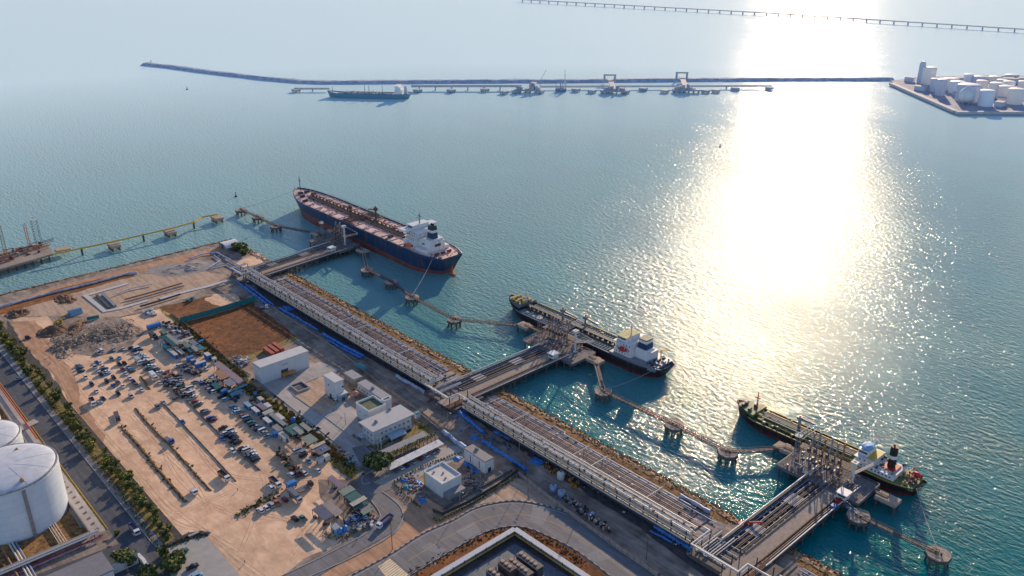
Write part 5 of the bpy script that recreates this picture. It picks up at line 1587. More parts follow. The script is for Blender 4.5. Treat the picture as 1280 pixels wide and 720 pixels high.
ORD = ['first','second','third','fourth','fifth','sixth','seventh','eighth','ninth','tenth','eleventh','twelfth','thirteenth','fourteenth','fifteenth','sixteenth','seventeenth','eighteenth','nineteenth','twentieth','twenty-first','twenty-second','twenty-third','twenty-fourth']
def crop(x, y, u0, v0, k): return (u0+x/k, v0+y/k)
def row(desc, lst, u0, v0, k, face='b', group=None):
    """lst: crop x, crop y, type, colour [, facing]; counted from the sea end"""
    for i, it in enumerate(lst):
        u, v = crop(it[0], it[1], u0, v0, k)
        f = it[4] if len(it) > 4 else face
        x, y = S(u, v+.6, Z+.7)
        base = PI/2 if f[0] == 'b' else 0
        if f.endswith('-'): base += PI
        car(it[2], it[3], x, y, base+random.uniform(-.06,.06), f'{it[3]} {it[2]}, {ORD[i]} from the sea in {desc}', group or 'parked cars, '+desc)
K1 = 11.61; KC = 10.59
row('the pair under the rubble heap', [(865,175,'sedan','white','a'),(720,185,'sedan','silver','a')], 80,420,K1)
row('the side-by-side white pair below the rubble', [(540,205,'van','white','a-'),(500,235,'pickup','white','a-')], 80,420,K1)
row('the tight trio nearest the trees', [(210,415,'sedan','silver'),(228,455,'sedan','dark blue'),(247,500,'sedan','black')], 80,420,K1)
row('the second line from the trees', [(475,370,'sedan','blue','a'),(520,375,'sedan','white','a'),(450,440,'suv','silver','a'),(565,435,'sedan','white','a'),(585,465,'sedan','dark blue','b'),(495,490,'sedan','white','a'),(615,505,'sedan','white','b'),(630,535,'sedan','light blue','b'),(535,550,'suv','black','a')], 80,420,K1)
row('the loose group of the upper yard', [(805,305,'sedan','light blue','a'),(690,325,'suv','teal','a'),(875,385,'pickup','black','a'),(800,400,'suv','black','a'),(850,475,'sedan','maroon','a')], 80,420,K1)
row('the line left of the box trucks', [(935,440,'sedan','white','a'),(955,470,'sedan','light blue','b'),(985,500,'sedan','brown','b'),(900,535,'sedan','white','a'),(955,600,'sedan','white','a'),(1010,655,'suv','dark blue','a'),(1050,700,'pickup','grey','a')], 80,420,K1)
row('the dark cluster in the upper yard', [(720,595,'suv','black','a'),(620,650,'suv','black','a'),(780,665,'pickup','grey','a'),(718,708,'sedan','blue','a'),(855,718,'sedan','white','a'),(785,835-10,'suv','black','a')], 80,420,K1)
row('the column along the left yard edge', [(315,590,'suv','white','a'),(400,690,'suv','dark blue','a'),(470,790,'sedan','white','a'),(510,965,'sedan','light blue','b'),(565,900,'pickup','dark blue','a')], 80,420,K1)
row('the lone pair in the yard', [(975,865,'suv','silver','a'),(1130,770,'sedan','white','a')], 80,420,K1)
row('the long packed double row', [(50,45,'suv','black'),(95,35,'sedan','white'),(120,55,'van','white'),(90,75,'sedan','blue'),(150,75,'suv','dark blue'),(140,112,'sedan','white'),(125,130,'suv','silver'),(195,140,'sedan','white'),(180,168,'sedan','light blue'),(235,172,'sedan','white'),(170,195,'pickup','grey'),(225,205,'sedan','white'),(215,228,'suv','silver'),(268,215,'sedan','white'),(315,218,'van','white'),(245,255,'suv','black'),(280,280,'sedan','white'),(330,282,'sedan','white'),(270,318,'pickup','teal'),(320,340,'suv','black'),(380,318,'suv','silver'),(370,350,'pickup','black'),(395,370,'sedan','white'),(435,362,'sedan','white')], 160,430,KC)
row('the scattered cars near the box trucks', [(420,505,'sedan','white','a'),(665,285,'suv','white','b-'),(1035,315,'sedan','white','a')], 160,430,KC)
row('the maroon scrap cluster', [(560,462,'sedan','white'),(665,418,'suv','black'),(600,492,'pickup','silver'),(690,450,'suv','grey'),(650,490,'sedan','white'),(700,478,'sedan','silver'),(620,525,'sedan','teal'),(690,552,'van','teal')], 160,430,KC)
row('the packed block beside the tyre heap', [(780,575,'sedan','white'),(825,575,'van','white'),(760,605,'suv','silver'),(840,608,'sedan','white'),(780,640,'sedan','white'),(835,645,'van','white'),(800,670,'suv','black'),(880,680,'sedan','white'),(860,705,'pickup','silver')], 160,430,KC)
row('the row against the green awnings', [(150,390,'pickup','silver'),(250,378,'sedan','white'),(285,362,'sedan','silver'),(258,408,'suv','blue'),(330,440,'sedan','white'),(330,468,'suv','red'),(350,488,'suv','silver'),(372,512,'sedan','black'),(415,515,'van','white'),(500,585,'pickup','black'),(548,622,'suv','light blue')], 230,440,KC)
row('the red and white trio on the bank', [(570,225,'sedan','red'),(635,242,'sedan','white'),(605,270,'suv','green')], 190,480,KC)
row('the spaced cars along the bank', [(690,345,'sedan','blue'),(725,368,'suv','grey'),(800,425,'sedan','silver'),(775,445,'suv','blue'),(810,465,'sedan','maroon'),(940,572,'pickup','black')], 190,480,KC)
row('the row facing the white site cabins', [(225,190,'suv','light blue'),(265,222,'sedan','silver'),(262,258,'sedan','white'),(315,252,'suv','light blue'),(345,305,'sedan','orange'),(400,335,'van','light blue'),(425,368,'suv','black'),(465,400,'suv','teal'),(492,432,'suv','black'),(535,455,'pickup','silver'),(560,485,'suv','dark blue'),(615,502,'van','white'),(635,530,'sedan','silver'),(690,578,'pickup','light blue')], 270,490,KC)
row('the black and white block on the bank', [(360,132,'sedan','silver'),(400,130,'van','white'),(345,165,'suv','white'),(440,158,'sedan','white'),(380,190,'suv','dark blue'),(430,205,'suv','black'),(460,225,'sedan','black'),(450,262,'pickup','black'),(500,285,'suv','black')], 250,525,KC)
row('the block at the bank end', [(560,372,'suv','black'),(600,350,'sedan','white'),(620,392,'van','white'),(650,378,'sedan','silver'),(690,418,'sedan','white'),(665,440,'suv','grey'),(712,452,'sedan','white'),(640,480,'pickup','grey'),(720,490,'suv','dark blue'),(740,515,'suv','black')], 250,525,KC)
row('the two cars left of the bank', [(290,235,'sedan','blue','a'),(435,405,'suv','white','a')], 250,525,KC)
row('the cars by the slate workshop', [(445,450,'van','white','b'),(530,470,'suv','white','b'),(520,512,'suv','black','b'),(595,585,'sedan','light blue','a')], 330,520,KC)
row('the cars beside the lorry parts', [(1070,65,'sedan','white','a-'),(915,95,'sedan','white','a-'),(765,115,'suv','white','a-'),(535,262,'suv','white','a-')], 280,580,9.11)
row('the short row by the yard hedge', [(690,395,'suv','maroon','a-'),(605,438,'pickup','orange','a-'),(535,458,'suv','silver','a-'),(482,492,'sedan','white','a-'),(415,522,'suv','white','a-')], 280,580,9.11)
row('the dark pair near the slate roof', [(900,612,'pickup','teal','a-'),(805,615,'suv','black','a-')], 280,580,9.11)
row('the concrete pad at the bottom edge', [(705,468,'pickup','green','b'),(805,622,'pickup','black','b'),(850,712,'suv','light blue','b')], 140,630,8)
row('the group at the straight drain head', [(150,235,'sedan','silver','a'),(75,295,'suv','grey','a'),(405,492,'sedan','blue','a')], 190,480,KC)
x, y = S(35,422,Z+.7); car('suv','black',x,y,.3,'lone black suv on the red earth track near the hedge')
x, y = S(438,578.5,Z+.7); car('sedan','teal',x,y,PI*.42,'lone teal car on the bend beside the scrub corner')
x, y = S(23.5,473,Z+.7); car('sedan','light blue',x,y,PI*.5,'light blue car crossing the tree lined road')
x, y = S(321.5,539+62,Z); 
def at(u, v): return S(u, v+.8, Z+1.2)
for (kind, cc, bc, u, v, rz, L, lb) in (
 ('box','white','silver',173,451,0,7.5,'white box truck beside the line of cars in the upper yard'),
 ('box','white','white',192,470,0,8.0,'white box truck at the foot of the packed double row'),
 ('dump','white','maroon',115.5,501.5,-.1,8.5,'tipper truck with white cab at the left edge of the yard'),
 ('flat','dark blue','brown',146,519,-.2,11,'low loader with dark blue cab standing alone in the yard'),
 ('dump','white','brown',280,594,0.05,9.0,'tipper truck with white cab at the end of the thin drain'),
 ('dump','white','grey',344,602,0,9,'tipper truck with white cab beside the white suv'),
 ('dump','white','blue',168,661,0,8.5,'blue tipper truck with white cab on the tree lined road'),
 ('dump','white','blue',481,651,math.atan2(S(472,660)[1]-S(490,645)[1],S(472,660)[0]-S(490,645)[0]),9.5,'blue bodied lorry with white cab on the bend road'),
 ('flat','blue','grey',211,549,.1,8,'dark flatbed lorry with blue rear stopped on the drain bank'),
 ('box','dark blue','black',192,420,.1,8,'dark box truck beside the pale sheds in the upper yard'),
 ('flat','black','grey',378,609,PI*.5,11,'black flatbed trailer beside the blue lorry body'),
 ('box','silver','grey',369,620,0,10,'grey covered trailer standing below the blue lorry body'),
 ('crane','white','yellow',262,477,.6,5,'small yellow loader near the green awnings'),
 ('crane','yellow','yellow',72,402,1.2,6,'yellow excavator on the dirt near the channel'),
 ('flat','teal','teal',237,373,.8,6,'teal loader at the top of the dry field'),
 ('flat','white','blue',330,383,1.0,6,'blue and white lorry beside the blue tarpaulin pipe'),
 ):
    x, y = at(u, v); truck(kind, cc, bc, x, y, rz, lb, L)
x, y = at(240.5,591-30); 
truck('flat','white','silver',*at(242,613),0,'small pale pickup truck at the end of the long drain',5.2)
# ---------------------------------------------------------------- sheds, cabins and small works
def corr(name, rgb, ax='X', sz=1.0, **k): return mat(name, rgb, .6, var=.14, scale=.4, stripes=(ax,sz,.25), **k)
ROOF = {'green': corr('roof_green',(0.04,0.16,0.14)), 'palegreen': corr('roof_pale_green',(0.27,0.34,0.25)), 'cream': corr('roof_cream',(0.60,0.52,0.40)),
 'grey': corr('roof_grey',(0.28,0.29,0.32)), 'slate': corr('roof_slate',(0.15,0.15,0.20)), 'brown': corr('roof_brown',(0.36,0.22,0.17)), 'pink': corr('roof_pink',(0.46,0.30,0.30)),
 'orange': corr('roof_orange',(0.50,0.26,0.14)), 'blue': corr('roof_blue',(0.05,0.22,0.50)), 'white': corr('roof_white',(0.62,0.60,0.58)), 'tan': corr('roof_tan',(0.50,0.38,0.30)),
 'lightblue': corr('roof_light_blue',(0.22,0.38,0.50)), 'teal': corr('roof_teal',(0.05,0.26,0.30)), 'purple': corr('roof_purple',(0.36,0.26,0.30))}
WALLM = {'white': M_offwhite, 'blue': M_blue, 'teal': mat('wall_teal',(0.05,0.20,0.24),.6), 'grey': M_steel, 'dark': mat('wall_dark',(0.06,0.065,0.08),.8,var=.3), 'green': mat('wall_green',(0.04,0.13,0.10),.6), 'lightblue': mat('wall_light_blue',(0.20,0.34,0.45),.6)}
def rect(c, z):
    """c: u,v of two opposite corners of the roof"""
    (x0,y0),(x1,y1) = S(c[0],c[1],z), S(c[2],c[3],z)
    return min(x0,x1),max(x0,x1),min(y0,y1),max(y0,y1)
def shed(c, h, roof, wall, label, name='shed', cat='shed', pitch=.5, open_=False, group=None, door=True):
    x0,x1,y0,y1 = rect(c, Z+h)
    if x1-x0 < 2: x1 = x0+2.4
    if y1-y0 < 2: y1 = y0+2.4
    cx, cy = (x0+x1)/2, (y0+y1)/2; a, b = (x1-x0)/2, (y1-y0)/2
    t = thing(name, label, cat, (cx,cy,Z+.03), 0, group)
    if open_:
        g = G()
        n = max(2,int(2*a/4)+1)
        for i in range(n):
            for yy in (-b+.2,b-.2):
                xx = -a+.2+(2*a-.4)*i/(n-1); g.box(xx-.1,xx+.1,yy-.1,yy+.1,0,h-.35)
        parts('post', g, M_darksteel, t)
        g = G(); rnd = random.Random(int(c[0]*7+c[1]))
        for i in range(int(min(12,a*b/2))+2):
            xx, yy = rnd.uniform(-a+.5,a-.5), rnd.uniform(-b+.5,b-.5); s_ = rnd.uniform(.3,.9); g.box(xx-s_,xx+s_,yy-s_*.7,yy+s_*.7,0,rnd.uniform(.5,1.6),0)
        parts('workbench', g, [M_darksteel], t)
    else:
        g = G(); g.box(-a+.1,a-.1,-b+.1,b-.1,0,h-.31); part('wall', g, WALLM[wall], t)
        g = G(); g.box(-.6,.6,-b+.04,-b+.09,0,2.0); part('door', g, WALLM['dark'], t)
        g = G(); windows_row(g, -a+.4, a-.4, -b+.07, 1.3, 2.6, .8, .7); windows_row(g, -b+.4, b-.4, a-.07, 1.3, 2.4, .8,.7,'y'); parts('window', g, M_glass, t)
    g = G(); p = pitch
    g.add([(-a,-b,h-.3),(a,-b,h-.3),(a,b,h-.3+p),(-a,b,h-.3+p),(-a,-b,h-.15),(a,-b,h-.15),(a,b,h-.15+p),(-a,b,h-.15+p)], [(0,3,2,1),(4,5,6,7),(0,1,5,4),(1,2,6,5),(2,3,7,6),(3,0,4,7)])
    part('roof', g, ROOF[roof], t)
    return t
def cr(x0,y0,x1,y1,u,v,k): return (u+x0/k, v+y0/k, u+x1/k, v+y1/k)
C2 = (170,380,10.59); DD = (230,440,10.59); FF = (270,490,10.59); HH = (330,520,10.59); JJ = (370,590,9.11); CC = (160,430,10.59)
SH = [
 (cr(330,428,545,545,*C2),4.2,'green','green','dark green long shed roof in the upper shed group',True),
 (cr(392,412,538,535,*C2),4.6,'cream','white','narrow cream roof strip on the dark green shed',True),
 (cr(520,497,750,430,*C2),4.0,'cream','white','narrow pale green and cream roof running towards the dry field',True),
 (cr(595,510,740,560,*C2),4.4,'palegreen','green','pale green roof beside the grey one in the upper shed group',True),
 (cr(685,490,830,530,*C2),4.7,'grey','grey','light grey square roof in the upper shed group',True),
 (cr(755,565,915,590,*C2),4.0,'teal','green','dark teal roof at the right end of the upper shed group',True),
 (cr(660,590,780,620,*C2),3.6,'green','green','small dark green roof below the pale green one',True),
 (cr(710,560,795,612,*C2),4.3,'cream','white','small cream strip roof among the green ones',True),
 (cr(290,480,390,505,*C2),2.8,'tan','white','small tan flat roofed hut left of the green shed',False),
 (cr(345,545,440,575,*C2),3.0,'teal','teal','small teal roofed hut below the green shed',False),
 (cr(312,350,400,385,*C2),3.4,'palegreen','green','small green box shed at the head of the upper group',False),
 (cr(480,440,600,420,*C2),2.4,'grey','grey','low grey roof over the stacked materials',True),
 (cr(470,455,560,470,*C2),2.2,'lightblue','lightblue','low light blue roof beside the stacked materials',True),
 (cr(810,490,900,480,*C2),2.6,'blue','blue','bright blue tarpaulin roof at the edge of the dry field',True),
 (cr(385,150,800,385,*DD),4.6,'pink','dark','long pink and brown roof running beside the weedy verge',True),
 (cr(385,265,600,330,*DD),4.2,'orange','dark','orange brown square roof in the middle shed group',True),
 (cr(512,388,712,412,*DD),4.0,'grey','dark','grey blue square roof in the middle shed group',True),
 (cr(690,415,800,380,*DD),3.6,'slate','teal','slate roof at the end of the pink roof',True),
 (cr(568,512,832,430,*DD),4.2,'teal','teal','teal and cream awning over the blue workshop',True),
 (cr(605,545,760,500,*DD),3.2,'lightblue','lightblue','light blue workshop cabin under the teal awning',False),
 (cr(360,348,455,378,*DD),3.0,'grey','green','grey canopy over the parked row',True),
 (cr(430,405,530,430,*DD),3.0,'orange','green','orange canopy over the parked row',True),
 (cr(310,322,392,298,*DD),2.8,'blue','blue','blue canopy at the head of the parked row',True),
 (cr(478,505,552,480,*DD),3.0,'blue','blue','bright blue tarpaulin stall left of the workshop cabin',False),
 (cr(352,425,505,470,*DD),2.6,'green','green','long dark green canopy behind the parked row',True),
 (cr(605,268,770,255,*FF),3.2,'cream','lightblue','long cream flat roof lying across the cabin group',False),
 (cr(695,290,935,425,*FF),3.4,'cream','teal','long cream and teal barrel roof in the cabin group',False),
 (cr(528,165,690,215,*FF),3.4,'purple','dark','orange and purple curved roof hut in the cabin group',False),
 (cr(735,455,890,495,*FF),3.0,'tan','lightblue','tan curved roof hut beside the blue tarpaulin',False),
 (cr(738,530,790,550,*FF),2.8,'blue','blue','blue tarpaulin stall in the cabin group',False),
 (cr(900,475,1170,510,*FF),4.2,'green','green','wide dark green roof at the end of the cabin group',True),
 (cr(1010,478,1125,560,*FF),4.6,'cream','white','cream ridge strip over the wide dark green roof',True),
 (cr(1100,425,1250,510,*FF),4.4,'cream','white','cream roof at the right edge of the dark green one',True),
 (cr(480,292,722,322,*HH),4.2,'palegreen','dark','grey green roof above the slate workshop',True),
 (cr(612,412,890,440,*HH),4.5,'slate','dark','slate grey workshop roof with glints beside the scrub corner',True),
 (cr(610,408,800,342,*HH),4.8,'cream','white','cream edge strip along the slate workshop roof',True),
 (cr(357,62,560,160,*JJ),4.6,'pink','dark','pink grey roof at the top of the roadside sheds',True),
 (cr(482,218,680,205,*JJ),4.6,'palegreen','dark','cream green roof, second of the roadside sheds',True),
 (cr(540,265,752,278,*JJ),4.4,'green','dark','dark green roof in the middle of the roadside sheds',True),
 (cr(605,355,815,308,*JJ),4.8,'cream','dark','cream roof, fourth of the roadside sheds',True),
 (cr(655,400,825,345,*JJ),3.8,'green','green','deep green roof under the cream one of the roadside sheds',True),
 (cr(720,418,850,375,*JJ),3.4,'pink','dark','thin pink roof strip near the end of the roadside sheds',True),
 (cr(728,450,882,432,*JJ),3.6,'palegreen','dark','pale green end roof of the roadside sheds',True),
 (cr(178,425,435,498,*JJ),5.0,'slate','dark','dark slate half of the twin roofed workshop',True),
 (cr(290,368,540,462,*JJ),5.0,'tan','dark','tan half of the twin roofed workshop',True),
 (cr(388,608,505,630,*JJ),3.4,'white','lightblue','white roofed cabin beside the blue drums',False)]
for c, h, r, w_, lb, op in SH: shed(c, h, r, w_, lb, open_=op)

def container(c, h, top, side, label, stripes=True):
    x0,x1,y0,y1 = rect(c, Z+h)
    cx, cy = (x0+x1)/2, (y0+y1)/2; a, b = max(1.2,(x1-x0)/2), max(1.2,(y1-y0)/2)
    t = thing('site_cabin', label, 'site cabin', (cx,cy,Z+.03), 0, 'site cabins and containers')
    g = G(); g.box(-a,a,-b,b,.15,h-.1); 
    part('wall', g, WALLM[side], t)
    g = G(); g.box(-a-.05,a+.05,-b-.05,b+.05,h-.1,h+.05); part('roof', g, ROOF[top], t)
    g = G(); g.box(-.5,.5,-b-.05,-b,.2,2.1); g.box(a,a+.05,-.5,.5,.2,2.1); parts('door', g, WALLM['dark'], t)
    g = G(); windows_row(g, -a+.3, a-.3, -b-.03, 1.3, 2.2, .7, .7); parts('window', g, M_glass, t)
for c, h, tp, sd, lb in (
 (cr(362,140,480,180,*FF),2.8,'lightblue','blue','light blue cabin at the head of the cabin group'),
 (cr(460,207,585,250,*FF),2.8,'white','lightblue','white roofed cabin right behind the parked row'),
 (cr(620,158,740,182,*FF),2.8,'white','white','white cabin beside the purple curved roof'),
 (cr(785,290,905,350,*FF),2.8,'white','white','white cabin at the verge side of the barrel roof'),
 (cr(615,345,745,390,*FF),2.8,'white','lightblue','white cabin left of the long barrel roof'),
 (cr(820,545,968,590,*FF),2.8,'cream','white','cream topped cabin beside the green roof'),
 (cr(540,72,640,92,*FF),2.8,'cream','lightblue','cream topped cabin near the blue and white drum'),
 (cr(412,598,556,668,*C2),2.8,'cream','blue','cream topped blue container in the upper shed group'),
 (cr(480,560,575,595,*C2),2.6,'grey','white','grey topped container in the upper shed group'),
 (cr(540,612,650,645,*C2),2.7,'cream','grey','cream and grey container beside the blue one'),
 (cr(660,700,770,690,*C2),3.0,'blue','blue','bright blue cabin below the upper shed group'),
 (cr(892,650,1000,670,*C2),3.2,'white','blue','white and blue cabin by the sandy verge'),
 (cr(142,152,285,118,*DD),3.0,'white','blue','long white topped blue container beside the bright blue cabin'),
 (cr(82,100,155,100,*DD),2.9,'tan','blue','small tan topped blue cabin'),
 (cr(375,75,425,85,*DD),3.0,'white','white','small white tank cabin beside the pink roof'),
 (cr(692,565,868,512,*HH),2.9,'white','white','white container carrying blue drums beside the slate roof')):
    container(c, h, tp, sd, lb)

def drum(u, v, r, h, m, label, group='drums and water tanks', z=Z):
    x, y = S(u, v, Z+h/2)
    t = thing('water_drum', label, 'drum', (x,y,z), 0, group)
    g = G(); g.lathe([(r,0),(r,h),(r*.6,h+r*.3),(.02,h+r*.4)], 14); part('tank', g, m, t)
    g = G(); g.cyl((0,0,h+r*.38),(0,0,h+r*.5),r*.25,n=8); part('lid', g, M_black, t)
for u, v, r, h, m, lb, z in ((367,520+360/10.59*0+0.0,1,1,M_blue,None,0),):
    pass
drum(366.5,525,1.3,2.6,M_blue,'bright blue drum on the verge beside the green roof')
drum(319,492,1.0,2.2,M_blue,'bright blue drum near the small white cabin')
drum(425,664,1.2,2.4,M_blue,'bright blue drum beside the white roofed cabin')
drum(431,661,1.2,2.4,M_blue,'second bright blue drum, right of the white roofed cabin')
drum(403,569.5,.9,1.6,M_blue,'dark blue drum on top of the white container',z=Z+2.9)
drum(406,568,.9,1.6,M_blue,'second blue drum on top of the white container',z=Z+2.9)
for k, (u, v, m) in enumerate(((525,564,M_blue),)): pass
for k, (u, v) in enumerate(((701,594.5),(701.8,617.5),(691.5,611))):
    drum(u, v, 1.8, 3.2, M_bluepipe if k else M_offwhite, ['pale round tank among the orange excavators','second pale round tank on the wall side of the site road','first pale round tank on the wall side of the site road'][k])
# lorry bodies
def lorry_body(u, v, u2, v2, h, m, m2, label):
    x0,x1,y0,y1 = rect((u,v,u2,v2), Z+h); cx, cy = (x0+x1)/2,(y0+y1)/2; a,b = max(1.3,(x1-x0)/2),max(1.3,(y1-y0)/2)
    t = thing('lorry_body', label, 'trailer', (cx,cy,Z+.03))
    g = G(); g.box(-a,a,-b,b,1.0,h); part('cover', g, m, t)
    g = G(); g.box(-a+.1,a-.1,-b+.1,b-.1,.6,1.0); part('chassis', g, m2, t)
    for s1 in (-.7,.7):
        for s2 in (-.85,.85): part('wheel', wheel_mesh(.48,.3), None, t, (a*s2 if a > b else a*s1, b*s1 if a > b else b*s2,.48), 0 if a > b else PI/2)
lorry_body(183,407,200,403,3.2,M_blue,M_darksteel,'long bright blue tarpaulin covered trailer at the top of the yard')
lorry_body(357.5,604,370,600.5,3.0,M_blue,M_darksteel,'blue covered lorry body beside the black flatbed')

M_pb = mat('bright_blue_pipe', (0.02,0.15,0.52), .5, var=.25, scale=.8, rgb2=(0.07,0.28,0.68))
# ---------------------------------------------------------------- heaps of rubble, scrap and earth
def mound(name, label, cat, cx, cy, rx, ry, h, m, rz=0, seed=0, n=26):
    g = G(); vs = []
    for j in range(n+1):
        for i in range(n+1):
            a, b = (i/n*2-1), (j/n*2-1)
            d = min(1, math.sqrt(a*a+b*b)); k = max(0,1-d**1.6)
            nz_ = mnoise.noise(Vector((a*2.6+seed,b*2.6,seed)))+.5*mnoise.noise(Vector((a*7+seed,b*7,seed)))+.3*mnoise.noise(Vector((a*16+seed,b*16,seed)))
            vs.append((a*rx,b*ry,-.3+k*h*(.75+.9*nz_)+ (0 if d < .98 else -.3)))
    g.add(vs, [(j*(n+1)+i,j*(n+1)+i+1,(j+1)*(n+1)+i+1,(j+1)*(n+1)+i) for j in range(n) for i in range(n)])
    return solo(name, label, cat, g, m, (cx,cy,Z+.02), rz)
M_rub = mat('rubble', (0.20,0.14,0.10), .95, var=.5, scale=.5, rgb2=(0.50,0.37,0.27), bump=.3)
M_rubpale = mat('pale_rubble', (0.50,0.42,0.36), .95, var=.4, scale=1.2, rgb2=(0.80,0.72,0.66))
M_earth = mat('brown_earth', (0.30,0.17,0.09), .95, var=.35, scale=.7, bump=.2, rgb2=(0.16,0.10,0.07))
for i, (u, v, rx, ry, h, m, lb) in enumerate((
 (88,431,9,16,2.6,M_rub,'rubble heap nearest the red track, dark and pale lumps'),(115,421,9,16,3.0,M_rub,'large pale streaked rubble heap in the middle of the dump'),
 (137,417,8,15,2.8,M_rub,'grey rubble heap beside the parked cars'),(160,418,7,14,2.6,M_rub,'dark rubble heap at the right end of the dump'),
 (66,414,11,11,2.8,M_earth,'brown earth heap left of the rubble'),(95,410,6,16,2.2,M_earth,'low brown earth heap behind the rubble'),(80,439,6,14,1.6,M_rub,'low rubble skirt along the yard edge'),
 (22,392,9,10,2.4,M_earth,'earth heap by the corner of the site fence'),(82,374,8,13,2.2,M_earth,'earth heap beside the concrete channel'))):
    x, y = S(u, v, 3); mound('rubble_heap' if m is M_rub else 'earth_heap', lb, 'heap', x, y, rx, ry, h, m, .2*i, i*3.1)
g = G(); rnd = random.Random(8)
for i in range(650):
    u = rnd.uniform(66,168); v = 440-(u-66)*.24+rnd.gauss(-6,6.5)
    x, y = S(u, v, 3); s_ = rnd.uniform(.2,.8)
    g.blob((x,y,Z+rnd.uniform(.4,2.4)), (s_,s_*rnd.uniform(.5,1.3),s_*.6), rnd.choice([0,0,1,1,2]), k=.4, n=5, seed=i)
stuff('rubble_lumps', 'broken concrete and stone lumps strewn over the rubble dump', 'rubble', g, [M_rub, M_rubpale, M_darkdirt])
def junk(name, label, pts, n, spread, cols, smin=.3, smax=1.1, hmax=1.6):
    """a pile nobody could count"""
    g = G(); rnd = random.Random(len(label)*7+n)
    P = PX(pts)
    for i in range(n):
        if len(P) == 1: x, y = P[0]
        else:
            k = rnd.randrange(len(P)-1); t_ = rnd.random(); x = P[k][0]+(P[k+1][0]-P[k][0])*t_; y = P[k][1]+(P[k+1][1]-P[k][1])*t_
        x += rnd.gauss(0,spread*.5); y += rnd.gauss(0,spread*.5); s_ = rnd.uniform(smin,smax)
        r = rnd.random(); a = rnd.uniform(0,PI); c, d = math.cos(a)*s_, math.sin(a)*s_; q = rnd.uniform(.2,.9); zz = Z+rnd.uniform(0,hmax*.5); h = rnd.uniform(.2,hmax)
        g.prism([(x+c-d*q,y+d+c*q),(x-c-d*q,y-d+c*q),(x-c+d*q,y-d-c*q),(x+c+d*q,y+d-c*q)], zz, zz+h, rnd.randrange(len(cols)))
    return stuff(name, label, 'scrap', g, cols)
JM = [M_darksteel, M_brownsteel, M_steel, M_tan, M_bluepipe]
junk('scrap_heap','dark scrap and tyres heaped beside the packed block of cars',[(218,482),(232,497)],150,4,JM+[M_black,M_black])
junk('scrap_heap','maroon and grey scrap heaped in the centre of the yard',[(208,468),(216,480)],100,3.5,JM+[M_redhull])
junk('scrap_heap','white and blue bags heaped at the head of the yard',[(184,390),(192,394)],60,3,[M_offwhite,M_darksteel,M_bluepipe,M_white])
junk('scrap_heap','mixed materials stacked behind the upper sheds',[(205,404),(222,415),(235,420)],150,3.6,JM+[M_offwhite,M_redhull,M_darksteel,M_navy])
junk('scrap_heap','dark machinery parked between the blue cabin and the cars',[(228,457),(238,465),(248,467)],110,3,JM+[M_black,M_funnelgreen])
junk('scrap_heap','scrap and red beams stacked left of the warehouse',[(296,450),(303,455),(310,452)],110,3.4,JM+[M_offwhite])
junk('scrap_heap','green and red lorry parts lined up in the lower yard',[(347,566),(358,576),(366,586),(376,596)],120,1.8,[M_funnelgreen,M_brownsteel,M_leaf1,M_darksteel,M_redhull,M_leaf2],hmax=2.2)
junk('scrap_heap','blue barrels and scrap beside the end of the roadside sheds',[(437,652),(448,650),(458,650)],110,3,[M_blue,M_darksteel,M_bluepipe,M_darksteel,M_tan])
junk('scrap_heap','scattered rubbish around the roadside shed corner',[(448,660),(460,655),(468,648)],90,2.5,[M_tan,M_rub,M_offwhite,M_darksteel])
junk('site_materials','blue and grey materials scattered along the quay roadway',[(560,512),(600,545),(640,560)],110,4,[M_pb,M_steel,M_darksteel,M_brownsteel,M_bluepipe],.15,.6,.8)
junk('site_materials','small dark materials lined along the foot of the rack',[(705,590),(760,620),(820,655),(860,690)],160,2.5,[M_darksteel,M_steel,M_offwhite,M_black],.2,.6,1.0)
junk('site_materials','dark machinery row along the long wall of the site road',[(702,620),(730,640),(760,664)],120,2,[M_darksteel,M_brownsteel,M_tan,M_bluepipe,M_black],.3,.9,1.8)
junk('site_materials','blue tarpaulins and pipes stored behind the white parapet building',[(595,575),(585,600),(600,612)],110,4.5,[M_navy,M_darksteel,M_steel,M_tan],.2,.7,.8)
junk('site_materials','coloured bundles stored in the walled compound',[(507,606),(520,612),(512,596),(527,622)],90,3,[M_navy,M_bluepipe,M_redhull,M_tan,M_darksteel,M_steel],.2,.8,.8)
junk('site_materials','small blue and white materials near the near jetty crossing',[(870,690),(905,702),(930,716)],120,4,[M_blue,M_darksteel,M_brownsteel,M_offwhite,M_steel],.2,.7,1.0)
junk('site_materials','mixed steelwork around the foot of the far jetty crossing',[(296,340),(306,350),(322,352)],120,4,JM,.3,.9,1.8)
junk('site_materials','dark hose reels and steel left of the middle crossing',[(540,500),(560,508),(575,500)],90,4,JM+[M_blue],.2,.8,1.0)

# thin drains and banks across the yard
def bank(name, label, px, w_, h, m, n=40):
    P = [Vector((*p,0)) for p in PX(smooth_path(px,6))]
    g = G(); vs = []
    fine = []
    for i in range(len(P)-1):
        k = max(1,int((P[i+1]-P[i]).length/1.5))
        for q in range(k): fine.append(P[i].lerp(P[i+1],q/k))
    fine.append(P[-1])
    o = fine[0]
    for i, p in enumerate(fine):
        d = (fine[min(i+1,len(fine)-1)]-fine[max(0,i-1)]).normalized(); nn = Vector((-d.y,d.x,0))
        e = 1 if 0 < i < len(fine)-1 else .2
        for oo, zz in ((-.5,-.1),(-.22,.85),(.1,1),(.5,-.1)):
            q = p-o+nn*(oo*w_+random.uniform(-.12,.12)*w_); vs.append((q.x,q.y,zz*h*e+random.uniform(-.1,.1)*h))
    g.add(vs, [(i*4+j,(i+1)*4+j,(i+1)*4+j+1,i*4+j+1) for i in range(len(fine)-1) for j in range(3)])
    return solo(name, label, 'earth bank', g, m, (o.x,o.y,Z+.03))
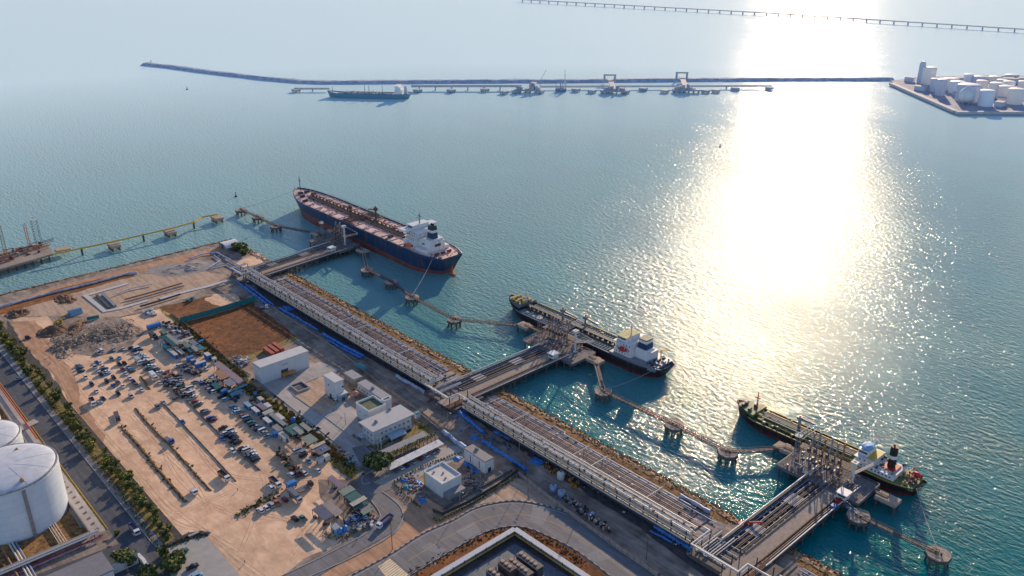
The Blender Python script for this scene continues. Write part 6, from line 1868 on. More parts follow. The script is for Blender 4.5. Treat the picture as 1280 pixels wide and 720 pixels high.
M_bank = mat('bank_soil', (0.10,0.06,0.035), .95, var=.5, scale=1.0, rgb2=(0.40,0.24,0.10), bump=.2)
M_bankw = mat('drain_edge', (0.10,0.08,0.07), .9, var=.4, scale=.8, rgb2=(0.34,0.27,0.20))
bank('earth_bank','wide weedy bank nearest the tree road in the lower yard',[(155,537),(176,560),(200,590),(233,628)],1.9,.8,M_bank)
bank('earth_bank','long bank with brown weeds, second from the tree road',[(169,510),(190,535),(215,560),(240,588),(264,614)],1.3,.7,M_bank)
bank('earth_bank','thin straight bank third from the tree road',[(204,504),(232,534),(262,566),(295,602)],.9,.6,M_bankw)
bank('earth_bank','bank running under the packed blocks of cars',[(232,500),(262,530),(290,558),(325,588)],1.4,.7,M_bankw)
bank('earth_bank','short dark bank in the upper yard',[(176,470),(187,487)],1.6,.8,M_bank)

# ---------------------------------------------------------------- concrete channel, blue pipes and stockpile top left
def wall_path(name, label, px, h, w_, m, cat='wall', z=Z, zref=None):
    P = PX(px, zref if zref is not None else Z); o = P[0]; g = G()
    for i in range(len(P)-1):
        a = Vector((P[i][0]-o[0],P[i][1]-o[1],h/2)); b = Vector((P[i+1][0]-o[0],P[i+1][1]-o[1],h/2)); e = (b-a).normalized()*w_*.49 if i < len(P)-2 else Vector((0,0,0))
        g.bar(a, b+e, w_-.002*i, h-.004*i)
    return solo(name, label, cat, g, m, (*o,z))
M_chan = mat('channel_concrete', (0.55,0.53,0.52), .85, var=.12, scale=.5)
wall_path('concrete_channel','white concrete channel bending round the pipe works at the upper left',[(160,355),(135,362),(107,370),(131,389.5),(150,386),(185,376)],.5,3.2,M_chan,'channel')
wall_path('concrete_channel','pale concrete channel running towards the far crossing',[(200,374),(232,365),(262,358),(287,350)],.5,3.4,M_chan,'channel')
wall_path('steel_bundle','dark steel bundle lying inside the channel bend',[(129,369),(144,384)],1.6,2.2,M_steel,'bundle')
wall_path('steel_bundle','second dark bundle parallel to the channel bend',[(121,370),(137,386)],1.2,1.6,M_darksteel,'bundle')
for k, (px, m, r) in enumerate((([(157,376),(190,367),(227,356)],M_brownpipe,.6),([(160,379),(195,369),(230,359)],M_steel,.5),([(143,370),(165,362),(190,357)],M_offwhite,.5),([(176,385),(200,378),(225,370)],M_darksteel,.7))):
    P = [(*p,Z+r+.6) for p in PX(px)]
    pipe_thing('pipe_length', ['rusty','grey','white','dark'][k]+' pipe laid out beside the concrete channel', P, r, m, 'pipes laid beside the channel')
g = G()
for i in range(14):
    x, y = S(160+i*5, 376.5-i*1.45, 3); g.box(x-.5,x+.5,y-2.2,y+2.2,Z,Z+.6)
M_pb = mat('bright_blue_pipe', (0.02,0.17,0.60), .5, var=.25, scale=.8, rgb2=(0.10,0.35,0.80))
M_pbl = mat('blue_white_pipe', (0.25,0.38,0.65), .45, var=.3, scale=.3, rgb2=(0.65,0.70,0.80))
pipe_thing('water_main','long blue pipe along the left shore path', [(*p,Z+.9) for p in PX([(-8,387),(60,368.5),(120,354),(160,343),(171,342)])], .75, M_pbl, 'blue pipes')
pipe_thing('water_main','blue and white pipe bending around the gravel pad', [(*p,Z+1.2) for p in PX([(236,325),(255,319),(271,317),(290,328),(305,337)])], .6, M_pbl, 'blue pipes')
pipe_thing('water_main','second blue white pipe behind the gravel pad', [(*p,Z+1.2) for p in PX([(268,321),(276,327),(262,336),(284,331),(303,341)])], .45, M_pbl, 'blue pipes')
x, y = S(230,336,3); mound('gravel_stockpile','low wide grey gravel stockpile behind the pipe works','heap',x,y,17,24,1.6,M_gravel,.3,5.5)
x0, y0 = S(287,306,5)
t = thing('curved_roof_hall','white barrel roofed hall at the far corner of the land','hall',(x0,y0,Z))
g = G(); vs = []
for k in range(11):
    a = PI*k/10; vs += [(-7.5*math.cos(a),-6.5,2.2+2.8*math.sin(a)),(-7.5*math.cos(a),6.5,2.2+2.8*math.sin(a))]
g.add(vs, [(k*2,k*2+1,k*2+3,k*2+2) for k in range(10)], 0, True); part('roof', g, M_white, t)
g = G(); g.box(-7.3,7.3,-6.3,6.3,0,2.2); g.side([(-7.3*math.cos(PI*k/10),2.2+2.6*math.sin(PI*k/10)) for k in range(11)],-6.2,6.2); part('wall', g, M_steel, t)
g = G(); g.box(-2,2,-6.36,-6.3,0,3.6); g.box(7.3,7.36,-2,2,0,2.1); parts('door', g, WALLM['dark'], t)
x0, y0 = S(94,390,4)
t = thing('barrel_hut','small blue barrel roofed hut near the concrete channel','hut',(x0,y0,Z))
g = G(); g.side([(-3.5*math.cos(PI*k/8),3.6*math.sin(PI*k/8)) for k in range(9)],-4,4); part('shell', g, ROOF['lightblue'], t)
g = G(); g.box(-1,1,-4.06,-4,0,2); part('door', g, WALLM['dark'], t)
def fence(name, label, px, h, m, posts=True, cat='fence'):
    P = PX(px); o = P[0]; t = thing(name, label, cat, (*o,Z))
    g = G(); gp = G()
    for i in range(len(P)-1):
        a = Vector((P[i][0]-o[0],P[i][1]-o[1],0)); b = Vector((P[i+1][0]-o[0],P[i+1][1]-o[1],0)); up = Vector((0,0,1))
        g.bar(a+up*(h/2+.1), b+up*(h/2+.1), .06, h-.1)
        n = max(1,int((b-a).length/3.5))
        for q in range(n+1 if i == len(P)-2 else n):
            c = a.lerp(b,q/n); gp.box(c.x-.07,c.x+.07,c.y-.07,c.y+.07,0,h+.25)
    part('panel', g, m, t); parts('post', gp, M_darksteel, t)
M_tealf = mat('teal_sheet_fence', (0.02,0.20,0.21), .6, var=.2, scale=.6)
fence('sheet_fence','long teal sheet fence crossing the dry field', [(226,404),(260,395),(290,386),(319,376.5)], 4.2, M_tealf)
fence('sheet_fence','short teal fence beside the earth heap', [(109,401),(124,398)], 2.6, M_tealf)
M_con_wall = mat('boundary_wall_concrete', (0.32,0.28,0.26), .9, var=.2, scale=.5)
fence('boundary_wall','long low wall between the dry field and the quay roadway', [(300,352),(330,378),(369,404),(410,430),(440,452),(480,485)], 1.5, M_con_wall, cat='wall')
fence('boundary_wall','low wall behind the offices along the quay roadway', [(480,485),(520,512),(556,541),(600,578)], 1.8, M_con_wall, cat='wall')
fence('boundary_wall','sandy wall along the right side of the weedy verge', [(215,392),(262,430),(300,462),(313,470)], 1.2, mat('sandy_wall',(0.5,0.36,0.24),.9,var=.2), cat='wall')
fence('boundary_wall','long brown wall of the site road down to the bend', [(648,594),(690,627),(740,664),(800,706),(822,722)], 2.2, M_con_wall, cat='wall')

# blue sleeve pipes, tarpaulins along the quay roadway
def lumpy_pipe(label, px, r, m=None, z=.8):
    P = [Vector((*p,Z+z)) for p in PX(px)]; o = P[0].copy(); fine = []
    for i in range(len(P)-1):
        n = max(2,int((P[i+1]-P[i]).length/2.2))
        for q in range(n): fine.append(P[i].lerp(P[i+1],q/n)-o+Vector((random.uniform(-.3,.3),random.uniform(-.3,.3),random.uniform(-.15,.2))))
    fine.append(P[-1]-o); g = G()
    for i in range(len(fine)-1): g.cyl(fine[i],fine[i+1],r*random.uniform(.8,1.25),r*random.uniform(.8,1.25),7)
    solo('wrapped_pipe', label, 'wrapped pipe', g, m or M_pb, o, 0, 'blue wrapped pipes along the quay roadway')
for lb, px, r in (('upper blue wrapped pipe nearest the far crossing',[(299,350),(320,366),(342,383)],1.0),('second blue wrapped pipe beside the first, nearest the rack',[(296,352),(316,368),(334,381)],.9),
 ('blue wrapped pipe beside the dry field corner',[(350,387),(372,399),(397,414)],1.0),('blue wrapped pipe running past the warehouse',[(404,419),(430,434),(455,447)],1.2),('short blue pipe parallel to the warehouse run',[(410,427),(430,438),(452,449)],.8),
 ('blue and white wrapped pipe behind the grey roofed hut',[(495,471),(518,484),(541,498)],1.0),('blue wrapped pipe below the middle crossing',[(561,506),(582,524),(605,542)],1.1),
 ('thick light blue pipe left of the container house',[(554,541),(568,552),(582,562)],1.2),('blue wrapped pipe behind the container house',[(603,553),(630,570),(658,589)],1.0),
 ('long straight bright blue pipe near the near crossing',[(818,660),(850,680),(877,696)],.9),('thin blue pipe beside the straight one',[(812,665),(840,680)],.5),('blue and white sleeve lying on the shore bank',[(850,621),(868,631),(887,642)],1.0)):
    lumpy_pipe(lb, px, r, M_pbl if 'white' in lb or 'light' in lb else M_pb)
def tarp(label, u, v, a, b, m=None):
    x, y = S(u, v, Z); g = G(); n = 9; vs = []
    for j in range(n+1):
        for i in range(n+1):
            s_, q = i/n*2-1, j/n*2-1; k = (1-s_**4)*(1-q**4)
            vs.append((s_*a+random.uniform(-.2,.2),q*b+random.uniform(-.2,.2),.03+k*(.7+.5*mnoise.noise(Vector((s_*2+u,q*2,v))))))
    g.add(vs, [(j*(n+1)+i,j*(n+1)+i+1,(j+1)*(n+1)+i+1,(j+1)*(n+1)+i) for j in range(n) for i in range(n)])
    solo('tarpaulin', label, 'tarpaulin', g, m or M_pb, (x,y,Z+.06), random.uniform(-.3,.3), 'blue tarpaulins on the ground')
for u, v, a, b, lb in ((361,385,5,3,'large blue tarpaulin beside the wrapped pipe near the dry field'),(581,515,2.6,3,'blue tarpaulin at the foot of the middle crossing'),(635,545,3.5,2.5,'blue tarpaulin in two leaves beside the quay roadway'),(623,541,3,1.6,'long blue tarpaulin across the wrapped pipe'),
 (671,577,3.5,2.8,'bright blue tarpaulin with white dots beside the orange excavators'),(593,548,2.2,1.8,'blue tarpaulin near the white barrels'),(572,573,2,2,'blue tarpaulin against the compound hedge'),(589,585,6,1.2,'long blue tarpaulin under the container house wall'),(506,600,1.8,1.6,'pale blue tarpaulin in the walled compound'),(523,604,2.5,1.6,'blue tarpaulin in the walled compound'),(509,609,1.6,1.6,'teal tarpaulin in the walled compound'),(528,626,2.4,1.4,'dark blue tarpaulin beside the compound hedge')):
    tarp(lb, u, v, a, b, mat('teal_tarpaulin',(0.03,0.35,0.38),.6) if lb.startswith('teal') else M_pb)
# orange barrels and small plant
M_or = mat('machine_orange', (0.62,0.27,0.04), .55, var=.2)
ks = [(684,579),(686,584),(690,590),(695,588),(699,583),(703,587),(707,590),(712,594),(715,606),(718,608),(722,604),(713,600),(681,583),(697,593)]
for k, (u, v) in enumerate(ks):
    x, y = S(u, v, 3.8)
    t = thing('cable_drum', f'{ORD[k]} orange cable drum from the tarpaulin end of the cluster by the rack', 'cable drum', (x,y,Z), random.uniform(0,3), 'orange cable drums by the rack')
    g = G()
    for s_ in (-.55,.55): g.cyl((0,s_-.08,.95),(0,s_+.08,.95),.95,n=14)
    part('flange', g, M_or, t); g = G(); g.cyl((0,-.5,.95),(0,.5,.95),.6,n=12); part('core', g, M_brownsteel, t)

# poles and posts
def lamp(u, v, u2, v2, label, arm=True, m=None):
    x, y = S(u, v, Z)
    # height from where the top shows
    best = 5
    for i in range(40):
        h = 3+i*.4; X, Y = S(u2, v2, Z+h)
        if math.hypot(X-x, Y-y) < math.hypot(*(lambda q:(q[0]-x,q[1]-y))(S(u2, v2, Z+best))): best = h
    h = best; t = thing('lamp_post' if arm else 'utility_pole', label, 'lamp post' if arm else 'pole', (x,y,Z))
    g = G(); g.cyl((0,0,0),(0,0,h),.17,.1,8); part('pole', g, m or M_steel, t)
    if arm:
        g = G(); g.bar((0,0,h),(1.6,.5,h+.3),.1); part('arm', g, M_steel, t); g = G(); g.box(1.4,2.2,.35,.75,h+.2,h+.38); part('lamp_head', g, M_offwhite, t)
    else:
        g = G(); g.bar((-1.2,0,h-.5),(1.2,0,h-.5),.14); g.bar((-.9,0,h-1.3),(.9,0,h-1.3),.14); part('crossarm', g, M_brownsteel, t)
for u,v,u2,v2,lb,ar in ((490.5,687,487,636,'tall pole on the sandy verge beside the bend road',False),(657,594,655,565,'dark utility pole at the top of the walled compound',False),(649,572,646,545,'pale pole behind the container house',True),
 (724,643,724,610,'thin pole in front of the rack at mid length',False),(808,699,806,668,'dark pole near the bottom end of the site wall',False),(660,622,659.5,607,'short dark post on the sandy corner of the bend',False),
 (417,513,417,499,'lamp post on the inner edge of the service road',True),(546,596,546,580,'lamp post beside the parapet building',True),(575,634,573,615,'lamp post at the corner of the walled compound',True),(310,370,309,352,'lamp post beside the long wall at the top of the roadway',True),(560,534,558,516,'lamp post on the roadway near the middle crossing',True),(432,531,431,517,'slim lamp post in the forecourt of the offices',True)):
    lamp(u,v,u2,v2,lb,ar, M_brownsteel if not ar else None)

def person(u, v, label):
    x, y = S(u, v, Z)
    import bmesh
    J = [(0,0,.95),(0,0,1.2),(0,0,1.42),(0,0,1.52),(0,0,1.68),(.1,0,.92),(.14,.12,.5),(.15,.2,.05),(-.1,0,.92),(-.14,-.08,.5),(-.15,-.2,.05),(.2,0,1.4),(.27,.05,1.12),(.3,.14,.88),(-.2,0,1.4),(-.27,-.05,1.12),(-.3,.05,.88)]
    E_ = [(0,1),(1,2),(2,3),(3,4),(0,5),(5,6),(6,7),(0,8),(8,9),(9,10),(2,11),(11,12),(12,13),(2,14),(14,15),(15,16)]
    Rr = [.13,.14,.14,.06,.11,.09,.075,.05,.09,.075,.05,.07,.05,.04,.07,.05,.04]
    me = bpy.data.meshes.new('person'); me.from_pydata([Vector(j) for j in J], E_, []); me.materials.append(mat('work_clothes',(0.05,0.05,0.09),.9))
    o = bpy.data.objects.new('person', me); COL.objects.link(o); o.location = (x,y,Z)
    m = o.modifiers.new('skin','SKIN')
    for i, r in enumerate(Rr): me.skin_vertices[0].data[i].radius = (r,r)
    me.skin_vertices[0].data[0].use_root = True
    o.modifiers.new('sub','SUBSURF').levels = 1
    tag(o, label, 'person')
    g = G(); g.blob((0,0,1.74),(.12,.13,.08), k=0, n=8); part('safety_helmet', g, M_or, o)
try:
    person(445.5,677,'person in dark clothes walking on the bend of the small road')
    person(306,704,'person standing on the path by the concrete pad')
    person(426.5,524,'person in dark clothes standing in the inner forecourt')
    person(297,613.5,'person standing alone on the open sand of the lower yard')
except Exception as e:
    print('person', e)

# red containers behind the warehouse
for k_, (u, v) in enumerate(((336,437.5),(341.5,434.5),(347,431.5))):
    x, y = S(u, v, Z+2.6)
    t = thing('shipping_container', ['left most','middle','right most'][k_]+' of the three rusty red containers behind the warehouse', 'container', (x,y,Z+.05), 0, 'red containers behind the warehouse')
    g = G(); g.box(-6,6,-1.2,1.2,.1,2.5)
    for q in range(24): g.box(-5.9+q*.5,-5.7+q*.5,-1.25,1.25,.2,2.4)
    part('shell', g, mat('container_red',(0.42,0.10,0.06),.6,var=.25), t)
    g = G(); g.box(5.98,6.06,-1.1,1.1,.2,2.4); part('door', g, mat('container_red',(0.42,0.10,0.06)), t)
junk('scrap_heap','sheds and crates packed between the green roofs and the verge',[(206,425),(222,436),(240,440)],110,4,[M_darksteel,M_navy,M_brownsteel,M_steel,M_tan,M_funnelgreen],.3,1.2,2.0)
junk('scrap_heap','crates and tarpaulins crammed between the site cabins',[(312,502),(330,515),(350,532),(365,545)],130,3.5,[M_darksteel,M_navy,M_brownsteel,M_steel,M_tan,M_funnelgreen],.3,1.1,1.8)
junk('scrap_heap','dark workshop clutter around the pink roofed sheds',[(262,478),(278,490),(296,500)],120,3,[M_darksteel,M_navy,M_brownsteel,M_funnelgreen,M_black],.3,1.1,1.8)
# ---------------------------------------------------------------- warehouse and offices
M_winsoft = mat('window_in_shade', (0.16,0.19,0.23), .3, var=.2)  # shade look put into the window colour: paler, less contrast
M_bwall = mat('building_wall_white', (0.58,0.60,0.62), .7, var=.06, scale=.3)
M_wsheet = mat('warehouse_sheet', (0.60,0.63,0.67), .6, var=.04, scale=.3, stripes=('X',.9,.10))
M_roofw = mat('pale_sheet_roof', (0.62,0.60,0.58), .6, var=.06, scale=.3, stripes=('Y',1.2,.06))
M_roofg = mat('grey_sheet_roof', (0.33,0.33,0.35), .6, var=.10, scale=.3, stripes=('Y',1.2,.10))
M_roofgreen = mat('algae_flat_roof', (0.14,0.17,0.10), .9, var=.3, scale=.5, big=.2)
def building(name, label, c, h, roofm, wallm, cat='building', over=.4, parapet=0, win=True, th=.4, zc=None, levels=1, post=None):
    x0,x1,y0,y1 = rect(c, Z+h)
    cx, cy = (x0+x1)/2, (y0+y1)/2; a, b = (x1-x0)/2-over, (y1-y0)/2-over
    t = thing(name, label, cat, (cx,cy,Z+.1), 0)
    g = G(); g.box(-a,a,-b,b,-.1,h-th)
    wl = part('wall', g, wallm, t)
    if parapet:
        g = G(); g.box(-a+.32,a-.32,-b+.32,b-.32,h-th,h-th+.12); part('roof', g, roofm, t)
        g = G()
        g.box(-a-.05,a+.05,-b-.05,-b+.3,h-th,h-th+parapet); g.box(-a-.05,a+.05,b-.3,b+.05,h-th,h-th+parapet)
        g.box(-a-.05,-a+.3,-b+.3,b-.3,h-th,h-th+parapet-.004); g.box(a-.3,a+.05,-b+.3,b-.3,h-th,h-th+parapet-.004); part('parapet', g, M_white, t)
    else:
        g = G(); g.box(-a-over,a+over,-b-over,b+over,h-th,h-.15); g.box(-a-over+.25,a+over-.25,-b-over+.25,b+over-.25,h-.15,h); part('roof', g, roofm, t)
    if win:
        g = G()
        for l in range(levels):
            z = 1.2+l*3.3
            if z+1.2 > h-th: break
            windows_row(g, -a+.6, a-.6, -b, z, 2.6, 1.3, 1.1); windows_row(g, -b+.6, b-.6, a, z, 2.6, 1.3, 1.1,'y')
        parts('window', g, M_winsoft, t)
        g = G(); g.box(a-.03,a+.05,-1,1,-.05,2.2); part('door', g, WALLM['dark'], t)
    return t, a, b, cx, cy
t, a, b, cx, cy = building('warehouse','big white windowless warehouse with a dark door and orange canopy', (314.8,452.9,386,438.8), 11, M_roofw, M_wsheet, win=False)
g = G(); 
def onwall(u, v, z): 
    X, Y = S(u, v, z); return X-cx, Y-cy
dx, _ = onwall(358, 468, Z+2)
g = G(); g.box(a-.02,a+.07,-3,1.6,-.05,4.6); part('door', g, WALLM['dark'], t)
g = G(); g.box(a+.07,a+3.6,-3.4,5.2,2.2,2.45)
for yy in (-3,4.8): g.box(a+3.3,a+3.5,yy,yy+.2,-.1,2.2)
part('canopy', g, M_or, t)
g = G(); g.box(a,a+.06,-2,2,7.4,7.9); part('vent_louvre', g, M_steel, t)
g = G(); g.box(-a-.45,a+.45,-b-.46,-b-.3,10.3,10.62); g.box(-a-.45,a+.45,b+.3,b+.46,10.3,10.62); parts('gutter', g, M_steel, t)
# cube tower with annex
t,a,b,_,_ = building('block_tower','tall white cube shaped building standing alone in the inner yard', (403.2,468.8,430,474.4), 12, M_roofw, M_bwall, win=False)
g = G(); g.box(a,a+.05,-.8,.8,0,2.2); g.box(-1,1,-b-.05,-b,0,2.2); parts('door', g, WALLM['dark'], t); g = G(); g.box(a-.01,a+.05,1.6,2.6,7,8); g.box(-2,-1,-b-.05,-b,7,8); parts('window', g, M_glass, t)
building('annex','low white annex with light blue base beside the cube building', (416.5,490.6,435.5,490.6), 4.2, M_roofw, WALLM['lightblue'])
building('workshop_hut','dark grey roofed hut behind the cube building', (428.5,466,453.5,470.5), 4.5, M_roofg, M_con_wall)
building('long_office','long narrow grey roofed office along the quay road wall', (445.5,478.5,490.5,495.5), 4.5, M_roofg, M_bwall)
t,a,b,cx,cy = building('flat_roof_block','white block with a sunken green algae roof', (443.5,504.5,483.8,506.5), 8.2, M_roofgreen, M_bwall, parapet=1.3, win=False)
g = G(); windows_row(g, -a+1, a-1, -b, 4.2, 4, 1.6, .7); parts('window', g, M_winsoft, t)
building('stair_block','small white stair block with a green roof on the corner of the white block', (475.5,499.5,490.5,498), 9.4, M_roofgreen, M_bwall, parapet=.8, win=False)
t,a,b,cx,cy = building('main_office','large office with a wide pale overhanging roof in the centre', (447.3,527.8,519,517.5), 9.0, M_roofg, M_bwall, over=1.6, levels=2)
MO = (t,a,b)
for n_ in ('roof',):
    for ch in t.children:
        if ch.name.startswith('roof'): ch.data.materials[0] = mat('office_roof', (0.46,0.45,0.45), .6, var=.06, scale=.3)
g = G(); vs = []
for k in range(9):
    q = k/8; vs += [(a+.1+q*5.5,-5,3.2+math.sin(q*PI)*.7-q*.6),(a+.1+q*5.5,5,3.2+math.sin(q*PI)*.7-q*.6)]
g.add(vs, [(k*2,k*2+2,k*2+3,k*2+1) for k in range(8)]); 
for y in (-4.6,4.6): g.box(a+5.2,a+5.4,y-.1,y+.1,-.1,2.7)
part('entrance_canopy', g, mat('canopy_blue_grey',(0.40,0.48,0.56),.5), t)
g = G()
for k in range(6): g.box(-a+1+k*3.2,-a+1.35+k*3.2,-b-.4,-b-.1,-.1,8)
parts('facade_fin', g, M_bwall, t)
g = G(); g.box(-a-.3,-a+4.5,-b-3.6,-b-.5,2.6,2.85); g.box(-a,-a+.15,-b-3.5,-b-3.3,-.1,2.6); g.box(-a+4.2,-a+4.35,-b-3.5,-b-3.3,-.1,2.6); part('side_canopy', g, mat('canopy_blue_grey',(0.4,0.48,0.56)), t)
building('porch','small teal roofed porch at the corner of the large office', (516,515.5,526.5,515), 3.4, ROOF['teal'], M_bwall, win=False)
t,a,b,cx,cy = building('parapet_building','white flat roofed building with bright parapet and yellow corner', (528,589.5,578,594), 7.5, mat('cream_flat_roof',(0.62,0.57,0.52),.8,var=.08,scale=.4,big=.08), M_bwall, parapet=.9, win=False)
g = G(); g.box(a-.02,a+.06,-b+1,-b+3.4,-.1,2.6); g.box(a-.02,a+.06,1,3,-.1,2.4); parts('door', g, M_blue, t)
g = G()
for x_, y_ in ((0,.5),(a*.55,-b*.2),(-a*.5,-b*.4)): g.box(x_-.4,x_+.4,y_-.4,y_+.4,7.2,7.9)
parts('roof_vent', g, M_steel, t)
g = G(); g.box(-a-.06,-a-.01,-b,-b+1.2,-.1,7.1); g.box(-a,-a+1.0,-b-.06,-b-.01,-.1,7.1); parts('yellow_panel', g, M_yellow, t)
g = G(); g.box(a+.1,a+4.4,-b+.5,b-1,0,3); part('lean_to', g, M_steel, t)
for c_, lb in (((468,570.5,532,541.8),'long thin grey carport roof beside the palms'),((484.5,584.8,551.5,552),'long white carport roof in front of the palms')):
    p, q = Vector(S(c_[0],c_[1],Z+3)), Vector(S(c_[2],c_[3],Z+3)); d = q-p; L = d.length; rz = math.atan2(d.y,d.x)
    t = thing('carport', lb, 'carport', (p.x,p.y,Z+.12), rz)
    w_ = 4.6 if 'white' in lb else 4.0
    g = G(); g.add([(0,-w_/2,2.6),(L,-w_/2,2.6),(L,w_/2,3.1),(0,w_/2,3.1),(0,-w_/2,2.72),(L,-w_/2,2.72),(L,w_/2,3.22),(0,w_/2,3.22)], [(0,3,2,1),(4,5,6,7),(0,1,5,4),(1,2,6,5),(2,3,7,6),(3,0,4,7)]); part('roof', g, mat('carport_white',(0.66,0.66,0.66),.5) if 'white' in lb else M_roofg, t)
    g = G()
    for i in range(int(L/4)+1): g.cyl((i*4,w_*.36,-.1),(i*4,w_*.36,2.9),.09,n=6); g.bar((i*4,w_*.36,2.75),(i*4,-w_*.45,2.5),.12)
    parts('post', g, M_steel, t)
    if 'white' in lb:
        for i, (f, c) in enumerate(((.1,'grey'),(.2,'white'),(.3,'dark blue'),(.42,'silver'),(.55,'red'),(.66,'white'),(.78,'silver'),(.88,'grey'))):
            X = p+d*f; n_ = Vector((d.y,-d.x)).normalized(); X = X+n_*1.2
            car('sedan', c, X.x, X.y, rz+PI/2, f'{c} car sheltered under the white carport, {ORD[i]} from its tree end', 'cars under the white carport', Z+.12)
t,a,b,cx,cy = building('container_house','long white site building with a grey flat roof beside the walled compound', (579.4,560.6,617.8,572), 7.0, mat('container_roof',(0.30,0.27,0.26),.8,var=.1), M_bwall, win=False, over=.2)
g = G(); windows_row(g, -a+1.5, a-1, -b, 1.2, 4.5, .5, 4.2); g.box(a-.01,a+.05,-1,1,0,2.4); parts('window', g, M_glass, t)
# roof plant
def roof_unit(u, v, h, label, s_=.9):
    x, y = S(u, v, Z+h); t = thing('roof_unit', label, 'air conditioner', (x,y,Z+h+.1), 0, 'air conditioning units on the roofs')
    g = G(); g.box(-s_,s_,-s_*.6,s_*.6,0,1.0); part('housing', g, M_steel, t); g = G(); g.cyl((0,0,1),(0,0,1.15),s_*.45,n=12); part('fan', g, M_darksteel, t)
for u, v, h, lb in ((487,512,9,'grey unit near the sea side of the large office roof'),(470,528,9,'grey unit near the yard side of the large office roof'),(466,486,4.5,'grey unit on the long office roof'),(596,562,7,'grey unit on the site building roof')):
    roof_unit(u, v, h, lb)
weather(M_bwall, .18); weather(M_wsheet, .12)
# inner yard small things
x, y = S(375,484.5,3)
t = thing('settling_basin','small square grey concrete basin on the inner yard','basin',(x,y,Z+.1))
g = G()
for q in ((-5,5,-4,-3.5),(-5,5,3.5,4)): g.box(q[0],q[1],q[2],q[3],0,1.0)
for q in ((-5,-4.5),(4.5,5)): g.box(q[0],q[1],-3.5,3.5,0,.99)
part('rim', g, M_kerb, t); g = G(); g.box(-4.5,4.5,-3.5,3.5,0,.2); part('basin_floor', g, M_darksteel, t)
def roofed(u, v, w_, d_, h, m, label, name='canopy'):
    x, y = S(u, v, Z+h); t = thing(name, label, 'canopy', (x,y,Z+.1))
    g = G(); g.taper(-w_,w_,-d_,d_,h-.6,-w_*.1,w_*.1,-d_*.1,d_*.1,h+.5); part('roof', g, m, t)
    g = G()
    for a_ in (-w_*.85,w_*.85):
        for b_ in (-d_*.85,d_*.85): g.box(a_-.08,a_+.08,b_-.08,b_+.08,-.1,h-.6)
    parts('post', g, M_darksteel, t)
roofed(444.5,490.5,2.4,2.2,3.2,mat('pink_tiles',(0.48,0.18,0.15),.7,var=.2),'small pink tiled pavilion among the bushes by the white block')
roofed(451,457,4.5,2.0,3.2,ROOF['teal'],'small teal canopy beside the quay roadway wall')
# hedges, rows of clipped or wild shrubs
def leafy(g, c, r, n, mi=3, size=.5, rnd=random):
    cx_, cy_, cz_ = c; rx, ry, rz_ = r
    for i in range(n):
        while True:
            a_, b_, c_ = rnd.uniform(-1,1), rnd.uniform(-1,1), rnd.uniform(-1,1); d_ = a_*a_+b_*b_+c_*c_
            if .12 < d_ < 1: break
        k = 1+.35*mnoise.noise(Vector((a_*1.8+cx_,b_*1.8+cy_,c_*1.8)))
        p = Vector((cx_+a_*rx*k, cy_+b_*ry*k, cz_+c_*rz_*k))
        n1 = Vector((rnd.gauss(a_,.6), rnd.gauss(b_,.6), rnd.gauss(c_+.4,.6))).normalized(); u_ = n1.orthogonal().normalized(); v_ = n1.cross(u_)
        s_ = size*rnd.uniform(.5,1.3); e = rnd.uniform(.5,1)
        # light put into the leaf colour by height: pale above, dark below
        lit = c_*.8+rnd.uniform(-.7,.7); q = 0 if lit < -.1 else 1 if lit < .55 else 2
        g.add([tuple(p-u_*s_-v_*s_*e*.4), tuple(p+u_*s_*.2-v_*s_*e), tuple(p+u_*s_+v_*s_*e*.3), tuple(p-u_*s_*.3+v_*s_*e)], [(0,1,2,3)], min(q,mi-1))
def tree(x, y, h, r, label, mats=None, name='tree', cat='tree', group=None, dens=1.0, seed=None, low=.3):
    rnd = random.Random(seed if seed is not None else int(x*13+y*7))
    t = thing(name, label, cat, (x,y,Z), rnd.uniform(0,6), group)
    g = G(); g.cyl((0,0,0),(.1,.05,h*.55),.05*h*.55+.05,.03*h*.5,8)
    L = []
    for k in range(5):
        a_ = k*1.25+rnd.uniform(-.3,.3); e = (math.cos(a_)*r*.55, math.sin(a_)*r*.55, h*rnd.uniform(.55,.85)); g.cyl((0,0,h*rnd.uniform(.3,.5)), e, .02*h+.03,.02,6); L.append(e)
    part('trunk', g, mat('bark',(0.10,0.07,0.05),.9,var=.3,scale=2), t)
    g = G(); n = int(170*dens*max(1,(r/2.5)**1.3))
    leafy(g, (0,0,h*.62), (r*.7,r*.7,h*.34), n, 3, r*.13+.12, rnd)
    for e in L: leafy(g, (e[0]*1.15,e[1]*1.15,e[2]+rnd.uniform(-.1,.1)*h), (r*.45,r*.45,h*.2), int(n*.35), 3, r*.12+.1, rnd)
    if low < .2: leafy(g, (0,0,h*.25), (r*.7,r*.7,h*.25), n//2, 3, r*.13+.1, rnd)
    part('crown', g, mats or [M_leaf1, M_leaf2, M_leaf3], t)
    return t
M_gd = mat('deep_leaf', (0.03,0.045,0.015), .8, var=.4, scale=1.2); M_gm = mat('green_leaf', (0.07,0.095,0.022), .8, var=.4, scale=1.2); M_gl = mat('bright_leaf', (0.17,0.18,0.035), .8, var=.3, scale=1.2)
x, y = S(474,587,Z); tree(x, y, 9, 7.2, 'big dark round tree at the end of the carport roofs', [M_gd,M_gm,M_leaf2], dens=1.6, seed=3)
x, y = S(467,583,Z); tree(x, y, 7, 4.5, 'dark tree joined to the left of the big round tree', [M_gd,M_gm,M_leaf2], dens=1.3, seed=5)
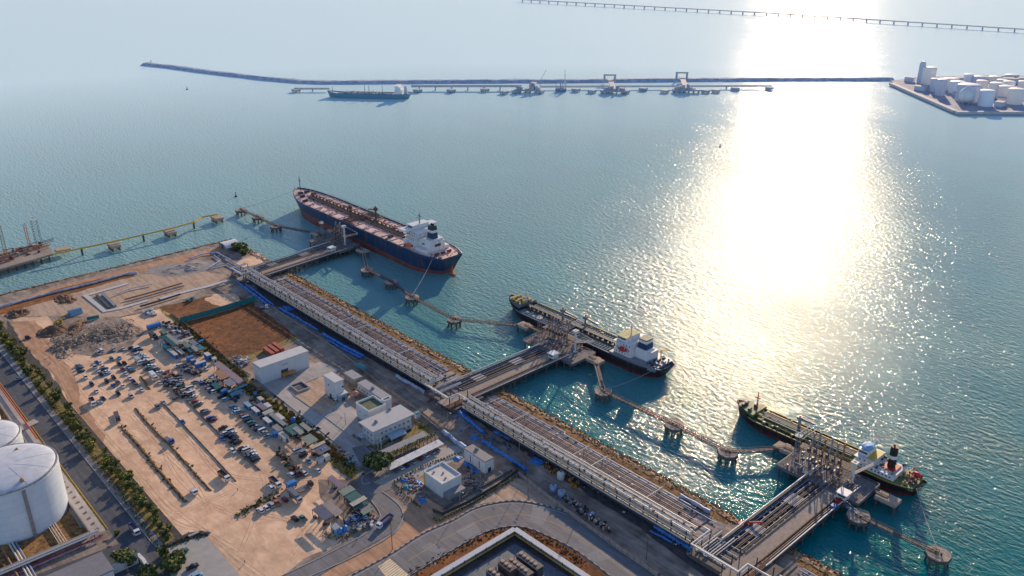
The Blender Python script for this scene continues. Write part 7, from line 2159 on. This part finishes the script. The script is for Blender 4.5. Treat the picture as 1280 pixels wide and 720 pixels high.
for k in range(13):
    f = k/12; u, v = 486+f*58, 579-f*28
    x, y = S(u, v, Z); rnd = random.Random(k)
    t = thing('palm_tree', f'dark palm, {ORD[k]} from the big round tree in the row between the carports', 'palm', (x,y,Z+.1), rnd.uniform(0,6), 'palms between the carports')
    h = rnd.uniform(3.6,4.8); g = G(); g.cyl((0,0,0),(.1,.1,h),.2,.14,7); part('trunk', g, mat('bark',(0.1,0.07,0.05)), t)
    g = G()
    for q in range(16):
        a_ = q*2.4; L = rnd.uniform(1.8,2.5); up = rnd.uniform(.1,.9); prev = None
        for s_ in range(5):
            f2 = s_/4; px_ = (math.cos(a_)*L*f2, math.sin(a_)*L*f2, h+up*math.sin(f2*2.6)*1.3-f2*f2*.9); ww = .34*(1-f2*.7)
            e1 = (px_[0]-math.sin(a_)*ww, px_[1]+math.cos(a_)*ww, px_[2]-.12); e2 = (px_[0]+math.sin(a_)*ww, px_[1]-math.cos(a_)*ww, px_[2]-.12)
            if prev:
                g.add([prev[1],prev[0],px_,e1], [(0,1,2,3)]); g.add([prev[0],prev[2],e2,px_], [(0,1,2,3)])
            prev = (px_, e1, e2)
    part('fronds', g, mat('palm_leaf',(0.03,0.05,0.015),.7,var=.3,rgb2=(0.08,0.10,0.03)), t)
def hedge(label, px, w_, h, mats=None, dens=7, name='hedge', lumpy=.3):
    P = [Vector((*p,0)) for p in PX(px)]; o = P[0].copy(); g = G(); rnd = random.Random(len(label))
    for i in range(len(P)-1):
        L = (P[i+1]-P[i]).length; n = max(1,int(L/1.5))
        for q in range(n):
            c = P[i].lerp(P[i+1],(q+.5)/n)-o; hh = h*rnd.uniform(1-lumpy,1+lumpy)
            leafy(g, (c.x+rnd.uniform(-.2,.2)*w_,c.y+rnd.uniform(-.2,.2)*w_,hh*.5), (w_*.62,w_*.62,hh*.55), int(dens*3), 3, .32, rnd)
    solo(name, label, 'hedge', g, mats or [M_leaf1, M_leaf2, M_leaf3], (o.x,o.y,Z))
hedge('clipped hedge on the road side of the walled compound', [(492,604),(505,619),(526,635)], .9, 1.3)
hedge('hedge between the carport paving and the parapet building', [(492,603),(530,583),(560,572),(578,567)], .9, 1.3)
hedge('yellow green hedge along the bottom of the walled compound', [(541,648),(548,652),(580,636),(615,615),(648,596)], .9, 1.4)
hedge('shrubs on the office lawn beside the quay wall', [(520,528),(530,536),(538,532)], 3.0, 1.2)
hedge('low clipped hedge at the corner of the large office', [(441,543),(450,551),(452,546)], 1.6, .9)
hedge('dark hedge bed at the office corner near the road', [(461,557),(470,562)], 1.0, .8)
hedge('bushy dark hedge in the lower yard behind the parked row', [(297,643),(312,635),(328,628),(340,622),(346,618)], 3.0, 2.0, [M_gd,M_gm,M_leaf2])
hedge('bushes between the cube annex and the long office', [(437,482),(442,488),(448,494)], 3.0, 2.4, [M_gd,M_gm,M_leaf2])
hedge('dark weeds around the annex of the cube building', [(411,497),(420,502),(432,498),(436,493)], 1.2, .9, [M_gd,M_gm,M_leaf2])
hedge('brown weeds at the scrub corner where the service road bends', [(430,573),(438,583),(443,590),(436,592),(428,586)], 4.0, 1.4, [M_leaf1,M_dry1,M_leaf3])
hedge('weeds along the foot of the twin roofed workshop', [(405,665),(415,674),(430,672),(445,664),(458,657)], 2.2, 1.2, [M_gd,M_gm,M_leaf2])
hedge('green lawn shrubs in front of the large office', [(470,560),(480,556),(500,545),(515,537)], 1.4, .8, [M_gd,M_gm,M_leaf2])
band('compound_ground', -290,-262,186,230,.035,M_dirt)
x, y = S(300,312.5,Z); tree(x,y,6,6.5,'wide dark bush beside the barrel roofed hall', [M_gd,M_gm,M_leaf3], dens=1.4, name='bush', cat='bush', low=.1, seed=8)
x, y = S(305,318,Z); tree(x,y,4.5,4,'smaller bush at the right of the wide dark bush', [M_gd,M_gm,M_leaf3], dens=1.2, name='bush', cat='bush', low=.1, seed=9)
px_sheet('corner_sand', [(292,330),(322,316),(333,324),(325,330),(305,334)], .06, M_sand, .6, 3)
# scrub on the weedy verge and yard edges
def along(px, spread):
    P = PX(px)
    def f():
        k = random.randrange(len(P)-1); t_ = random.random()
        return (P[k][0]+(P[k+1][0]-P[k][0])*t_+random.gauss(0,spread*.4), P[k][1]+(P[k+1][1]-P[k][1])*t_+random.gauss(0,spread*.4))
    return f
tufts('verge_scrub','green and yellow scrub along the verge between the yard and the service road','scrub',[along([(222,402),(262,440),(295,470),(330,505)],5),along([(330,500),(365,522),(400,548),(445,590)],6)],900,[M_leaf1,M_leaf2,M_leaf3,M_dry1,M_dry2],.5,1.6,.9)
tufts('field_grass','rust brown dry grass tussocks covering the field','grass',[lambda: random.choice([S(random.uniform(240,345),random.uniform(385,440),3)])],0,[M_dry1],.4,1)
from mathutils.geometry import intersect_point_tri_2d
FT = [PX([(230,408),(316,379),(369,420)]), PX([(230,408),(369,420),(291,449)]), PX([(199,384),(265,369),(262,405)])]
def infield():
    T = random.choice([0,0,1,1,2]); a_, b_ = random.random(), random.random()
    if a_+b_ > 1: a_, b_ = 1-a_, 1-b_
    A, B, C_ = FT[T]; return (A[0]+(B[0]-A[0])*a_+(C_[0]-A[0])*b_, A[1]+(B[1]-A[1])*a_+(C_[1]-A[1])*b_)
tufts('field_tussocks','rust brown dry grass tussocks scattered over the fenced field','grass',[infield],600,[M_field,M_field,M_dry1],.3,.9,.15)
tufts('yard_weeds','low weeds on the sandy edges of the yard','weeds',[along([(150,530),(176,560),(200,590),(233,628)],2.2),along([(169,510),(190,535),(215,560),(240,588),(264,614)],1.6),along([(297,645),(350,615)],4),along([(205,684),(252,668)],3),along([(225,398),(300,470)],3)],500,[M_leaf1,M_leaf2,M_dry1,M_leaf3],.4,1.1,.8)
tufts('bend_grass','brown grass inside the bend road','grass',[along([(512,718),(560,693),(610,668),(650,662)],3.5),along([(650,662),(690,680),(730,705)],3.5)],500,[M_dry1,M_dry2,M_leaf1],.3,.8,.6)

# ---------------------------------------------------------------- trees along the west road
rnd = random.Random(11)
a = -628
k = 0
while a < -322:
    f = (a+628)/306; c = 94.5-1.5*f
    b = c+rnd.uniform(-4.0,2.6)
    h = rnd.uniform(2.2,5.2); r = h*rnd.uniform(.5,.68)
    m = rnd.choice([[M_leaf1,M_leaf2,M_leaf3],[M_gm,M_leaf2,M_leaf3],[M_leaf2,M_leaf2,M_leaf3],[M_leaf1,M_leaf2,M_leaf2]])
    shade = 'yellow green' if m[2] is M_leaf3 else 'dull green'
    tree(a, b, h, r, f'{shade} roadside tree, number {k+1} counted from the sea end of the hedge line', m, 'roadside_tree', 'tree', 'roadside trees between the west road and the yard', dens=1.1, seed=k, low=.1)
    a += rnd.uniform(2.2,6.2); k += 1
hedge('dark bushes filling the ditch between the road trees and the sandy yard', [(16,440),(46,480),(84,530),(120,578),(152,620),(180,658),(196,682)], 2.6, 1.2, [M_gd,M_gm,M_leaf2], dens=5, name='ditch_bushes')
sheet('kerb_grass_strip', [(-600,74.3),(-349,74.3),(-349,75.3),(-600,75.3)], Z+.075, M_greengrass, .15, 3)
for u, v, h, r, lb, sd in ((218,712,7,5.0,'large dark round tree at the bottom beside the concrete pad',21),(205,694,4.5,2.6,'tree just above the large round tree at the bottom',22),(158,706,6.5,4.8,'round tree between the green roof and the white wall at the bottom',23),(186,724,5,4.2,'tree cut by the bottom edge left of the junction',24),(147,668,2,1.3,'tiny shrub on the corner of the junction pavement',25),(64,620-45,1.6,1.0,'tiny shrub beside the west road near the tanks',26)):
    x, y = S(u, v, Z); tree(x, y, h, r, lb, [M_gd,M_gm,M_gl], dens=1.5, seed=sd, low=.1)
bank('ditch','dark culvert ditch by the concrete pad', [(208,683),(225,674),(245,667),(262,668)], 4.0, .9, M_darkdirt)
wall_path('culvert_pipe','pale concrete culvert lying in the ditch by the pad',[(236,672),(249,666.5)],1.0,1.0,M_kerb,'culvert')
t,a,b,cx,cy = building('green_roof_building','green ridged roof at the bottom edge by the trees', (118,714,172,690), 5.5, mat('roof_fresh_green',(0.10,0.22,0.07),.6,var=.15,stripes=('Y',1.5,.2)), M_bwall)
building('grey_hall','wide grey flat roof cut by the bottom edge of the photo', (52,722,143,712), 6, mat('grey_hall_roof',(0.23,0.22,0.24),.7,var=.1,big=.1), M_bwall)
wall_path('garden_wall','curved white wall between the trees at the bottom',[(173,697),(180,704),(188,716)],2.2,1.4,M_white)

# ---------------------------------------------------------------- tank farm
M_tank = mat('tank_white', (0.60,0.68,0.78), .45, var=.06, scale=.12, rgb2=(0.68,0.75,0.83), stripes=('Z',3.5,.02))
weather(M_tank, .08)
M_tankroof = mat('tank_roof', (0.60,0.62,0.66), .5, var=.12, scale=.3)
def big_tank(cx, cy, R, h, label, stair=True):
    t = thing('oil_storage_tank', label, 'storage tank', (cx,cy,Z), 0, 'white storage tanks of the west tank farm')
    g = G(); g.lathe([(R,0),(R,h)], 120); part('shell', g, M_tank, t)
    g = G(); prof = [(R+.2,h-.3),(R+.2,h+.1)]+[(R*math.cos(a_)**1.0, h+.1+3.4*math.sin(a_)**.9) for a_ in [PI/2*k_/12 for k_ in range(1,12)]]+[(.3,h+3.5)]
    g.lathe(prof, 120); part('roof', g, M_tankroof, t)
    g = G()
    for k_ in range(7): z = h*k_/7+.1; g.lathe([(R+.02,z),(R+.05,z+.05),(R+.02,z+.1)], 120)
    part('weld_seams', g, mat('tank_seam',(0.50,0.52,0.56),.6), t)
    g = G()
    for k_ in range(40):
        a_ = 2*PI*k_/40; g.cyl((R*math.cos(a_),R*math.sin(a_),h),(R*math.cos(a_),R*math.sin(a_),h+1.1),.05,n=4,caps=False)
    for zz in (.6,1.1): g.lathe([(R,h+zz),(R+.06,h+zz+.04),(R,h+zz+.08)], 80)
    part('rim_railing', g, M_steel, t)
    # radial seams of the roof
    g = G()
    for k_ in range(10):
        a_ = 2*PI*k_/10+.2
        pts = [(R*math.cos(q)*math.cos(a_),R*math.cos(q)*math.sin(a_),h+.16+3.4*max(0,math.sin(q))**.9) for q in [PI/2*j/8 for j in range(0,8)]]
        g.tube(pts, .035, 4)
    part('roof_ribs', g, mat('tank_seam',(0.5,0.52,0.56)), t)
    if stair:
        a0 = math.radians(4)
        g = G()
        g.bar((math.cos(a0)*(R+.5),math.sin(a0)*(R+.5),0),(math.cos(a0)*(R+.5),math.sin(a0)*(R+.5),h),1.3,.8); part('ladder_tower', g, M_steel, t)
        for a_, d_ in ((.15,.82),(2.5,.6)):
            g = G(); X, Y = R*d_*math.cos(a_), R*d_*math.sin(a_); g.box(X-.7,X+.7,Y-.7,Y+.7,h+1,h+3); g.cyl((X,Y,h+2),(X,Y,h+3.6),.4,n=8); part('roof_fitting', g, mat('brass_fitting',(0.36,0.22,0.10),.6), t)
        g = G(); g.lathe([(R+.15,0),(R+.15,.5)], 100); part('base_ring', g, M_con_wall, t)
    return t
big_tank(-386.5, 48.6, 20.8, 24.5, 'large white domed storage tank at the left edge, nearest the camera')
big_tank(-434, 48.6, 16.5, 18, 'white domed storage tank just behind the large one')
big_tank(-474, 48.6, 15, 17, 'third white storage tank at the left edge, half out of view')
M_bund = mat('bund_wall', (0.34,0.29,0.24), .85, var=.15, scale=.4)
def lwall(name, label, x0, y0, x1, y1, h, w_, m, cat='wall'):
    g = G(); g.bar((0,0,h/2),(x1-x0,y1-y0,h/2),w_,h); return solo(name, label, cat, g, m, (x0,y0,Z))
lwall('bund_wall','long concrete bund wall between the tank farm and the west road', -600, 68.2, -350, 68.2, 2.4, .5, M_bund)
lwall('bund_wall','bund wall across the near end of the tank farm', -349.5, -30, -349.5, 68, 2.4, .5, M_bund)
lwall('bund_wall','bund wall between the large tank and the one behind it', -411.5, -30, -411.5, 67.9, 2.0, .5, M_bund)
lwall('bund_wall','bund wall between the second and third tanks', -455, -30, -455, 67.9, 2.0, .5, M_bund)
# pipe rack along the near end of the tank farm
t = thing('tank_pipe_rack','low pipe rack with red fire main running along the near end of the tank farm','pipe rack',(-346.5,-30,Z))
for k_, (o, m, r, z) in enumerate(((-1.6,M_galv,.3,2.6),(-.8,M_galv,.3,2.6),(0,M_steel,.25,2.6),(.8,M_galv,.3,2.6),(2.2,M_red,.32,1.3),(3.0,M_bluepipe,.25,1.2))):
    g = G(); g.tube([(o,0,z),(o,101,z)], r, 8); part('pipe', g, m, t)
g = G()
for k_ in range(18): g.box(-2,1.4,k_*5.8,k_*5.8+.3,2.1,2.3); g.box(-2,-1.8,k_*5.8,k_*5.8+.3,0,2.1); g.box(1.2,1.4,k_*5.8,k_*5.8+.3,0,2.1)
parts('rack_frame', g, M_darksteel, t)
g = G()
for k_ in range(4): g.tube([(-2,86+k_,1.0),(-22,86+k_,1.0)], .16, 6)
part('branch_line', g, M_galv, t)
pipe_thing('fire_main','red fire main along the walkway edge behind the smaller tanks', [(-580,74,Z+1.2),(-448,73.5,Z+1.2)], .4, M_red)
for k_, (y_, m) in enumerate(((40,M_galv),(41.2,M_galv),(42.4,M_bluepipe),(37,M_brownpipe))):
    pipe_thing('tank_outlet_pipe', ['first white','second white','blue grey','rusty'][k_]+' outlet pipe from the large tank to the near rack', [(-366,y_,Z+1),(-346,y_,Z+1.6),(-336,y_,Z+1.6)], .38, m, 'outlet pipes of the large tank')
g = G()
for k_ in range(24): g.box(-.5,.5,k_*5.2-.6,k_*5.2+.6,0,.35)
t = thing('pavement_slabs','row of small square slabs along the pavement beside the tank wall','paving slabs',(-420+0,72,Z+.08),-PI/2)
parts('slab', g, mat('slab_rust',(0.33,0.20,0.15),.9), t)
wall_path('pedestrian_bridge','flat concrete bridge slab between the west road and the tanks',[(20,540),(46,527)],.8,5,M_conc2,'bridge')

# ---------------------------------------------------------------- walled compound inside the bend
apex = S(643.5,660.5,Z+3); 
t = thing('walkway_wall','high white topped walkway wall forming a corner inside the bend','wall',(*apex,Z))
w0 = Vector(S(530,728,Z+3)); w1 = Vector(S(745,728,Z+3)); A = Vector(apex)
g = G()
for e in (w0, w1):
    d = (e-A); g.bar((0,0,2.85),(d.x,d.y,2.85 if e is w0 else 2.846),2.6,.35)
part('walkway_slab', g, mat('walkway_slab',(0.50,0.52,0.56),.7,var=.06), t)
g = G()
for e in (w0, w1):
    d = (e-A); g.bar((0,0,1.3),(d.x,d.y,1.3),1.6,2.6)
part('wall', g, M_con_wall, t)
g = G()
for e, sgn in ((w0,1),(w1,-1)):
    d = (e-A); L = d.length; u_ = d.normalized(); nn = Vector((-u_.y,u_.x))*sgn
    q0 = nn*1.9; g.bar((q0.x,q0.y,1.9),(q0.x+d.x,q0.y+d.y,1.9),.4,.35)
parts('yellow_pipe', g, M_yline, t)
g = G()
for e, sgn in ((w0,1),(w1,-1)):
    d = (e-A); L = d.length; u_ = d.normalized(); nn = Vector((-u_.y,u_.x))*sgn
    for k_ in range(1,int(L/6)):
        c = u_*k_*6; q = c+nn*1.6; g.box(q.x-.12,q.x+.12,q.y-.12,q.y+.12,0,3.6)
        if k_ % 2: q = c-nn*1.4; g.bar((q.x,q.y,2.9),(q.x-nn.x*1.2,q.y-nn.y*1.2,2.9),.1)
parts('bracket', g, M_darksteel, t)
px_sheet('compound_floor', [(643,678),(735,735),(745,745),(560,745),(575,722)], .07, mat('wet_blue_concrete',(0.12,0.14,0.17),.6,var=.3), 0)
px_sheet('compound_slope', [(643.5,664),(728,722),(735,735),(643,679),(575,722),(550,722)], .09, M_darkdirt, .3)
for k_, (u, v, la, lb_, h, lb) in enumerate(((662,700,13,3.2,4.5,'longest dark cooler unit in the compound inside the bend'),(650,708,13,3.0,4.2,'second dark cooler unit, left of the longest one'),(634,706,8,3.2,4.8,'tall brown cooler unit on the left of the compound'),(618,716,7,3,3.4,'low dark unit at the left corner of the compound'))):
    x, y = S(u, v, Z+h)
    t = thing('cooler_unit', lb, 'machine', (x,y,Z+.1), 0, 'cooler units in the compound')
    g = G(); g.box(-la/2,la/2,-lb_/2,lb_/2,0,h); part('housing', g, M_darksteel if k_ != 2 else M_brownsteel, t)
    g = G()
    for q in range(int(la/2.2)): c = -la/2+1.3+q*2.2; g.cyl((c,0,h),(c,0,h+.5),.85,n=14)
    parts('fan_ring', g, M_tan, t)
    g = G(); g.box(-la/2,la/2,-lb_/2-.3,-lb_/2-.1,h-.4,h-.1); g.box(-la/2,la/2,lb_/2+.1,lb_/2+.3,h-.4,h-.1); parts('side_rail', g, M_tan, t)
for u, v, lb in ((499,704,'leaning'),(624,697,'upright')):
    x, y = S(u+45 if lb=='leaning' else u, v+2, Z+1.5)
    t = thing('sign_board', f'small white {lb} sign board on a post near the bend wall', 'sign', (x,y,Z)); g = G(); g.cyl((0,0,0),(0,0,1.6),.06,n=6); part('post', g, M_steel, t); g = G(); g.box(-.5,.5,-.04,.04,1.2,2.4); part('panel', g, M_white, t)
# things on the near jetty and around
x, y = S(936,641,6.5)
t = thing('mobile_crane','red mobile crane parked at the root of the near jetty','crane',(-156.5,286,3.2),.2)
g = G(); g.box(-4,4,-1.4,1.4,.8,1.8); g.box(-1.5,1.8,-1.3,1.3,1.8,3.4); part('body', g, M_red, t); g = G(); g.bar((0,0,3.2),(6,1.5,5.2),.7); part('boom', g, M_red, t); g = G(); g.box(1.0,1.86,-1.32,1.32,2.4,3.2); part('window', g, M_glass, t)
for sx in (-2.8,-1,1,2.8):
    for sy in (-1.2,1.2): part('wheel', wheel_mesh(.48,.3), None, t, (sx,sy,.48))
for k_, (dx, dy, c) in enumerate(((11.2,66,'red'),(11.0,62,'red'),(11.4,57,'blue'),(11,70,'red'))):
    t = thing('foam_monitor', f'{c} fire fighting unit, {ORD[k_]} along the edge of the near jetty road', 'fire equipment', (-148+dx,268+dy,6.0), 0, 'fire fighting units on the near jetty')
    g = G(); g.box(-1.2,1.2,-1.3,1.3,-.6,1.0); part('skid', g, M_red if c == 'red' else M_blue, t); g = G(); g.cyl((0,0,1),(0,0,1.9),.3,n=8); g.cyl((0,0,1.9),(1.3,.4,2.3),.16,n=7); part('nozzle', g, M_darksteel, t)
g = G(); g.box(0,3.2,0,17,-.9,-.05); solo('jetty_ledge','narrow side ledge beside the cabin of the near jetty','platform',g,M_brownsteel,(-138,322,6.0))
# pavement beside pylons, box culvert row along compound
t = thing('block_row','row of dark concrete blocks along the walled compound fence','concrete blocks',(*S(556,636,Z),Z))
o = S(556,636,Z); g = G()
for k_ in range(34):
    f = k_/33; q = S(556+f*82, 636-f*47, Z); g.box(q[0]-o[0]-.35,q[0]-o[0]+.35,q[1]-o[1]-.9,q[1]-o[1]+.9,0,1.0)
parts('block', g, mat('dark_block',(0.16,0.16,0.17),.8,var=.2), t)
fence('compound_fence','dark mesh fence around the block row of the compound',[(541,640),(553,645),(585,630),(620,610),(648,590),(640,581)],2.0,mat('dark_mesh',(0.05,0.05,0.055),.8))
